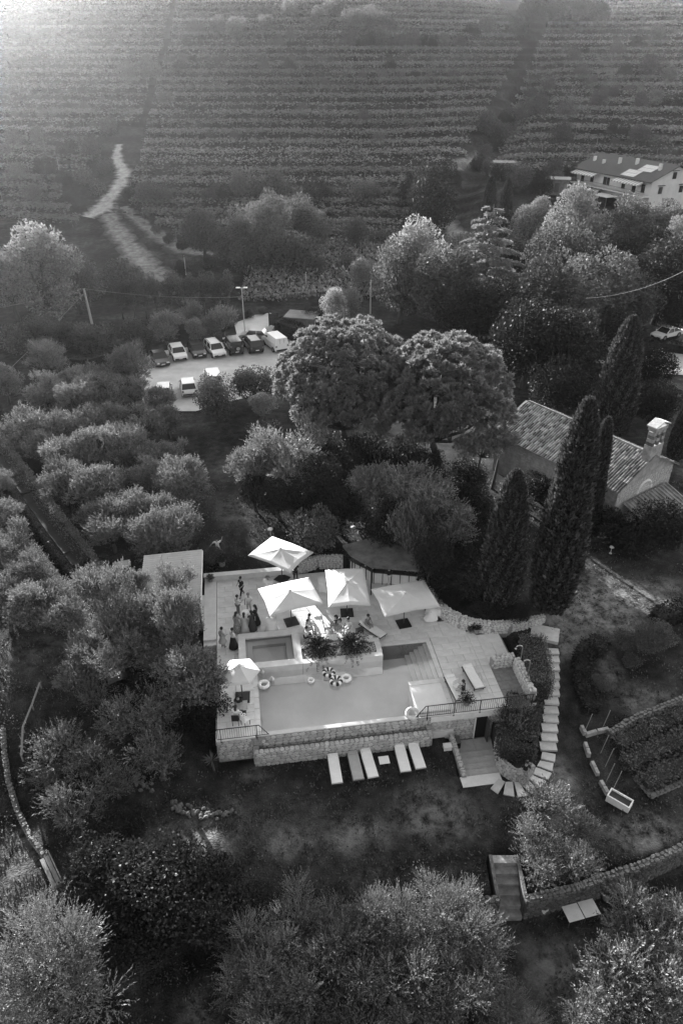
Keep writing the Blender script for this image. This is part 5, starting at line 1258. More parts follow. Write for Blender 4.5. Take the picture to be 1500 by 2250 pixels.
# porch in front of the gable
po = MB(); pw = hwl * .8
po.add([(.1, -pw, he * .62), (.1, pw, he * .62), (2.6, pw, he * .40), (2.6, -pw, he * .40), (.1, -pw, he * .62 + .08), (.1, pw, he * .62 + .08), (2.6, pw, he * .40 + .08), (2.6, -pw, he * .40 + .08)], [(0, 1, 2, 3), (7, 6, 5, 4), (0, 4, 5, 1), (1, 5, 6, 2), (2, 6, 7, 3), (3, 7, 4, 0)])
por = po.build('porch_roof', M_CLAY, ch)
for k in range(14):
    y = -pw + (k + .5) * 2 * pw / 14; MB().tube([(.1, y, he * .62 + .12), (1.3, y, he * .51 + .12), (2.65, y, he * .40 + .11)], .085, 6).build('porch_tile', M_CLAY, por)
for y in (-pw + .15, pw - .15): MB().tube([(2.4, y, -.4), (2.4, y, he * .41)], .12, 8).build('porch_post', M_WOODD, ch)
ar = MB(); pts_ = [(-.165 + 0.0, math.cos(a) * .95, he * .66 + math.sin(a) * .95) for a in np.linspace(0, math.pi, 13)]
ar.tube(pts_, .13, 6); ar.build('arch', M_SLAB, ch)
fan = MB(); fan.add([(-.15, 0, he * .66)] + [(-.15, math.cos(a) * .85, he * .66 + math.sin(a) * .85) for a in np.linspace(0, math.pi, 13)], [(0, i, i + 1) for i in range(1, 13)]); fan.build('arch_infill', mat('pale_plaster', .5, .9), ch)

# ---- farmhouse
hb = at(1433, 462); zh = hb.z; he_ = 6.2
h1 = P(1433, 397, zh + he_); h0 = P(1270, 366, zh + he_); HA = math.atan2(h1.y - h0.y, h1.x - h0.x); HL = (h1 - h0).xy.length
print('house', h1, h0, math.degrees(HA), HL, zh)
hs = thing('farmhouse', 'pale two storey house with tiled roof, awnings and solar panels', 'house', (h1.x, h1.y, zh), HA)
# local: x 0..-HL along the front (front faces -y), y 0..HD to the back
HD = 12.0; KX = HL / 22; M_HWALL = mat('house_plaster', .58, .9, .8, .10); M_HROOF = mat('house_roof', .075, .9, 3, .2, .3, stretch=(6, 1, 1)); M_GLASS = mat('dark_glass', .03, .15, 3, .2, spec=.6); M_SHUT = mat('shutter', .10, .7)
MB().box((-HL / 2, HD / 2, he_ / 2 - 1.5), (HL, HD, he_ + 3)).build('walls', M_HWALL, hs)
rz_ = 2.5
mb = MB(); mb.add([(0, .0, he_), (0, HD, he_), (0, HD / 2, he_ + rz_), (-HL, 0, he_), (-HL, HD, he_), (-HL, HD / 2, he_ + rz_)], [(0, 1, 2), (5, 4, 3), (0, 2, 5, 3), (1, 4, 5, 2), (0, 3, 4, 1)]); mb.build('gable_wall', M_HWALL, hs)
for s_, nm in ((0, 'front'), (1, 'back')):
    y0 = -1.1 if s_ == 0 else HD + 1.1; z0 = he_ - 1.1 * rz_ / (HD / 2)
    mb = MB(); a = [(.7, y0, z0 + .06), (-HL - .7, y0, z0 + .06), (-HL - .7, HD / 2, he_ + rz_ + .06), (.7, HD / 2, he_ + rz_ + .06)]
    mb.add(a + [(x, y, z + .16) for x, y, z in a], [(0, 1, 2, 3), (7, 6, 5, 4), (0, 4, 5, 1), (1, 5, 6, 2), (2, 6, 7, 3), (3, 7, 4, 0)]); rf = mb.build('roof', M_HROOF, hs)
    if s_ == 0:
        def onroof(x, t): return (x, y0 + (HD / 2 - y0) * t, z0 + (he_ + rz_ - z0) * t + .22)
        for x, t, hh in ((x * KX, t, hh) for x, t, hh in ((-20.3, .55, .9), (-17.0, .5, .7), (-13.2, .62, 1.1), (-9.0, .72, 1.1), (-1.9, .62, 1.2))):
            q_ = onroof(x, t); c_ = MB().box((q_[0], q_[1], q_[2] + hh / 2 - .2), (.55, .55, hh + .4)).build('chimney', M_HWALL, rf)
        for x, t0_ in ((-5.2, .08), (-3.0, .42)):
            for kx in range(4):
                for ky in range(2):
                    a, b = t0_ + ky * .17, t0_ + ky * .17 + .16; x0 = x - kx * 1.05
                    mb = MB(); q_ = [onroof(x0, a), onroof(x0 - 1.0, a), onroof(x0 - 1.0, b), onroof(x0, b)]
                    mb.add([(p[0], p[1], p[2] + .04) for p in q_] + [(p[0], p[1], p[2] + .10) for p in q_], [(0, 1, 2, 3), (7, 6, 5, 4), (0, 4, 5, 1), (1, 5, 6, 2), (2, 6, 7, 3), (3, 7, 4, 0)]); mb.build('solar_panel', mat('solar_glass', .20, .35, 4, .1, spec=.8), rf)
def win(x, z, w_, h_, nm='window'):
    f = MB().box((x, -.03, z), (w_ + .14, .08, h_ + .14)).build(nm, M_HWALL, hs); MB().box((x, -.08, z), (w_, .04, h_)).build('pane', M_GLASS, f)
    if nm == 'window': MB().box((x, -.10, z - h_ / 2 - .1), (w_ + .3, .2, .06)).build('sill', M_HWALL, f)
for x in (-20, -17, -13, -12, -7.5, -4.5, -2): win(x * KX, 4.4, .9 if x > -12.5 and x < -11 else 1.1, 1.6 if x not in (-20, -4.5) else 2.1, 'window' if x not in (-20, -4.5) else 'balcony_door')
for x in (-19, -15, -10, -6, -2.5): win(x * KX, 1.3, 1.1, 1.5)
for y, z in ((5.5, 6.9), (2.5, 4.2), (8, 4.2), (5.5, 1.5)):
    f = MB().box((.03, y, z), (.08, 1.2, 1.5)).build('window', M_HWALL, hs); MB().box((.08, y, z), (.04, 1.0, 1.3)).build('pane', M_GLASS, f); MB().box((.2, y, z + .95), (.5, 1.6, .1)).build('window_hood', M_HROOF, f)
MB().box((-HL / 2, -.9, 3.05), (HL, 1.8, .2)).build('balcony_floor', M_HWALL, hs)
rl_ = MB()
rl_.bar((-HL, -1.75, 4.05), (0, -1.75, 4.05), .06)
for k in range(74): rl_.bar((-HL + k * .3 * KX, -1.75, 3.15), (-HL + k * .3 * KX, -1.75, 4.05), .03)
rl_.build('balcony_rail', M_SHUT, hs)['kind'] = 'stuff'
def awning(x0, x1, z, out, nm='awning'):
    root = None
    n = int((x0 - x1) / .45)
    for k in range(n):
        xa = x0 - (x0 - x1) * k / n; xb = x0 - (x0 - x1) * (k + 1) / n
        mb = MB(); a = [(xa, -.1, z), (xb, -.1, z), (xb, -out, z - .75), (xa, -out, z - .75)]; mb.add(a + [(x, y, zz - .03) for x, y, zz in a] + [(xb, -out, z - 1.0), (xa, -out, z - 1.0)], [(0, 1, 2, 3), (7, 6, 5, 4), (3, 2, 8, 9), (0, 4, 5, 1), (0, 3, 7, 4), (1, 5, 6, 2)])
        m_ = mat('awning_white', .66, .9, 2, .05) if k % 2 else mat('awning_grey', .34, .9, 2, .05)
        if root is None: root = mb.build(nm, m_, hs)
        else: mb.build('stripe', m_, root)
awning(-14.5 * KX, -21.8 * KX, 6.0, 2.2); awning(-1.2 * KX, -9.0 * KX, 6.0, 2.2); awning(-12.5 * KX, -20 * KX, 2.9, 3.0)
MB().box((-9.5, -3.6, 2.3), (5.5, 3.2, .12), 0).build('terrace_canopy', M_HWALL, hs)
for x in (-12, -7): MB().box((x, -5, .7), (.1, .1, 3.2)).build('canopy_post', M_SHUT, hs)
# sheds
for i, (a, b, wx, wy, hh, lb) in enumerate([(1105, 356, 5.5, 2.8, 2.4, 'low flat roofed shed at the end of the farm track'), (1225, 392, 5, 2.8, 2.6, 'small dark shed with pale roof left of the house'), (664, 692, 4, 2.5, 2.5, 'flat roofed hut behind the gate hedge')]):
    p = at(a, b, hh); t = thing('small_shed', lb, 'shed', p, -.25)
    MB().box((0, 0, hh / 2 - .5), (wx, wy, hh + 1)).build('walls', mat('shed_wall', .12, .9, 2, .3), t); MB().box((0, -.1, hh + .06), (wx + .6, wy + .6, .12), 0, 1, .05).build('roof', mat('shed_roof', .16, .8, 1, .3), t); MB().box((0, -wy / 2 - .03, .9), (1.0, .06, 1.9)).build('door', M_WOODD, t)

# ---- pavilion with corrugated roof
pc = [(-14.6, 42.9), (-10.45, 44.4), (-9.65, 38.4), (-13.9, 37.5)]
pv = thing('garden_pavilion', 'garden shelter with pale corrugated roof beside the terrace', 'pavilion', (-12.1, 40.8, gz(-12.1, 40.8)), YAW)
zp = pv.location.z
PX0, PX1, PY0, PY1 = -2.1, 2.15, -2.85, 2.9
n = 22; vs = []; fs = []; K = 6
for i in range(n * K + 1):
    y = PY0 + (PY1 - PY0) * i / (n * K); z = 2.55 - zp + .11 * math.cos(2 * math.pi * i / K) + (y - PY0) * .02
    vs += [(PX0, y, z), (PX1, y, z + .12), (PX0, y, z - .02), (PX1, y, z + .10)]
for i in range(n * K): b = i * 4; fs += [(b, b + 1, b + 5, b + 4), (b + 2, b + 6, b + 7, b + 3)]
mb = MB(); mb.add(vs, fs); mb.build('roof', mat('corrugated_sheet', .55, .5, 2, .12, spec=.5), pv)
MB().box((PX1 + .03, 0, 2.72 - zp), (.07, PY1 - PY0 + .1, .14)).build('roof_edge', M_SLAB2, pv)
for x in (PX0 + .2, PX1 - .2):
    for y in (PY0 + .2, PY1 - .2): MB().box((x, y, (2.5 - zp) / 2 - .2), (.12, .12, 2.5 - zp + .4)).build('post', M_WOODD, pv)
for y in np.linspace(PY0 + .2, PY1 - .2, 4): MB().box((0, y, 2.42 - zp), (PX1 - PX0 - .1, .08, .14)).build('beam', M_WOODD, pv)

# ---- bar with dark tarpaulin roof
bpts = [(752, 1200), (770, 1222), (815, 1247), (925, 1256), (905, 1215), (830, 1180)]
bw = [P(a, b, 2.6) for a, b in bpts]; bc = sum((Vector(p) for p in bw), Vector()) / 6
br = thing('garden_bar', 'garden bar with dark flat roof and angled counter', 'bar', (bc.x, bc.y, 0))
mb = MB(); mb.prism([(p.x - bc.x, p.y - bc.y) for p in bw], 2.55, 2.68); mb.build('roof', mat('dark_tarpaulin', .085, .8, 1.1, .5, .4, bscale=3), br)
cpt = [P(a, b, 0) for a, b in ((768, 1238), (782, 1262), (815, 1272), (915, 1278))]
cn = [P(a, b, 1.05) for a, b in ((772, 1228), (795, 1240), (822, 1254), (918, 1262))]
for i in range(3):
    a, b = cn[i] - br.location, cn[i + 1] - br.location; d = (b - a).xy.normalized(); L_ = (b - a).xy.length
    mid = (a + b) / 2; ang = math.atan2(d.y, d.x)
    MB().box((mid.x, mid.y, 1.04), (L_ + .1, .5, .06), ang).build('counter_top', M_WOODD, br)
    MB().box((mid.x - d.y * .05, mid.y + d.x * .05, .48), (L_ + .05, .3, .98), ang).build('counter_front', M_SLAB, br)
    k = max(2, int(L_ / .55))
    for j in range(k + 1):
        q_ = a.lerp(b, j / k); MB().box((q_.x + d.y * .25, q_.y - d.x * .25, .52), (.05, .05, 1.02), ang).build('upright', M_BLACK, br)
for p in bw[1:5]: MB().box((p.x - bc.x + (bc.x - p.x) * .06, p.y - bc.y + (bc.y - p.y) * .06, 1.28), (.09, .09, 2.54)).build('post', M_BLACK, br)
rr = random.Random(3)
for k in range(14):
    q_ = cn[1].lerp(cn[3], (k + .5) / 14) if k > 3 else cn[1].lerp(cn[2], k / 4)
    hh = rr.uniform(.16, .3); bo = thing('bar_bottle', '%s on the bar counter under the dark roof, %s from the left' % ('pale bottle' if k % 2 else 'dark bottle', nth(k)), 'bottle', (q_.x + rr.uniform(-.1, .1), q_.y + rr.uniform(-.12, .12), 1.072), 0, 'bottles on the bar')
    MB().lathe([(.045, 0), (.045, hh * .6), (.018, hh * .8), (.018, hh)], 8).build('bottle_body', mat('pale_glass', .4, .2) if k % 2 else M_GLASS, bo); MB().lathe([(.021, hh), (.021, hh + .03)], 6).build('cap', M_SLAB2, bo)

# ================================================================ FURNITURE
CANM = mat('parasol_canvas', .46, .85, 1.2, .06, .1, bscale=8)
def parasol(px, py, wx, wy, rz, label, ztop=2.85, zed=2.38, pole_base=None, n=4, hexa=False):
    base = P(px, py, 0); t = thing('parasol', label, 'parasol', base, rz, 'parasols')
    if hexa: cor = [(wx / 2 * math.cos(math.pi / 3 * k), wx / 2 * math.sin(math.pi / 3 * k)) for k in range(6)]
    else: cor = [(-wx / 2, -wy / 2), (wx / 2, -wy / 2), (wx / 2, wy / 2), (-wx / 2, wy / 2)]
    can = thing('canopy', None, None); can.parent = t
    edge = []
    for i in range(len(cor)):
        a, b = Vector(cor[i]), Vector(cor[(i + 1) % len(cor)])
        edge.append((a, zed))
        if not hexa: edge.append(((a + b) / 2 * .965, zed + .10))
    m = len(edge)
    for i in range(m):
        (a, za), (b, zb) = edge[i], edge[(i + 1) % m]; mb = MB(); K = 6; vs = []
        for k in range(K + 1):
            f = k / K; sag = -.10 * math.sin(math.pi * f)
            for q_ in (0, .5, 1):
                p = a.lerp(b, q_) * f; zz = ztop + (za + (zb - za) * q_ - ztop) * f + sag * (1 - .0) * (1.0 if q_ == .5 else .55) * .7
                vs.append((p.x, p.y, zz))
        fs = []
        for k in range(K):
            for q_ in range(2): b0 = k * 3 + q_; fs.append((b0, b0 + 1, b0 + 4, b0 + 3))
        # valance
        nb = len(vs); e = vs[-3:]; vs += [(x * 1.005, y * 1.005, z - .05) for x, y, z in e]; fs += [(nb - 3 + q_, nb - 2 + q_, nb + 1 + q_, nb + q_) for q_ in range(2)]
        mb.add(vs, fs); mb.build('panel', CANM, can, True)
        MB().bar((0, 0, ztop - .06), (a.x * .98, a.y * .98, za - .05), .025).build('rib', M_WOODD, t)
    MB().tube([(0, 0, .04), (0, 0, ztop - .01)], .035, 8).build('pole', M_WOODD, t)
    MB().lathe([(.12, ztop + .01), (.10, ztop + .05), (.02, ztop + .12)], 10).build('finial', CANM, t)
    MB().box((0, 0, .035), (.92, .92, .07)).build('base_plate', M_BLACK, t)
    return t
parasol(620, 1272, 3.9, 3.0, R(57 - 90 + 0), 'square white parasol standing farthest back, above the lawn edge')
parasol(640, 1367, 3.75, 3.1, R(20.7), 'square white parasol over the standing guests, second from the left')
parasol(762, 1347, 2.85, 4.2, R(4.2), 'square white parasol in the middle, over the seated guests')
parasol(886, 1371, 3.95, 3.05, R(15.5), 'square white parasol on the right, beside the cloth covered table')
parasol(533, 1533, 2.45, 2.45, R(5), 'smaller hexagonal white parasol at the left of the pool', 2.75, 2.25, hexa=True)

def lounger_parts(t, mat_, back=0.0, L_=2.1, wd=.68):
    fr = MB(); fr.bar((-wd / 2, 0, .26), (-wd / 2, L_, .26), .05, .06); fr.bar((wd / 2, 0, .26), (wd / 2, L_, .26), .05, .06); fr.bar((-wd / 2, .03, .26), (wd / 2, .03, .26), .05, .06); fr.bar((-wd / 2, L_ - .03, .26), (wd / 2, L_ - .03, .26), .05, .06)
    fr.build('frame', M_WOODD, t)
    for x in (-wd / 2 + .03, wd / 2 - .03):
        for y in (.15, L_ - .2): MB().box((x, y, .12), (.05, .05, .25)).build('leg', M_WOODD, t)
    mb = MB(); nx_ = 8; hinge = L_ * .66
    def prof(y):
        return .29 + (max(0, y - hinge) * math.tan(back))
    vs = []; ys = np.linspace(.03, L_ - .03, 22)
    for y in ys:
        r_ = .035 if y not in (ys[0], ys[-1]) else .0
        z = prof(y); wob = .004 * math.sin(y * 19)
        vs += [(-wd / 2 + .02, y, z), (-wd / 2 + .02, y, z + .07 + wob), (-wd / 2 + .06, y, z + .10 + wob), (wd / 2 - .06, y, z + .10 + wob), (wd / 2 - .02, y, z + .07 + wob), (wd / 2 - .02, y, z)]
    fs = []
    for i in range(len(ys) - 1):
        for k in range(6): fs.append((i * 6 + k, i * 6 + (k + 1) % 6, (i + 1) * 6 + (k + 1) % 6, (i + 1) * 6 + k))
    fs += [tuple(range(6)), tuple(range(len(vs) - 1, len(vs) - 7, -1))]
    mb.add(vs, fs); mb.build('mattress', mat_, t)
    mb = MB(); yh = L_ - .2; mb.box((0, yh, prof(yh) + .135), (wd - .1, .26, .08), 0, .86, math.atan(math.tan(back)) if back else 0); mb.build('headrest', mat_, t)
def lounger(u, v, z, rz, label, mat_=None, back=0.0, group='loungers on the lawn'):
    t = thing('sun_lounger', label, 'sun lounger', W(u, v, z), YAW + rz, group); lounger_parts(t, mat_ or M_WHITE, back); return t
zlw = -1.9
def lawn_at(px, py): return at(px, py)
for i, (a, b, m_, lb) in enumerate([(741, 1730, M_WHITE, 'white sun lounger on the dark lawn, first from the left'), (788, 1722, M_GREYF, 'grey sun lounger without cushion, second on the dark lawn'), (820, 1717, M_WHITE, 'white sun lounger directly left of the small white table'),
                                   (891, 1704, M_WHITE, 'white sun lounger directly right of the small white table'), (924, 1697, M_WHITE, 'white sun lounger on the dark lawn nearest the cellar steps')]):
    p = lawn_at(a, b); u, v = UV(p.x, p.y); lounger(u, v, p.z, R(2 + (i % 3 - 1) * 2), lb, m_, .12 if i != 1 else .05)
def small_table(p, w_, l_, h_, rz, label, m_=None, cat='table', group=None):
    t = thing('low_table', label, cat, p, rz, group); MB().box((0, 0, h_ - .02), (w_, l_, .04)).build('table_top', m_ or M_WHITE, t)
    for x in (-1, 1):
        for y in (-1, 1): MB().box((x * (w_ / 2 - .05), y * (l_ / 2 - .05), h_ / 2 - .02), (.04, .04, h_ - .04)).build('leg', M_WOODD, t)
    return t
small_table(lawn_at(843, 1678), .62, .55, .35, YAW, 'small white side table between the lawn loungers')
# on the terrace
def dk(px, py, z=0): p = P(px, py, z); return UV(p.x, p.y)
for a, b, rz, lb, bk_ in [(1053, 1520, .12, 'white sun lounger on the sunlit corner by the railing', .1), (1012, 1545, .10, 'white sun lounger half hidden behind the potted flowers', .1), (842, 1405, .62, 'white sun lounger with a sitting guest behind the palms', .25), (705, 1402, .02, 'white daybed under the middle parasol beside the spa', .0), (820, 1412, 1.35, 'low white daybed behind the right palm', 0), (745, 1408, 1.5, 'low white daybed behind the left palm', 0)]:
    u, v = dk(a, b); lounger(u, v, .0, rz, lb, None, bk_, 'daybeds on the terrace')
def draped(px, py, r_, h_, label, flare=1.25, z=0):
    t = thing('draped_table', label, 'table', P(px, py, z)); mb = MB(); n = 28; vs = []; fs = []; lv = [(1.0, h_), (1.0, h_ - .04), (.9, h_ * .6), (1.02, h_ * .3), (flare, .02)]
    for j, (q_, zz) in enumerate(lv):
        for k in range(n):
            a = 2 * math.pi * k / n; f = 1 + (.10 * math.sin(a * 7 + j) * (j / 4)); vs.append((r_ * q_ * f * math.cos(a), r_ * q_ * f * math.sin(a), zz))
    for j in range(len(lv) - 1):
        for k in range(n): fs.append((j * n + k, (j * n + (k + 1) % n), (j + 1) * n + (k + 1) % n, (j + 1) * n + k))
    fs.append(tuple(range(n))); mb.add(vs, fs); mb.build('tablecloth', M_WHITE2, t, True)
    MB().tube([(0, 0, 0), (0, 0, h_ - .05)], .04, 8).build('stem', M_BLACK, t); MB().lathe([(r_ * .7, .0), (r_ * .7, .015)], 16).build('foot', M_BLACK, t)
    return t
draped(590, 1300, .40, 1.1, 'tall cloth draped bar table with flowers near the back wall')
draped(597, 1388, .40, 1.1, 'tall cloth draped bar table under the left parasol edge')
draped(544, 1372, .42, 1.05, 'tall cloth draped bar table with guests standing round it')
draped(712, 1292, .48, .85, 'cloth draped table left of the middle parasol')
def bouquet(p, label, s_=1.0, seed=1, m_=None):
    r = np.random.default_rng(seed); t = thing('flower_vase', label, 'flowers', p); MB().lathe([(.05, 0), (.07, .05), (.06, .12), (.045, .16)], 10).build('vase', mat('vase_glass', .3, .3), t)
    n = 260; d = sph(n, r); d[:, 2] = np.abs(d[:, 2]); b = d * r.uniform(.04, .17, (n, 1)) * s_ + np.array([0, 0, .2]); V = leaves(b, d, .07, .045, r); link('blooms', quadmesh('blooms', V, r.choice([.4, 1.0, 3.0], n), L_PALE), t)
pp = P(590, 1300); bouquet((pp.x, pp.y, 1.1), 'small vase of flowers on the tall table near the back wall', 1, 2)
# low table with a sweeping cloth by the curved wall
lt = P(955, 1352); t = thing('draped_table', 'low table with long white cloth beside the curved wall', 'table', lt, R(20))
MB().box((0, 0, .72), (1.1, .7, .04)).build('table_top', M_WOODD, t)
for x in (-.5, .5):
    for y in (-.3, .3): MB().box((x, y, .36), (.05, .05, .7)).build('leg', M_WOODD, t)
mb = MB(); vs = []; nn = 36
rim = []
for k in range(nn):
    a = 2 * math.pi * k / nn; c_, s__ = math.cos(a), math.sin(a); q_ = 1 / max(abs(c_) / .57, abs(s__) / .37); rim.append((c_ * q_, s__ * q_, a))
for (x, y, a) in rim: vs.append((x, y, .75))
for (x, y, a) in rim: f = 1.05 + .07 * math.sin(a * 6); vs.append((x * f, y * f, .45 + .05 * math.sin(a * 5)))
for (x, y, a) in rim:
    f = 1.15 + .14 * math.sin(a * 6) + (.55 if -math.pi * .95 < (a - 2 * math.pi if a > math.pi else a) < -math.pi * .55 else 0); vs.append((x * f, y * f, .12 + .10 * math.sin(a * 4 + 1)))
fs = [tuple(range(nn))] + [(j * nn + k, j * nn + (k + 1) % nn, (j + 1) * nn + (k + 1) % nn, (j + 1) * nn + k) for j in range(2) for k in range(nn)]
mb.add(vs, fs); mb.build('tablecloth', M_WHITE2, t, True)
bouquet((lt.x + .2, lt.y + .1, .752), 'flower arrangement on the low cloth covered table', 1.6, 3)
# round cafe tables under the trees
def round_table(px, py, r_, h_, label):
    t = thing('round_table', label, 'table', at(px, py)); MB().lathe([(r_, h_ - .03), (r_, h_)], 20).build('table_top', mat('table_grey', .34, .6), t); MB().tube([(0, 0, .03), (0, 0, h_ - .03)], .035, 8).build('stem', M_BLACK, t); MB().lathe([(r_ * .6, 0), (r_ * .5, .03)], 16).build('foot', M_BLACK, t)
round_table(792, 1170, .48, .75, 'round garden table in the shade behind the bar')
def chair(px, py, rz, label, m_=None, z=None):
    p = at(px, py) if z is None else P(px, py, z); t = thing('garden_chair', label, 'chair', p, rz); MB().box((0, 0, .45), (.42, .42, .04)).build('seat', m_ or M_WHITE, t)
    mb = MB(); mb.box((0, .2, .72), (.42, .03, .42)); mb.build('backrest', m_ or M_WHITE, t)
    for x in (-.18, .18):
        for y in (-.18, .18): MB().box((x, y, .22), (.03, .03, .44)).build('leg', M_BLACK, t)
chair(776, 1168, .9, 'pale garden chair left of the shaded round table'); chair(664, 1095, 2.2, 'pale garden chair under the dark tree')
chair(742, 1095, 1.2, 'pale garden chair in the shade below the left pine')
# lamps and posts in the garden
def mushroom_lamp(px, py, h_, label, r_=.24):
    t = thing('garden_lamp', label, 'lamp', at(px, py)); MB().tube([(0, 0, -.05), (0, 0, h_)], .025, 8).build('stem', M_SLAB, t); MB().lathe([(.02, h_ - .02), (r_, h_ + .0), (r_ * .8, h_ + .09), (.03, h_ + .15)], 18).build('lamp_shade', M_WHITE, t, True); MB().lathe([(.12, 0), (.1, .06)], 12).build('foot', M_SLAB, t)
mushroom_lamp(595, 1183, .9, 'pale mushroom lamp on the lawn above the rear parasol'); mushroom_lamp(1340, 1216, .6, 'pale mushroom lamp on the grass below the chapel', .2)
gp = at(862, 1075); t = thing('globe_lamp_post', 'white post with two round globes below the pines', 'lamp', gp)
MB().tube([(0, 0, -.1), (0, 0, 1.7)], .07, 8).build('post', M_WHITE2, t); MB().lathe([(.14, 0), (.12, .15), (.08, .2)], 10).build('foot', M_WHITE2, t)
for x, z in ((.28, 1.25), (.22, .85)):
    mb = MB().lathe([(.02, -.15), (.11, -.11), (.15, 0), (.11, .11), (.02, .15)], 12, (x, 0, z)); mb.build('globe', M_WHITE2, t, True); MB().bar((0, 0, z), (x, 0, z), .03).build('arm', M_WHITE2, t)
# outdoor showers
for px, py, lb in ((1136, 1470, 'curved steel shower post nearer the pool terrace back'), (1152, 1502, 'curved steel shower post nearer the railing')):
    b = P(px, py, 0); t = thing('outdoor_shower', lb, 'shower', (b.x + .1, b.y, -.1)); ms = mat('steel', .5, .3, 5, .1, 0, .9)
    MB().tube([(0, 0, 0), (0, 0, 1.95)] + [(-.22 + .22 * math.cos(a), 0, 1.95 + .22 * math.sin(a)) for a in np.linspace(.3, math.pi, 7)], .035, 8).build('pipe', ms, t, True); MB().lathe([(.08, 0), (.03, .05)], 12, (-.44, 0, 1.90)).build('shower_head', ms, t); MB().box((0, 0, .04), (.25, .25, .08)).build('base', M_SLAB, t)
# pots
def pot(p, r_, h_, label, plant_kind=None, m_=None, ps=.4):
    t = thing('plant_pot', label, 'plant pot', p); MB().lathe([(r_ * .72, 0), (r_ * .95, h_ * .8), (r_ * 1.06, h_ * .82), (r_ * 1.06, h_), (r_ * .9, h_), (r_ * .88, h_ * .85)], 16).build('pot', m_ or mat('terracotta', .22, .9, 5, .2), t)
    MB().lathe([(.01, h_ * .86), (r_ * .88, h_ * .86)], 16, cap=False).build('soil', mat('soil', .05, .95), t)
    if plant_kind:
        r = np.random.default_rng(int(r_ * 1000) + int(p[0] * 7)); n = 500; d = sph(n, r); d[:, 2] = np.abs(d[:, 2]); b = d * r.uniform(.2, 1, (n, 1)) * ps * np.array([1, 1, 1.1]) + np.array([0, 0, h_]); link('foliage', quadmesh('foliage', leaves(b, d + r.normal(size=(n, 3)) * .5, .12, .05, r), r.choice([.6, 1., 1.4], n), plant_kind), t)
    return t
pot(P(1045, 1390), .26, .45, 'terracotta pot with a dark plant against the curved wall', L_DARK, None, .42); pot(P(1033, 1390), .16, .25, 'small pot with pale leaves beside the terracotta one', L_OLIVE, None, .22)
pot(W(-3.05, 15.2, .12), .2, .3, 'pot with pale flowers at the back left corner of the terrace', L_PALE, None, .3)
pot(P(487, 1262, .0) + Vector((0, .6, .4)), .3, .5, 'large pot with a leafy shrub behind the back wall', L_DARK, None, .55)
fp = P(1024, 1548); pot((fp.x, fp.y, 0), .25, .4, 'pot with dark bush and white flowers at the right railing', L_DARK, None, .55)
r = np.random.default_rng(8)
o = [o for o in bpy.data.objects if o.name.startswith('plant_pot')][-1]
n = 26; d = sph(n, r); d[:, 2] = np.abs(d[:, 2]); link('blooms', quadmesh('blooms', leaves(d * .56 + np.array([0, 0, .42]), d, .12, .10, r), np.full(n, 4.5), L_PALE), o)
for a, b, lb, m_ in ((1168, 2000, 'empty dark pot beside the slab at the foot of the steps', None), (1191, 2003, 'empty pale pot, second from the lower steps', M_WHITE2), (1330, 1975, 'dark pot right of the two white tables', None)):
    p = at(a, b); pot(p, .25, .5, lb, None, m_)
# ---- pool toys
def ring(px, py, R_, r_, label, stripes=False, m_=None, tilt=0):
    p = P(px, py, -.02); t = thing('swim_ring', label, 'swim ring', (p.x, p.y, .02)); N = 12; seg = 4
    for k in range(N if stripes else 1):
        mb = MB(); a0 = 2 * math.pi * k / N; a1 = 2 * math.pi * (k + 1) / N if stripes else 2 * math.pi; pts = [(R_ * math.cos(a), R_ * math.sin(a), r_ * .75) for a in np.linspace(a0, a1, 5 if stripes else 33)]
        mb.tube(pts, r_, 10, stripes); mb.build('stripe' if stripes else 'tube', (mat('ring_black', .02, .35) if k % 2 else mat('ring_white', .75, .35)) if stripes else (m_ or mat('ring_white', .75, .35)), t, True)
    MB().box((R_ + r_ * .7, 0, r_ * .9), (.03, .03, .05)).build('valve', mat('ring_white', .75, .35), t)
    if tilt: t.rotation_euler = (tilt, 0, 0)
ring(722, 1481, .31, .13, 'black and white striped swim ring, farther of the two', True); ring(738, 1499, .31, .13, 'black and white striped swim ring, nearer of the two', True)
ring(760, 1493, .26, .11, 'white swim ring touching the striped rings'); ring(683, 1497, .17, .07, 'small white swim ring left of the striped rings'); ring(580, 1507, .28, .11, 'white swim ring by the left pool edge')
t = ring(905, 1570, .34, .10, 'white swim ring leaning at the pool corner by the railing', False, mat('ring_pale', .5, .4), .3)
for px, py, lb in ((575, 1476, 'beach ball in the corner of pool and spa'), (597, 1493, 'beach ball floating beside the white swim ring')):
    p = P(px, py, .1); t = thing('beach_ball', lb, 'ball', (p.x, p.y, .12))
    for k in range(6):
        mb = MB(); vs = []; nn = 8
        for i in range(nn + 1):
            e = math.pi * i / nn - math.pi / 2
            for j in range(4): a = 2 * math.pi * (k + j / 3) / 6; vs.append((.19 * math.cos(e) * math.cos(a), .19 * math.cos(e) * math.sin(a), .19 * math.sin(e)))
        mb.add(vs, [(i * 4 + j, i * 4 + j + 1, (i + 1) * 4 + j + 1, (i + 1) * 4 + j) for i in range(nn) for j in range(3)]); mb.build('ball_panel', mat('ball_white', .6, .5) if k % 2 else mat('ball_grey', .35, .5), t, True)
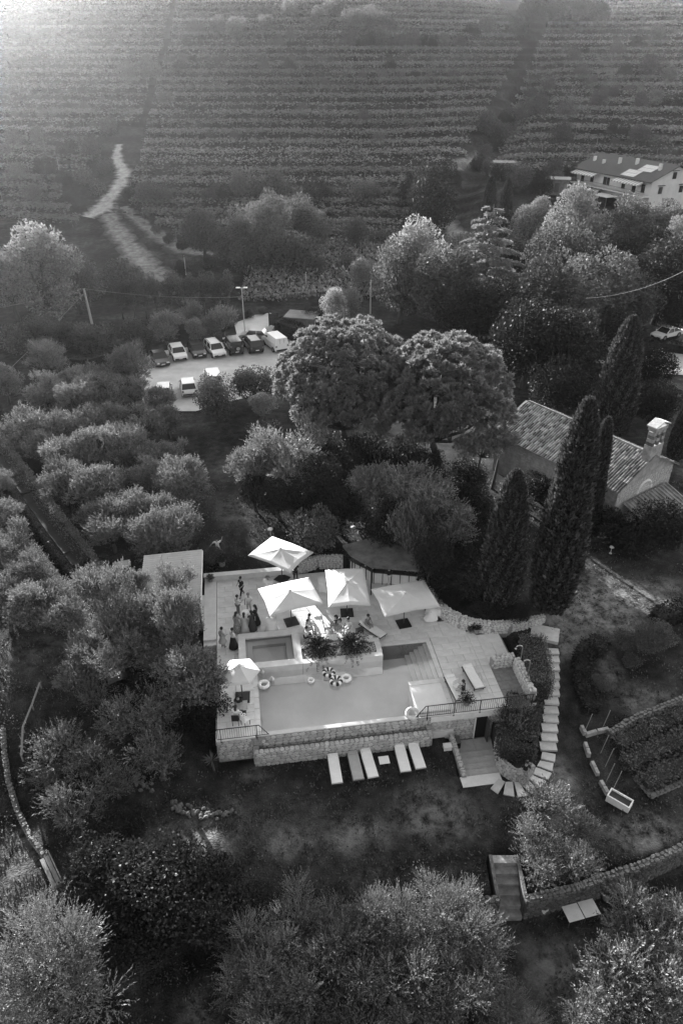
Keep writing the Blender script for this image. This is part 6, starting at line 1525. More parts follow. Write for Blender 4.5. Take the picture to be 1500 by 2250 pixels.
# ---- lower terrace tables, slab, kitchen garden
for a, b, lb in ((1258, 2006, 'white square table on the lower grass, left of the pair'), (1293, 1996, 'white square table on the lower grass, right of the pair')): small_table(at(a, b, .55), .85, .82, .6, R(14), lb, M_WHITE2)
p = at(1138, 2018); t = thing('stone_slab', 'big pale stone slab at the foot of the lower steps', 'slab', p, R(12)); MB().box((0, 0, .02), (1.0, 1.2, .16), 0, .97).build('slab_body', mat('rough_slab', .34, .9, 4, .25, .4), t); MB().box((.05, -.62, -.06), (.8, .05, .1)).build('front_chip', M_STONE, t)
M_EDGE = mat('white_edging', .30, .9, 4, .35, .3)
edg = [(1278, 1610), (1287, 1648), (1300, 1690), (1322, 1735), (1335, 1748)]
for i, (a, b, c, d_, lb) in enumerate([(1275, 1600, 1283, 1618, 'short pale kerb at the top corner of the kitchen garden'), (1284, 1618, 1335, 1605, 'pale kerb across the top of the kitchen garden'), (1283, 1636, 1292, 1665, 'pale kerb along the garden edge, second'), (1298, 1678, 1312, 1706, 'pale kerb along the garden edge, third'), (1317, 1720, 1333, 1748, 'pale kerb beside the white planter box')]):
    p0, p1 = at(a, b), at(c, d_); v_ = p1 - p0; t = thing('garden_kerb', lb, 'kerb', p0, math.atan2(v_.y, v_.x)); L_ = v_.length
    kk = max(2, int(L_ / .6))
    for k in range(kk): MB().box(((k + .5) * L_ / kk, 0, .12 + random.uniform(-.02, .02)), (L_ / kk * .97, .22, .36), random.uniform(-.04, .04), .92).build('kerb_stone', M_EDGE, t)
pb_ = at(1358, 1765); t = thing('planter_box', 'white rectangular planter box at the end of the kitchen garden', 'planter', pb_, R(-40))
for c_, d_ in (((0, -.3, .25), (1.3, .07, .5)), ((0, .3, .25), (1.3, .07, .5)), ((-.62, 0, .25), (.06, .53, .5)), ((.62, 0, .25), (.06, .53, .5))): MB().box(c_, d_).build('side_board', M_WHITE2, t)
MB().box((0, 0, .2), (1.18, .53, .36)).build('soil', mat('soil', .05, .95), t)
for i, (a, b) in enumerate(((1283, 1608), (1322, 1600), (1318, 1655), (1328, 1685), (1330, 1718), (1345, 1735))):
    p = at(a, b); t = thing('garden_stake', 'pale plant stake in the kitchen garden, %s from the top' % nth(i), 'stake', p); MB().tube([(0, 0, -.1), (.25, .1, 1.5)], .022, 6).build('stake_rod', M_POST, t); MB().box((.2, .08, 1.1), (.05, .05, .03)).build('tie', M_WOODD, t)
stone_wall('kitchen_garden_wall', 'low dry stone wall above the kitchen garden rows', [tuple(at(a, b)[:2]) for a, b in ((1340, 1625), (1400, 1590), (1460, 1565), (1540, 1535))], [gz(*at(a, b)[:2]) for a, b in ((1340, 1625), (1400, 1590), (1460, 1565), (1540, 1535))], [gz(*at(a, b)[:2]) + .45 for a, b in ((1340, 1625), (1400, 1590), (1460, 1565), (1540, 1535))], .4, .3, False, False, 41, rough=True)
stone_wall('bed_edge_wall', 'crumbling stone edge below the kitchen garden rows', [tuple(at(a, b)[:2]) for a, b in ((1390, 1710), (1428, 1756), (1500, 1725), (1560, 1700))], [gz(*at(a, b)[:2]) for a, b in ((1390, 1710), (1428, 1756), (1500, 1725), (1560, 1700))], [gz(*at(a, b)[:2]) + .15 for a, b in ((1390, 1710), (1428, 1756), (1500, 1725), (1560, 1700))], .3, .3, False, False, 42, rough=True)
# curved low wall on the left with the wooden trough
lw = [(12, 1600), (15, 1650), (25, 1720), (45, 1785), (72, 1840), (108, 1888)]
q_ = [at(a, b) for a, b in lw]; q_.reverse(); stone_wall('curved_low_wall', 'long curved low wall along the left meadow', [tuple(p[:2]) for p in q_], [p.z for p in q_], [p.z + .28 for p in q_], .2, .22, False, True, 43, rough=True)
def board_rail(pp, label, nm='wooden_rail'):
    ps = [at(a, b) for a, b in pp]; t = thing(nm, label, 'rail', ps[0])
    for a, b in zip(ps, ps[1:]): MB().bar(a - ps[0] + Vector((0, 0, .5)), b - ps[0] + Vector((0, 0, .5)), .12, .05).build('rail_board', M_WOOD, t)
    for a in ps: MB().box(a - ps[0] + Vector((0, 0, .2)), (.08, .08, .6)).build('post', M_WOOD, t)
board_rail([(92, 1512), (75, 1560), (55, 1610), (52, 1672)], 'thin wooden rail along the top of the left meadow')
p = at(115, 1925); t = thing('wooden_bench', 'old wooden bench at the lower end of the curved wall', 'bench', p, R(-52))
MB().box((0, -.12, .42), (1.9, .2, .05)).build('seat_plank', M_WOOD, t); MB().box((0, .12, .42), (1.9, .2, .05)).build('seat_plank', M_WOOD, t); MB().box((0, .28, .7), (1.9, .05, .25)).build('backrest', M_WOOD, t)
for x in (-.8, .8): MB().box((x, 0, .2), (.08, .45, .42)).build('leg', M_WOOD, t)
p = at(250, 1490); t = thing('wooden_crate', 'small slatted wooden crate under the olive trees', 'crate', p, R(35))
for k in range(5): MB().box((-.4 + k * .2, 0, .5), (.15, .9, .03)).build('slat', M_WOOD, t)
MB().box((0, .4, .25), (.95, .04, .46)).build('side_board', M_WOOD, t); MB().box((0, -.4, .25), (.95, .04, .46)).build('side_board', M_WOOD, t)
p = at(270, 1250); t = thing('wooden_crate', 'pale low table with clutter left of the corrugated roof', 'table', p, R(20)); MB().box((0, 0, .45), (1.3, .8, .05)).build('table_top', M_SLAB, t)
for x in (-.5, .5): MB().box((x, 0, .2), (.06, .6, .42)).build('leg', M_WOODD, t)
# rock piles
def rocks(poly, n, label, seed, s_=(.16, .34), group=None):
    rr = np.random.default_rng(seed); ps = [at(a, b) for a, b in poly]; t = thing('rock_pile', label, 'rocks', ps[0])
    base = []
    for k in range(4):
        bm = bmesh.new(); bmesh.ops.create_icosphere(bm, subdivisions=1, radius=1)
        for v_ in bm.verts: v_.co *= rr.uniform(.75, 1.15)
        me_ = bpy.data.meshes.new('rock'); bm.to_mesh(me_); bm.free(); me_.materials.append(M_ROUGH); base.append(me_)
    for i in range(n):
        f = (i + rr.uniform(0, 1)) / n * (len(ps) - 1); k = min(int(f), len(ps) - 2); p = ps[k].lerp(ps[k + 1], f - k); s__ = rr.uniform(*s_)
        o = link('rock', base[i % 4], t, (p.x + rr.normal() * .12 - ps[0].x, p.y + rr.normal() * .16 - ps[0].y, gz(p.x, p.y) - ps[0].z + s__ * .35), rr.uniform(0, 6)); o.scale = (s__, s__ * .8, s__ * .7)
rocks([(378, 1768), (400, 1778), (430, 1788), (470, 1792), (512, 1788)], 90, 'row of pale rocks edging the bed below the yucca', 91, (.07, .19)); rocks([(296, 1708), (312, 1722), (332, 1735)], 24, 'small pile of pale rocks under the twiggy olive', 92, (.07, .18))
# yucca
p = at(468, 1690); t = thing('yucca_plant', 'spiky yucca with long leaves left of the stone wall', 'plant', p); r = np.random.default_rng(77); n = 46; d = sph(n, r); d[:, 2] = np.abs(d[:, 2]) * .8 + .1
link('leaves', quadmesh('leaves', leaves(np.tile(np.array([[0, 0, .75]]), (n, 1)) + d * .03, d, .55, .07, r), r.uniform(.8, 1.3, n), L_PALE), t); MB().tube([(.1, -.1, -.1), (.05, -.05, .4), (0, 0, .78)], [.07, .06, .05], 7).build('stem', M_BARK, t)
# AC box and a stone block by the cellar steps
p = W(11.95, -.5, -2.45); t = thing('storage_bin', 'dark storage bin beside the cellar door', 'bin', p, YAW); MB().box((0, 0, .25), (.4, .5, .5)).build('bin_body', M_BLACK, t); MB().box((0, 0, .52), (.44, .54, .04)).build('lid', mat('grey_plastic', .12, .6), t)
p = at(982, 1645); t = thing('stone_block', 'pale stone block on the lawn left of the cellar wall', 'block', p, YAW); MB().box((0, 0, .1), (.5, .35, .35), 0, .95).build('block_body', M_SLAB, t); MB().box((0, 0, .30), (.52, .37, .04)).build('block_cap', M_SLAB2, t)

# ================================================================ CAR PARK
def car(px, py, hd, kind, paint, label, z=None):
    p = at(px, py); t = thing('parked_' + kind, label, 'van' if kind == 'van' else 'car', p + Vector((0, 0, .1)), R(hd), 'cars in the car park')
    S = dict(saloon=(4.7, 1.82, [(-2.35, .3), (2.3, .3), (2.35, .55), (2.2, .72), (1.2, .88), (-1.6, .95), (-2.3, .9), (-2.36, .6)], [(1.25, .86), (.45, 1.40), (-.75, 1.42), (-1.75, .93)]),
             hatch=(4.1, 1.78, [(-2.0, .3), (2.0, .3), (2.05, .6), (1.95, .78), (1.05, .96), (-1.85, 1.0), (-2.03, .7)], [(1.1, .94), (.5, 1.5), (-1.3, 1.52), (-1.85, .98)]),
             wagon=(4.5, 1.8, [(-2.2, .3), (2.2, .3), (2.25, .6), (2.12, .8), (1.25, .98), (-2.1, 1.02), (-2.24, .7)], [(1.3, .96), (.6, 1.55), (-1.75, 1.58), (-2.12, 1.0)]),
             suv=(4.6, 1.88, [(-2.25, .4), (2.25, .4), (2.3, .7), (2.2, 1.0), (1.1, 1.1), (-2.2, 1.12), (-2.28, .8)], [(1.1, 1.08), (.55, 1.72), (-1.8, 1.75), (-2.2, 1.1)]),
             offroader=(4.5, 1.86, [(-2.2, .45), (2.2, .45), (2.22, 1.1), (.9, 1.18), (-2.15, 1.2), (-2.2, .8)], [(.92, 1.16), (.62, 1.92), (-2.1, 1.94), (-2.16, 1.18)]),
             van=(5.0, 1.95, [(-2.5, .35), (2.45, .35), (2.5, .75), (2.35, 1.0), (1.35, 1.25), (-2.48, 1.28)], [(1.5, 1.22), (.75, 1.95), (-2.4, 1.98), (-2.48, 1.26)]))[kind]
    L_, wd, low, top = S; hw_ = wd / 2
    mb = MB(); n = len(low)
    rings = [(-hw_ + .10, .97), (-hw_, 1.0), (hw_, 1.0), (hw_ - .10, .97)]
    # body: side profile, slightly tucked at the sill
    vs = []
    for y, q_ in ((-hw_ * .95, .99), (-hw_, 1), (hw_, 1), (hw_ * .95, .99)):
        vs += [(x * q_, y if z > .5 else y * .96, z) for x, z in low]
    fs = [tuple(range(n)), tuple(range(4 * n - 1, 3 * n - 1, -1))] + [(j * n + i, (j + 1) * n + i, (j + 1) * n + (i + 1) % n, j * n + (i + 1) % n) for j in range(3) for i in range(n)]
    mb.add(vs, fs); body = mb.build('body', paint, t)
    # cabin: roof over glass
    hr_ = hw_ * .80
    (ax, az), (bx_, bz), (cx_, cz_), (dx_, dz_) = top
    gl = MB(); gl.add([(ax, -hw_ * .96, az), (bx_, -hr_, bz), (cx_, -hr_, cz_), (dx_, -hw_ * .96, dz_), (ax, hw_ * .96, az), (bx_, hr_, bz), (cx_, hr_, cz_), (dx_, hw_ * .96, dz_)], [(0, 1, 2, 3), (7, 6, 5, 4), (0, 4, 5, 1), (1, 5, 6, 2), (2, 6, 7, 3), (3, 7, 4, 0)])
    gl.build('window_glass', M_GLASS if kind != 'van' else paint, t)
    MB().box(((bx_ + cx_) / 2, 0, max(bz, cz_) + .012), (bx_ - cx_ + .12, hr_ * 2 + .06, .05), 0, .95).build('roof', paint, t)
    if kind != 'van':
        for s_ in (-1, 1):
            for (x0, z0, x1, z1) in ((ax, az, bx_, bz), (dx_, dz_, cx_, cz_), ((ax + dx_) / 2 - .1, az, (bx_ + cx_) / 2 - .1, bz)): MB().bar((x0, s_ * hw_ * .965, z0), (x1, s_ * (hr_ + .01), z1), .08, .05).build('pillar', paint, t)
    else:
        MB().add([(ax - .02, -hw_ * .8, az + .08), (ax - .02, hw_ * .8, az + .08), (bx_ + .1, hr_ * .85, bz - .1), (bx_ + .1, -hr_ * .85, bz - .1)], [(0, 1, 2, 3)]).build('windscreen', M_GLASS, t)
        for s_ in (-1, 1): MB().box((.75, s_ * (hw_ * .90), 1.5), (.8, .04, .38)).build('side_window', M_GLASS, t)
        for s_ in (-.3, .3): MB().box((-2.46, s_, 1.45), (.04, .02, .9)).build('door_gap', M_BLACK, t)
    rw_ = .33 if kind not in ('offroader', 'suv') else .38
    for sx in (-.60, .60):
        for s_ in (-1, 1):
            x = sx * L_ / 2 * 1.02; wv = thing('wheel', None, None); wv.parent = t; wv.location = (x, s_ * (hw_ - .11), rw_)
            MB().tube([(0, -.11, 0), (0, .11, 0)], rw_, 16).build('tyre', mat('tyre_rubber', .02, .9), wv); MB().tube([(0, -.118, 0), (0, .118, 0)], rw_ * .62, 12).build('rim', mat('alloy', .35, .4, 4, .1, 0, .7), wv)
            MB().tube([(x, s_ * (hw_ - .02), rw_), (x, s_ * (hw_ + .004), rw_)], rw_ * 1.16, 16).build('wheel_arch', M_BLACK, t)
    fx = max(x for x, z in low); rx_ = min(x for x, z in low); zb = low[2][1]
    for s_ in (-1, 1):
        MB().box((fx - .10, s_ * (hw_ - .28), zb + .08), (.18, .36, .14)).build('headlight', mat('lamp_glass', .7, .15), t); MB().box((rx_ + .05, s_ * (hw_ - .16), zb + .22), (.12, .20, .22)).build('tail_light', mat('tail_glass', .12, .3), t)
        MB().box((ax - .15, s_ * (hw_ + .07), az + .1), (.12, .14, .11)).build('mirror', paint, t)
    MB().box((fx - .02, 0, .42), (.14, wd * .82, .16)).build('front_bumper', M_BLACK, t); MB().box((rx_ + .02, 0, .45), (.12, wd * .86, .16)).build('rear_bumper', M_BLACK, t)
    MB().box((fx + .052, 0, .50), (.02, .46, .11)).build('number_plate', M_WHITE, t); MB().box((rx_ - .045, 0, .62), (.02, .46, .11)).build('number_plate', M_WHITE, t)
    if kind == 'offroader':
        sp2 = MB(); sp2.tube([(-2.24, -.1, 1.1), (-2.42, -.1, 1.1)], .37, 16); sp2.build('spare_wheel', mat('tyre_rubber', .02, .9), t); MB().tube([(-2.40, -.1, 1.1), (-2.44, -.1, 1.1)], .24, 14).build('spare_wheel_cover', mat('alloy', .35, .4), t)
    if kind in ('wagon', 'suv'):
        for s_ in (-1, 1): MB().bar((bx_ - .1, s_ * hr_ * .9, bz + .08), (cx_ + .1, s_ * hr_ * .9, cz_ + .08), .04).build('roof_rail', M_BLACK, t)
    return t
PB = mat('black_paint', .015, .18, 3, .1, spec=.7); PW = mat('white_paint', .72, .25, 3, .04, spec=.6); PS = mat('silver_paint', .35, .3, 3, .05, 0, .4); PD = mat('dark_grey_paint', .05, .22, 3, .1, spec=.7)
car(352, 797, -66, 'saloon', PD, 'dark saloon at the left end of the parked row')
car(392, 786, -68, 'hatch', PW, 'white hatchback, second in the parked row')
car(434, 780, -68, 'hatch', PB, 'black hatchback, third in the parked row')
car(473, 778, -64, 'wagon', PW, 'white estate car with roof rails in the parked row')
car(513, 773, 112, 'offroader', PB, 'black boxy off-roader with a spare wheel on its back')
car(556, 769, 112, 'suv', PB, 'black car with a pale roof beside the white van')
car(604, 765, 118, 'van', PW, 'white panel van at the right end of the parked row')
car(560, 748, 170, 'hatch', PS, 'silver hatchback parked crosswise behind the row')
car(362, 872, 100, 'hatch', PW, 'white car half hidden by the grove, left of two')
car(415, 862, 105, 'hatch', PW, 'white car half hidden by the grove, right of two')
car(470, 848, 106, 'offroader', PW, 'white boxy off-roader at the near side of the car park')
car(1462, 742, -150, 'saloon', PW, 'white car parked among the dark trees at the right edge')
# lamp, poles, gate, wires
def pole(base_px, top_py, r_, label, nm='utility_pole', lean=0.0):
    p = at(*base_px); h_ = 6.0; d = depth(p)
    for _ in range(30): h_ += (pixof((p.x, p.y, p.z + h_))[1] - top_py) * d / FPX * .6
    t = thing(nm, label, 'pole', p); MB().tube([(0, 0, -.3), (lean * .5, 0, h_ / 2), (lean, 0, h_)], [r_, r_ * .85, r_ * .7], 8).build('shaft', mat('concrete_pole', .42, .9, 4, .15), t)
    MB().box((lean, 0, h_ - .15), (.35, .12, .10)).build('bracket', M_BLACK, t); return Vector((p.x + lean, p.y, p.z + h_)), t
T1, _ = pole((203, 712), 634, .2, 'pale leaning utility pole above the grove', lean=-.25); T2, _ = pole((813, 690), 615, .12, 'utility pole behind the stone pines'); T3, _ = pole((673, 640), 598, .10, 'slim pole among the loose vines'); T4, _ = pole((130, 372), 342, .09, 'slim pale pole in the field left of the dirt road'); T5, _ = pole((409, 604), 562, .08, 'thin pole by the lower track')
def lamp_post(base_px, top_py, label, two=True):
    p = at(*base_px); h_ = 6.0; d = depth(p)
    for _ in range(30): h_ += (pixof((p.x, p.y, p.z + h_))[1] - top_py) * d / FPX * .6
    t = thing('lamp_post', label, 'lamp post', p); MB().tube([(0, 0, -.1), (0, 0, h_)], [.09, .05], 8).build('shaft', mat('concrete_pole', .42, .9, 4, .15), t)
    for s_ in ((-1, 1) if two else (1,)): MB().bar((0, 0, h_), (s_ * .25, 0, h_ + .05), .05).build('arm', M_SLAB, t); MB().box((s_ * .5, 0, h_ + .06), (.55, .3, .12)).build('lamp_head', M_WHITE2, t)
lamp_post((539, 742), 633, 'tall double headed lamp post between the parked cars'); lamp_post((692, 738), 698, 'short lamp post by the drive hedge', False)
def wire(a, b, sag, label, r_=.022):
    a, b = Vector(a), Vector(b); pts = [a.lerp(b, k / 24) - Vector((0, 0, sag * 4 * (k / 24) * (1 - k / 24))) for k in range(25)]
    t = thing('overhead_wire', label, 'wire', a); MB().tube([p - a for p in pts], r_, 5).build('cable', mat('cable', .30, .6), t); MB().box((0, 0, 0), (.08, .08, .12)).build('insulator', M_BLACK, t)
far = Vector((T2.x + 38, T2.y - 12, T2.z + 1))
wire(T1, T2, 1.9, 'overhead wire sagging across the car park'); wire(T1, (T1.x - 30, T1.y - 12, T1.z - 1.0), 1.2, 'overhead wire going left from the leaning pole')
g0 = at(20, 815); wire(T1 - Vector((0, 0, .6)), (g0.x, g0.y, g0.z + .1), .1, 'straight stay wire from the leaning pole down into the grove')
wire(P(1290, 655, 14), P(1530, 580, 14), .8, 'wire crossing the dark trees at the right edge')
gp_ = at(592, 718); t = thing('iron_gate', 'dark iron gate standing open at the car park entrance', 'gate', gp_, R(-20)); M_ = M_BLACK
for x in (0, 1.4): MB().box((x, 0, 1.1), (.12, .12, 2.3)).build('gate_post', M_, t)
for z in (.3, .8, 1.3, 1.8, 2.1): MB().box((.7, 0, z), (1.3, .05, .06)).build('gate_bar', M_, t)
MB().box((.7, .03, 1.1), (1.25, .02, 1.7)).build('gate_panel', mat('gate_sheet', .05, .7), t)
lk0 = [at(a, b) for a, b in ((608, 722), (645, 735), (688, 752))]
stone_wall('drive_kerb', 'low pale kerb along the drive below the clipped hedge', [tuple(p[:2] - Vector((0, 1.2))) for p in [q_.xy.to_3d() for q_ in lk0]] if False else [(p.x - .6, p.y - 1.0) for p in lk0], [p.z for p in lk0], [p.z + .25 for p in lk0], .25, .3, False, False, 44)
# ================================================================ PEOPLE
def skin_mesh(name, V, E, Rd, m, root=0, sub=1):
    me = bpy.data.meshes.new(name); me.from_pydata([tuple(v) for v in V], E, []); o = bpy.data.objects.new('tmp_skin', me); COL.objects.link(o)
    sk = o.modifiers.new('s', 'SKIN'); sk.use_smooth_shade = True
    for i, r_ in enumerate(Rd):
        q_ = r_ if hasattr(r_, '__len__') else (r_, r_); me.skin_vertices[0].data[i].radius = q_
    me.skin_vertices[0].data[root].use_root = True
    ss = o.modifiers.new('u', 'SUBSURF'); ss.levels = sub; ss.render_levels = sub
    ph = bpy.data.meshes.new(name); SKINS.append((o, ph, m)); return ph
SKINS = []
def finish_skins():
    dg = bpy.context.evaluated_depsgraph_get(); dg.update(); new = {}
    for o, ph, m in SKINS:
        out = bpy.data.meshes.new_from_object(o.evaluated_get(dg)); out.materials.clear(); out.materials.append(m)
        out.polygons.foreach_set('use_smooth', [True] * len(out.polygons)); new[ph.name] = out
    for o in bpy.data.objects:
        if o.type == 'MESH' and o.data.name in new: o.data = new[o.data.name]
    for o, ph, m in SKINS:
        me = o.data; bpy.data.objects.remove(o); bpy.data.meshes.remove(me); bpy.data.meshes.remove(ph)
SKIN = mat('skin', .30, .6, 8, .06); HAIRD = mat('dark_hair', .02, .6, 20, .3); HAIRL = mat('fair_hair', .16, .6, 20, .3)
CLO = {'white': mat('white_clothes', .62, .9, 5, .08), 'black': mat('black_clothes', .02, .9, 5, .2), 'grey': mat('grey_clothes', .16, .9, 5, .15), 'pale': mat('pale_clothes', .40, .9, 5, .12),
       'print': mat('printed_clothes', .05, .9, 14, .0, c2=.45), 'dark': mat('dark_clothes', .05, .9, 5, .2)}
def limb(a, b, c): return [Vector(a), Vector(b), Vector(c)]
def person(p, rz, label, top='white', bottom='black', pose='stand', skirt=None, hair='dark', longhair=False, armL=None, armR=None, h=1.72, group='guests on the terrace', seat=.45):
    """faces local +y"""
    s = h / 1.72; t = thing('person', label, 'person', p, rz, group)
    hip = seat + .10 if pose == 'sit' else .92
    if pose == 'recline': hip = .50
    lean = Vector((0, .05, 0)) if pose == 'sit' else Vector((0, 0, 0))
    if pose == 'recline': lean = Vector((0, -.22, 0))
    H = Vector((0, 0, hip)); chest = H + Vector((0, 0, .33)) + lean; neck = H + Vector((0, 0, .56)) + lean * 1.2; head = H + Vector((0, .03, .70)) + lean * 1.3; crown = H + Vector((0, .01, .84)) + lean * 1.3
    shL, shR = chest + Vector((-.19, 0, .14)), chest + Vector((.19, 0, .14))
    def arm(sg, spec):
        sh = shL if sg < 0 else shR
        if spec == 'wave': return sh + Vector((sg * .20, .02, .16)), sh + Vector((sg * .26, .04, .42))
        if spec == 'front': return sh + Vector((sg * .05, .10, -.25)), sh + Vector((-sg * .03, .32, -.18))
        if spec == 'bent': return sh + Vector((sg * .10, -.02, -.27)), sh + Vector((sg * .02, .22, -.32))
        if spec == 'out': return sh + Vector((sg * .22, .05, -.16)), sh + Vector((sg * .36, .14, -.34))
        if spec == 'knee': return sh + Vector((sg * .06, .06, -.28)), sh + Vector((sg * .0, .28, -.38))
        return sh + Vector((sg * .06, -.02, -.28)), sh + Vector((sg * .08, .05, -.54))
    eL, wL = arm(-1, armL or ('knee' if pose != 'stand' else None)); eR, wR = arm(1, armR or ('knee' if pose != 'stand' else None))
    if pose == 'walk': kk = [(-.10, .16, .50), (.10, .0, .49)]; an = [(-.10, .30, .09), (.10, -.32, .14)]; ft = [(-.11, .42, .05), (.11, -.20, .04)]
    elif pose == 'sit': kk = [(-.11, .42, hip + .02), (.12, .42, hip + .02)]; an = [(-.11, .45, .09), (.13, .40, .09)]; ft = [(-.12, .60, .04), (.14, .55, .04)]
    elif pose == 'recline': kk = [(-.11, .42, hip + .12), (.12, .42, hip + .04)]; an = [(-.11, .80, hip - .05), (.13, .84, hip - .06)]; ft = [(-.12, .90, hip + .06), (.14, .94, hip + .05)]
    else: kk = [(-.10, .02, .49), (.10, .03, .49)]; an = [(-.11, -.01, .09), (.12, .0, .09)]; ft = [(-.13, .15, .04), (.14, .16, .04)]
    hpL, hpR = H + Vector((-.09, 0, -.04)), H + Vector((.09, 0, -.04))
    V = [H, chest, neck, head, crown, shL, eL, wL, shR, eR, wR, hpL, kk[0], an[0], ft[0], hpR, kk[1], an[1], ft[1]]
    E = [(0, 1), (1, 2), (2, 3), (3, 4), (1, 5), (5, 6), (6, 7), (1, 8), (8, 9), (9, 10), (0, 11), (11, 12), (12, 13), (13, 14), (0, 15), (15, 16), (16, 17), (17, 18)]
    Rd = [(.13, .10), (.15, .10), .055, .09, .07, .06, .042, .03, .06, .042, .03, .085, .055, .04, .035, .085, .055, .04, .035]
    for wi, ei, sg in ((7, 6, -1), (10, 9, 1)):      # palm and five fingers
        w0, e0 = Vector(V[wi]), Vector(V[ei]); d = (w0 - e0).normalized(); sd_ = d.cross(Vector((0, 0, 1)))
        sd_ = sd_.normalized() if sd_.length > .1 else Vector((1, 0, 0)); nr = sd_.cross(d)
        pi_ = len(V); V.append(w0 + d * .07); Rd.append((.036, .022)); E.append((wi, pi_))
        for k, (off, ln) in enumerate(((-.030, .055), (-.010, .07), (.010, .066), (.030, .05))):
            a_ = len(V); V += [w0 + d * (.075 + ln * .5) + sd_ * off - nr * .005, w0 + d * (.075 + ln) + sd_ * off * 1.1 - nr * .022]; Rd += [.009, .008]; E += [(pi_, a_), (a_, a_ + 1)]
        a_ = len(V); V += [w0 + d * .06 + sd_ * (-.05 * sg), w0 + d * .09 + sd_ * (-.062 * sg)]; Rd += [.010, .009]; E += [(wi, a_), (a_, a_ + 1)]
    V = [Vector(v) * s for v in V]; Rd = [tuple(x * s for x in r_) if hasattr(r_, '__len__') else r_ * s for r_ in Rd]
    body = link('body', skin_mesh('body', V, E, Rd, SKIN), t)
    v = lambda q_: Vector(q_) * s
    # face and hair
    hc = v(head) + Vector((0, .0, .05 * s)); fc = MB()
    fc.box(hc + Vector((0, .10 * s, -.01 * s)), (.025 * s, .04 * s, .04 * s), 0, .7)
    fc.build('nose', SKIN, body)
    for sg in (-1, 1):
        MB().box(hc + Vector((sg * .035 * s, .082 * s, .015 * s)), (.028 * s, .02 * s, .014 * s)).build('eye', HAIRD, body); MB().box(hc + Vector((sg * .092 * s, 0, 0)), (.02 * s, .04 * s, .06 * s)).build('ear', SKIN, body)
    MB().box(hc + Vector((0, .085 * s, -.05 * s)), (.05 * s, .02 * s, .012 * s)).build('mouth', mat('lips', .14, .6), body)
    hm = MB().lathe([(.098, -.03), (.108, .02), (.098, .08), (.06, .125), (.01, .14)], 12, (0, 0, 0)); hv = [(x * s + hc.x, y * s * 1.08 + hc.y - .02 * s, z * s + hc.z) for x, y, z in hm.v]; hm.v = hv
    if longhair: hm.tube([hc + Vector((0, -.09, .02)) * s, hc + Vector((0, -.12, -.12)) * s, hc + Vector((0, -.11, -.27)) * s], [.07 * s, .08 * s, .04 * s], 8)
    hm.build('hair', HAIRD if hair == 'dark' else HAIRL, t, True)
    # clothes: a little larger than the limbs they cover
    a_mid = lambda a, b, f: v(Vector(a).lerp(Vector(b), f))
    TV = [v(H) + Vector((0, 0, -.03)), v(chest), v(neck) - Vector((0, 0, .05 * s)), v(shL), a_mid(shL, eL, .75), v(shR), a_mid(shR, eR, .75)]
    if top: link('top', skin_mesh('top', TV, [(0, 1), (1, 2), (1, 3), (3, 4), (1, 5), (5, 6)], [(.155 * s, .12 * s), (.17 * s, .115 * s), .065 * s, .075 * s, .06 * s, .075 * s, .06 * s], CLO[top]), t)
    if skirt:
        ln = {'short': .42, 'long': .82}[skirt]
        if pose in ('sit', 'recline'):
            SV = [v(H), v(hpL), a_mid(hpL, kk[0], .9), v(hpR), a_mid(hpR, kk[1], .9)]; link('skirt', skin_mesh('skirt', SV, [(0, 1), (1, 2), (0, 3), (3, 4)], [.16 * s, .13 * s, .11 * s, .13 * s, .11 * s], CLO[bottom]), t)
        else: MB().lathe([(.13 * s, (hip + .12) * s), (.17 * s, hip * s), (.2 * s, (hip - .2) * s), ((.24 + .12 * ln) * s, (hip - ln) * s)], 16, wob=.05, cap=False).build('skirt', CLO[bottom], t, True)
    else:
        kf = .95 if bottom != 'shorts' else .7
        BV = [v(H), v(hpL), v(kk[0]), a_mid(kk[0], an[0], .85), v(hpR), v(kk[1]), a_mid(kk[1], an[1], .85)]
        link('trousers', skin_mesh('trousers', BV, [(0, 1), (1, 2), (2, 3), (0, 4), (4, 5), (5, 6)], [(.145 * s, .115 * s), .10 * s, .072 * s, .06 * s, .10 * s, .072 * s, .06 * s], CLO[bottom]), t)
    for k in range(2):
        a, f = v(an[k]), v(ft[k]); MB().tube([a + Vector((0, -.02, -.05 * s)), (a + f) / 2 + Vector((0, 0, -.015)), f], [.045 * s, .045 * s, .03 * s], 8).build('shoe', CLO['black'] if bottom == 'black' else CLO['pale'], t, True)
    return t
def D(px, py, z=0.0): return P(px, py, z)
PI = math.pi
person(D(532, 1309), PI * .8, 'person in black walking across the terrace holding a white item', 'black', 'black', 'walk', armR='bent', group='staff')
person(at(480, 1222), PI, 'person in a short white dress on the lawn with one arm raised', 'white', 'white', 'stand', 'short', longhair=True, armL='wave', armR='out')
person(D(491, 1422), -.6, 'person in a pale tunic standing at the left end of the spa', 'pale', 'pale', 'stand', 'short', armR='bent')
person(D(514, 1424), -.9, 'person in white top and long black skirt beside the spa', 'white', 'black', 'stand', 'long', armR='bent')
person(D(524, 1350), -.9, 'person in white shirt at the left of the draped bar table', 'white', 'grey', 'stand', armR='front')
person(D(548, 1345), PI, 'pale haired person in white behind the draped bar table', 'white', 'pale', 'stand', hair='fair', armL='front')
person(D(522, 1388), -.5, 'person in a patterned dress left of the draped bar table', 'print', 'print', 'stand', 'long', longhair=True, armR='front')
person(D(539, 1390), .0, 'person in a pale sleeveless dress at the front of the bar table', 'pale', 'pale', 'stand', 'long', longhair=True)
person(D(555, 1385), .5, 'person in a dark patterned dress at the front of the bar table', 'dark', 'dark', 'stand', 'long', longhair=True, armL='front')
person(D(563, 1372), 1.2, 'person in a long black dress right of the bar table', 'black', 'black', 'stand', 'long', longhair=True, armL='front')
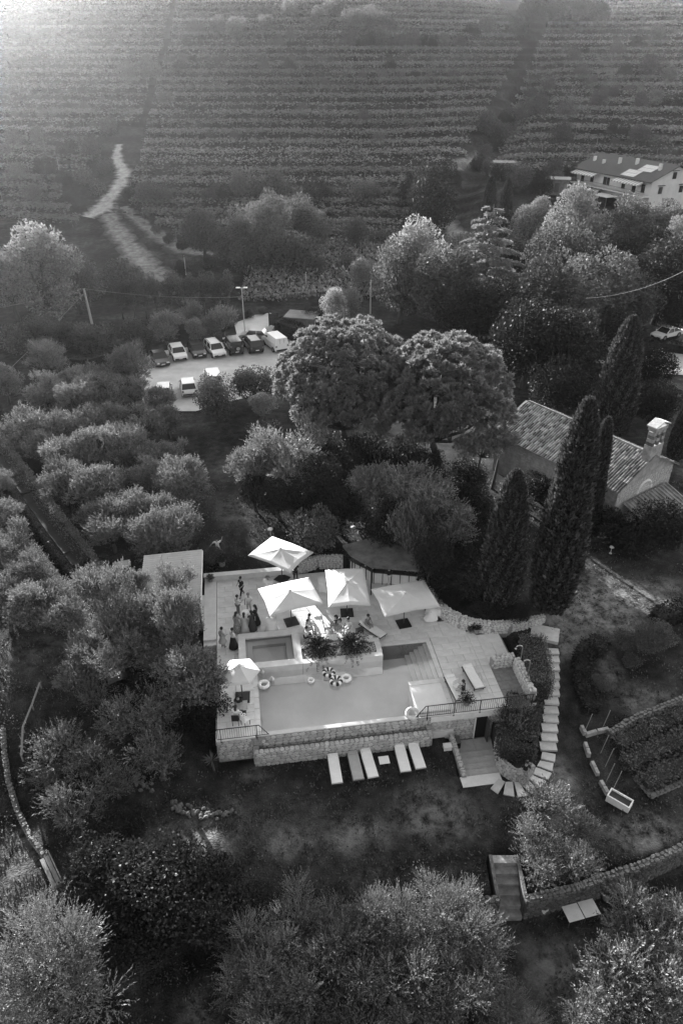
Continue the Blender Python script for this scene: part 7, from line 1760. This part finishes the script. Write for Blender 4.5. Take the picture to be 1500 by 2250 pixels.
person(D(853, 1285), .1, 'person in black top and white trousers ordering at the bar', 'black', 'white', 'stand', armL='front', armR='front', group='staff')
person(D(650, 1275), PI, 'person in black standing under the rear parasol', 'black', 'black', 'stand', armR='front', group='staff')
person(D(820, 1255) + Vector((0, .8, 0)), PI, 'person in dark clothes serving behind the bar counter', 'dark', 'black', 'stand', armL='front', group='staff')
person(D(798, 1250) + Vector((0, .6, 0)), PI, 'person in white shirt serving at the bar corner', 'white', 'black', 'stand', armL='front', group='staff')
person(D(678, 1382), -1.3, 'person in white sitting at the top of the daybed by the spa', 'white', 'white', 'sit', seat=.40)
person(D(674, 1394), -1.3, 'person in white sitting in the middle of the daybed by the spa', 'white', 'pale', 'sit', seat=.40, armR='front')
person(D(672, 1410), -1.2, 'person in white with a dark bag on the daybed end near the palm', 'white', 'black', 'sit', seat=.40)
person(D(740, 1384), 1.6, 'person in a dark top sitting under the middle parasol', 'dark', 'print', 'sit', longhair=True, seat=.40, armL='front')
person(D(748, 1390), 2.2, 'person in a pale dress sitting left of the right palm', 'pale', 'pale', 'sit', 'short', longhair=True, seat=.40)
person(D(766, 1388), 2.6, 'person in white leaning back above the right palm', 'white', 'white', 'sit', seat=.40)
person(D(806, 1382), -2.4, 'person in grey sitting on the lounger behind the palms', 'grey', 'print', 'sit', seat=.42)
person(D(526, 1560), PI, 'person in black sitting at the table below the hexagonal parasol', 'black', 'black', 'sit', longhair=True, armL='front', armR='front', seat=.44)
person(D(520, 1588), -.1, 'person in white top sitting with back to the left railing', 'white', 'print', 'sit', longhair=True, seat=.44)
person(D(1016, 1530), 1.0, 'person in black sitting on the lounger with one arm raised', 'black', 'pale', 'sit', armL='wave', seat=.42)
pp = at(1148, 1718); person(pp + Vector((0, 0, .1)), PI * .95, 'person in a black top and patterned skirt climbing the slab steps', 'black', 'print', 'walk', 'long', longhair=True)
pp = at(408, 1143); person(pp, 2.4, 'person in white half hidden under the olive tree at the lawn edge', 'white', 'dark', 'sit')
# small cafe table with chairs below the hexagonal parasol
round_t = thing('cafe_table', 'small square table between the two guests below the hexagonal parasol', 'table', D(533, 1568), YAW)
MB().box((0, 0, .73), (.7, .7, .04)).build('table_top', mat('table_grey', .34, .6), round_t); MB().tube([(0, 0, .03), (0, 0, .71)], .04, 8).build('stem', M_BLACK, round_t); MB().box((0, 0, .02), (.45, .45, .03)).build('foot', M_BLACK, round_t)
chair(526, 1560, 0, 'chair of the guest in black below the hexagonal parasol', M_BLACK, 0); chair(519, 1590, PI, 'chair of the guest near the left railing', M_BLACK, 0); chair(540, 1592, 2.4, 'empty white chair by the left railing', M_WHITE, 0)
chair(1003, 1520, .6, 'white folding chair at the sunlit corner', M_WHITE, 0)
for k, (a, b) in enumerate(((528, 1566), (536, 1570))):
    q_ = P(a, b, .76); t = thing('dinner_plate', 'white plate on the small table, %s of two' % nth(k), 'plate', (q_.x, q_.y, .752)); MB().lathe([(.05, 0), (.11, .015), (.12, .02)], 14).build('plate_body', M_WHITE, t); MB().lathe([(.06, .016), (.03, .05), (.005, .06)], 8).build('food', mat('food', .18, .8), t)
small_table(D(724, 1398), .5, .5, .4, YAW, 'low wooden table in front of the daybeds', mat('table_grey', .34, .6)); small_table(D(790, 1392), .5, .4, .4, YAW + .3, 'low dark table beside the right palm', M_WOODD)
finish_skins()
# ================================================================ TURF: loose blades and tufts nobody could count
r = np.random.default_rng(404); n = 150000
gy_ = 9 + 50 * r.random(n) ** 1.25; gx_ = r.uniform(-1, 1, n) * (6 + gy_ * .62)
clump = np.sin(gx_ * 1.9 + np.sin(gy_ * 1.3) * 2) + np.sin(gy_ * 2.3 + np.sin(gx_ * .9) * 2) + r.normal(size=n) * .8
u_ = (gx_ - ORG.x) * cY + (gy_ - ORG.y) * sY; v_ = -(gx_ - ORG.x) * sY + (gy_ - ORG.y) * cY
ok = (clump > -.1) & ~((u_ > -4.7) & (u_ < 17.2) & (v_ > -.8) & (v_ < 15.9)) & ~((u_ > 11.2) & (u_ < 20.5) & (v_ > -4.6) & (v_ < 8)) & ~((gx_ > STX0 - .4) & (gx_ < STX1 + .4) & (gy_ < 24))
gx_, gy_ = gx_[ok], gy_[ok]; n = len(gx_)
b = np.stack([gx_, gy_, ground(gx_, gy_) - .01], -1)
V = leaves(b, r.normal(size=(n, 3)) * .8 + np.array([0, 0, .9]), .19, .07, r)
tag(link('grass', quadmesh('grass', V, r.choice([.5, .8, 1.1, 1.8], n), L_GRASS)), 'short rough grass and weeds on the lawns', 'grass', kind='stuff')
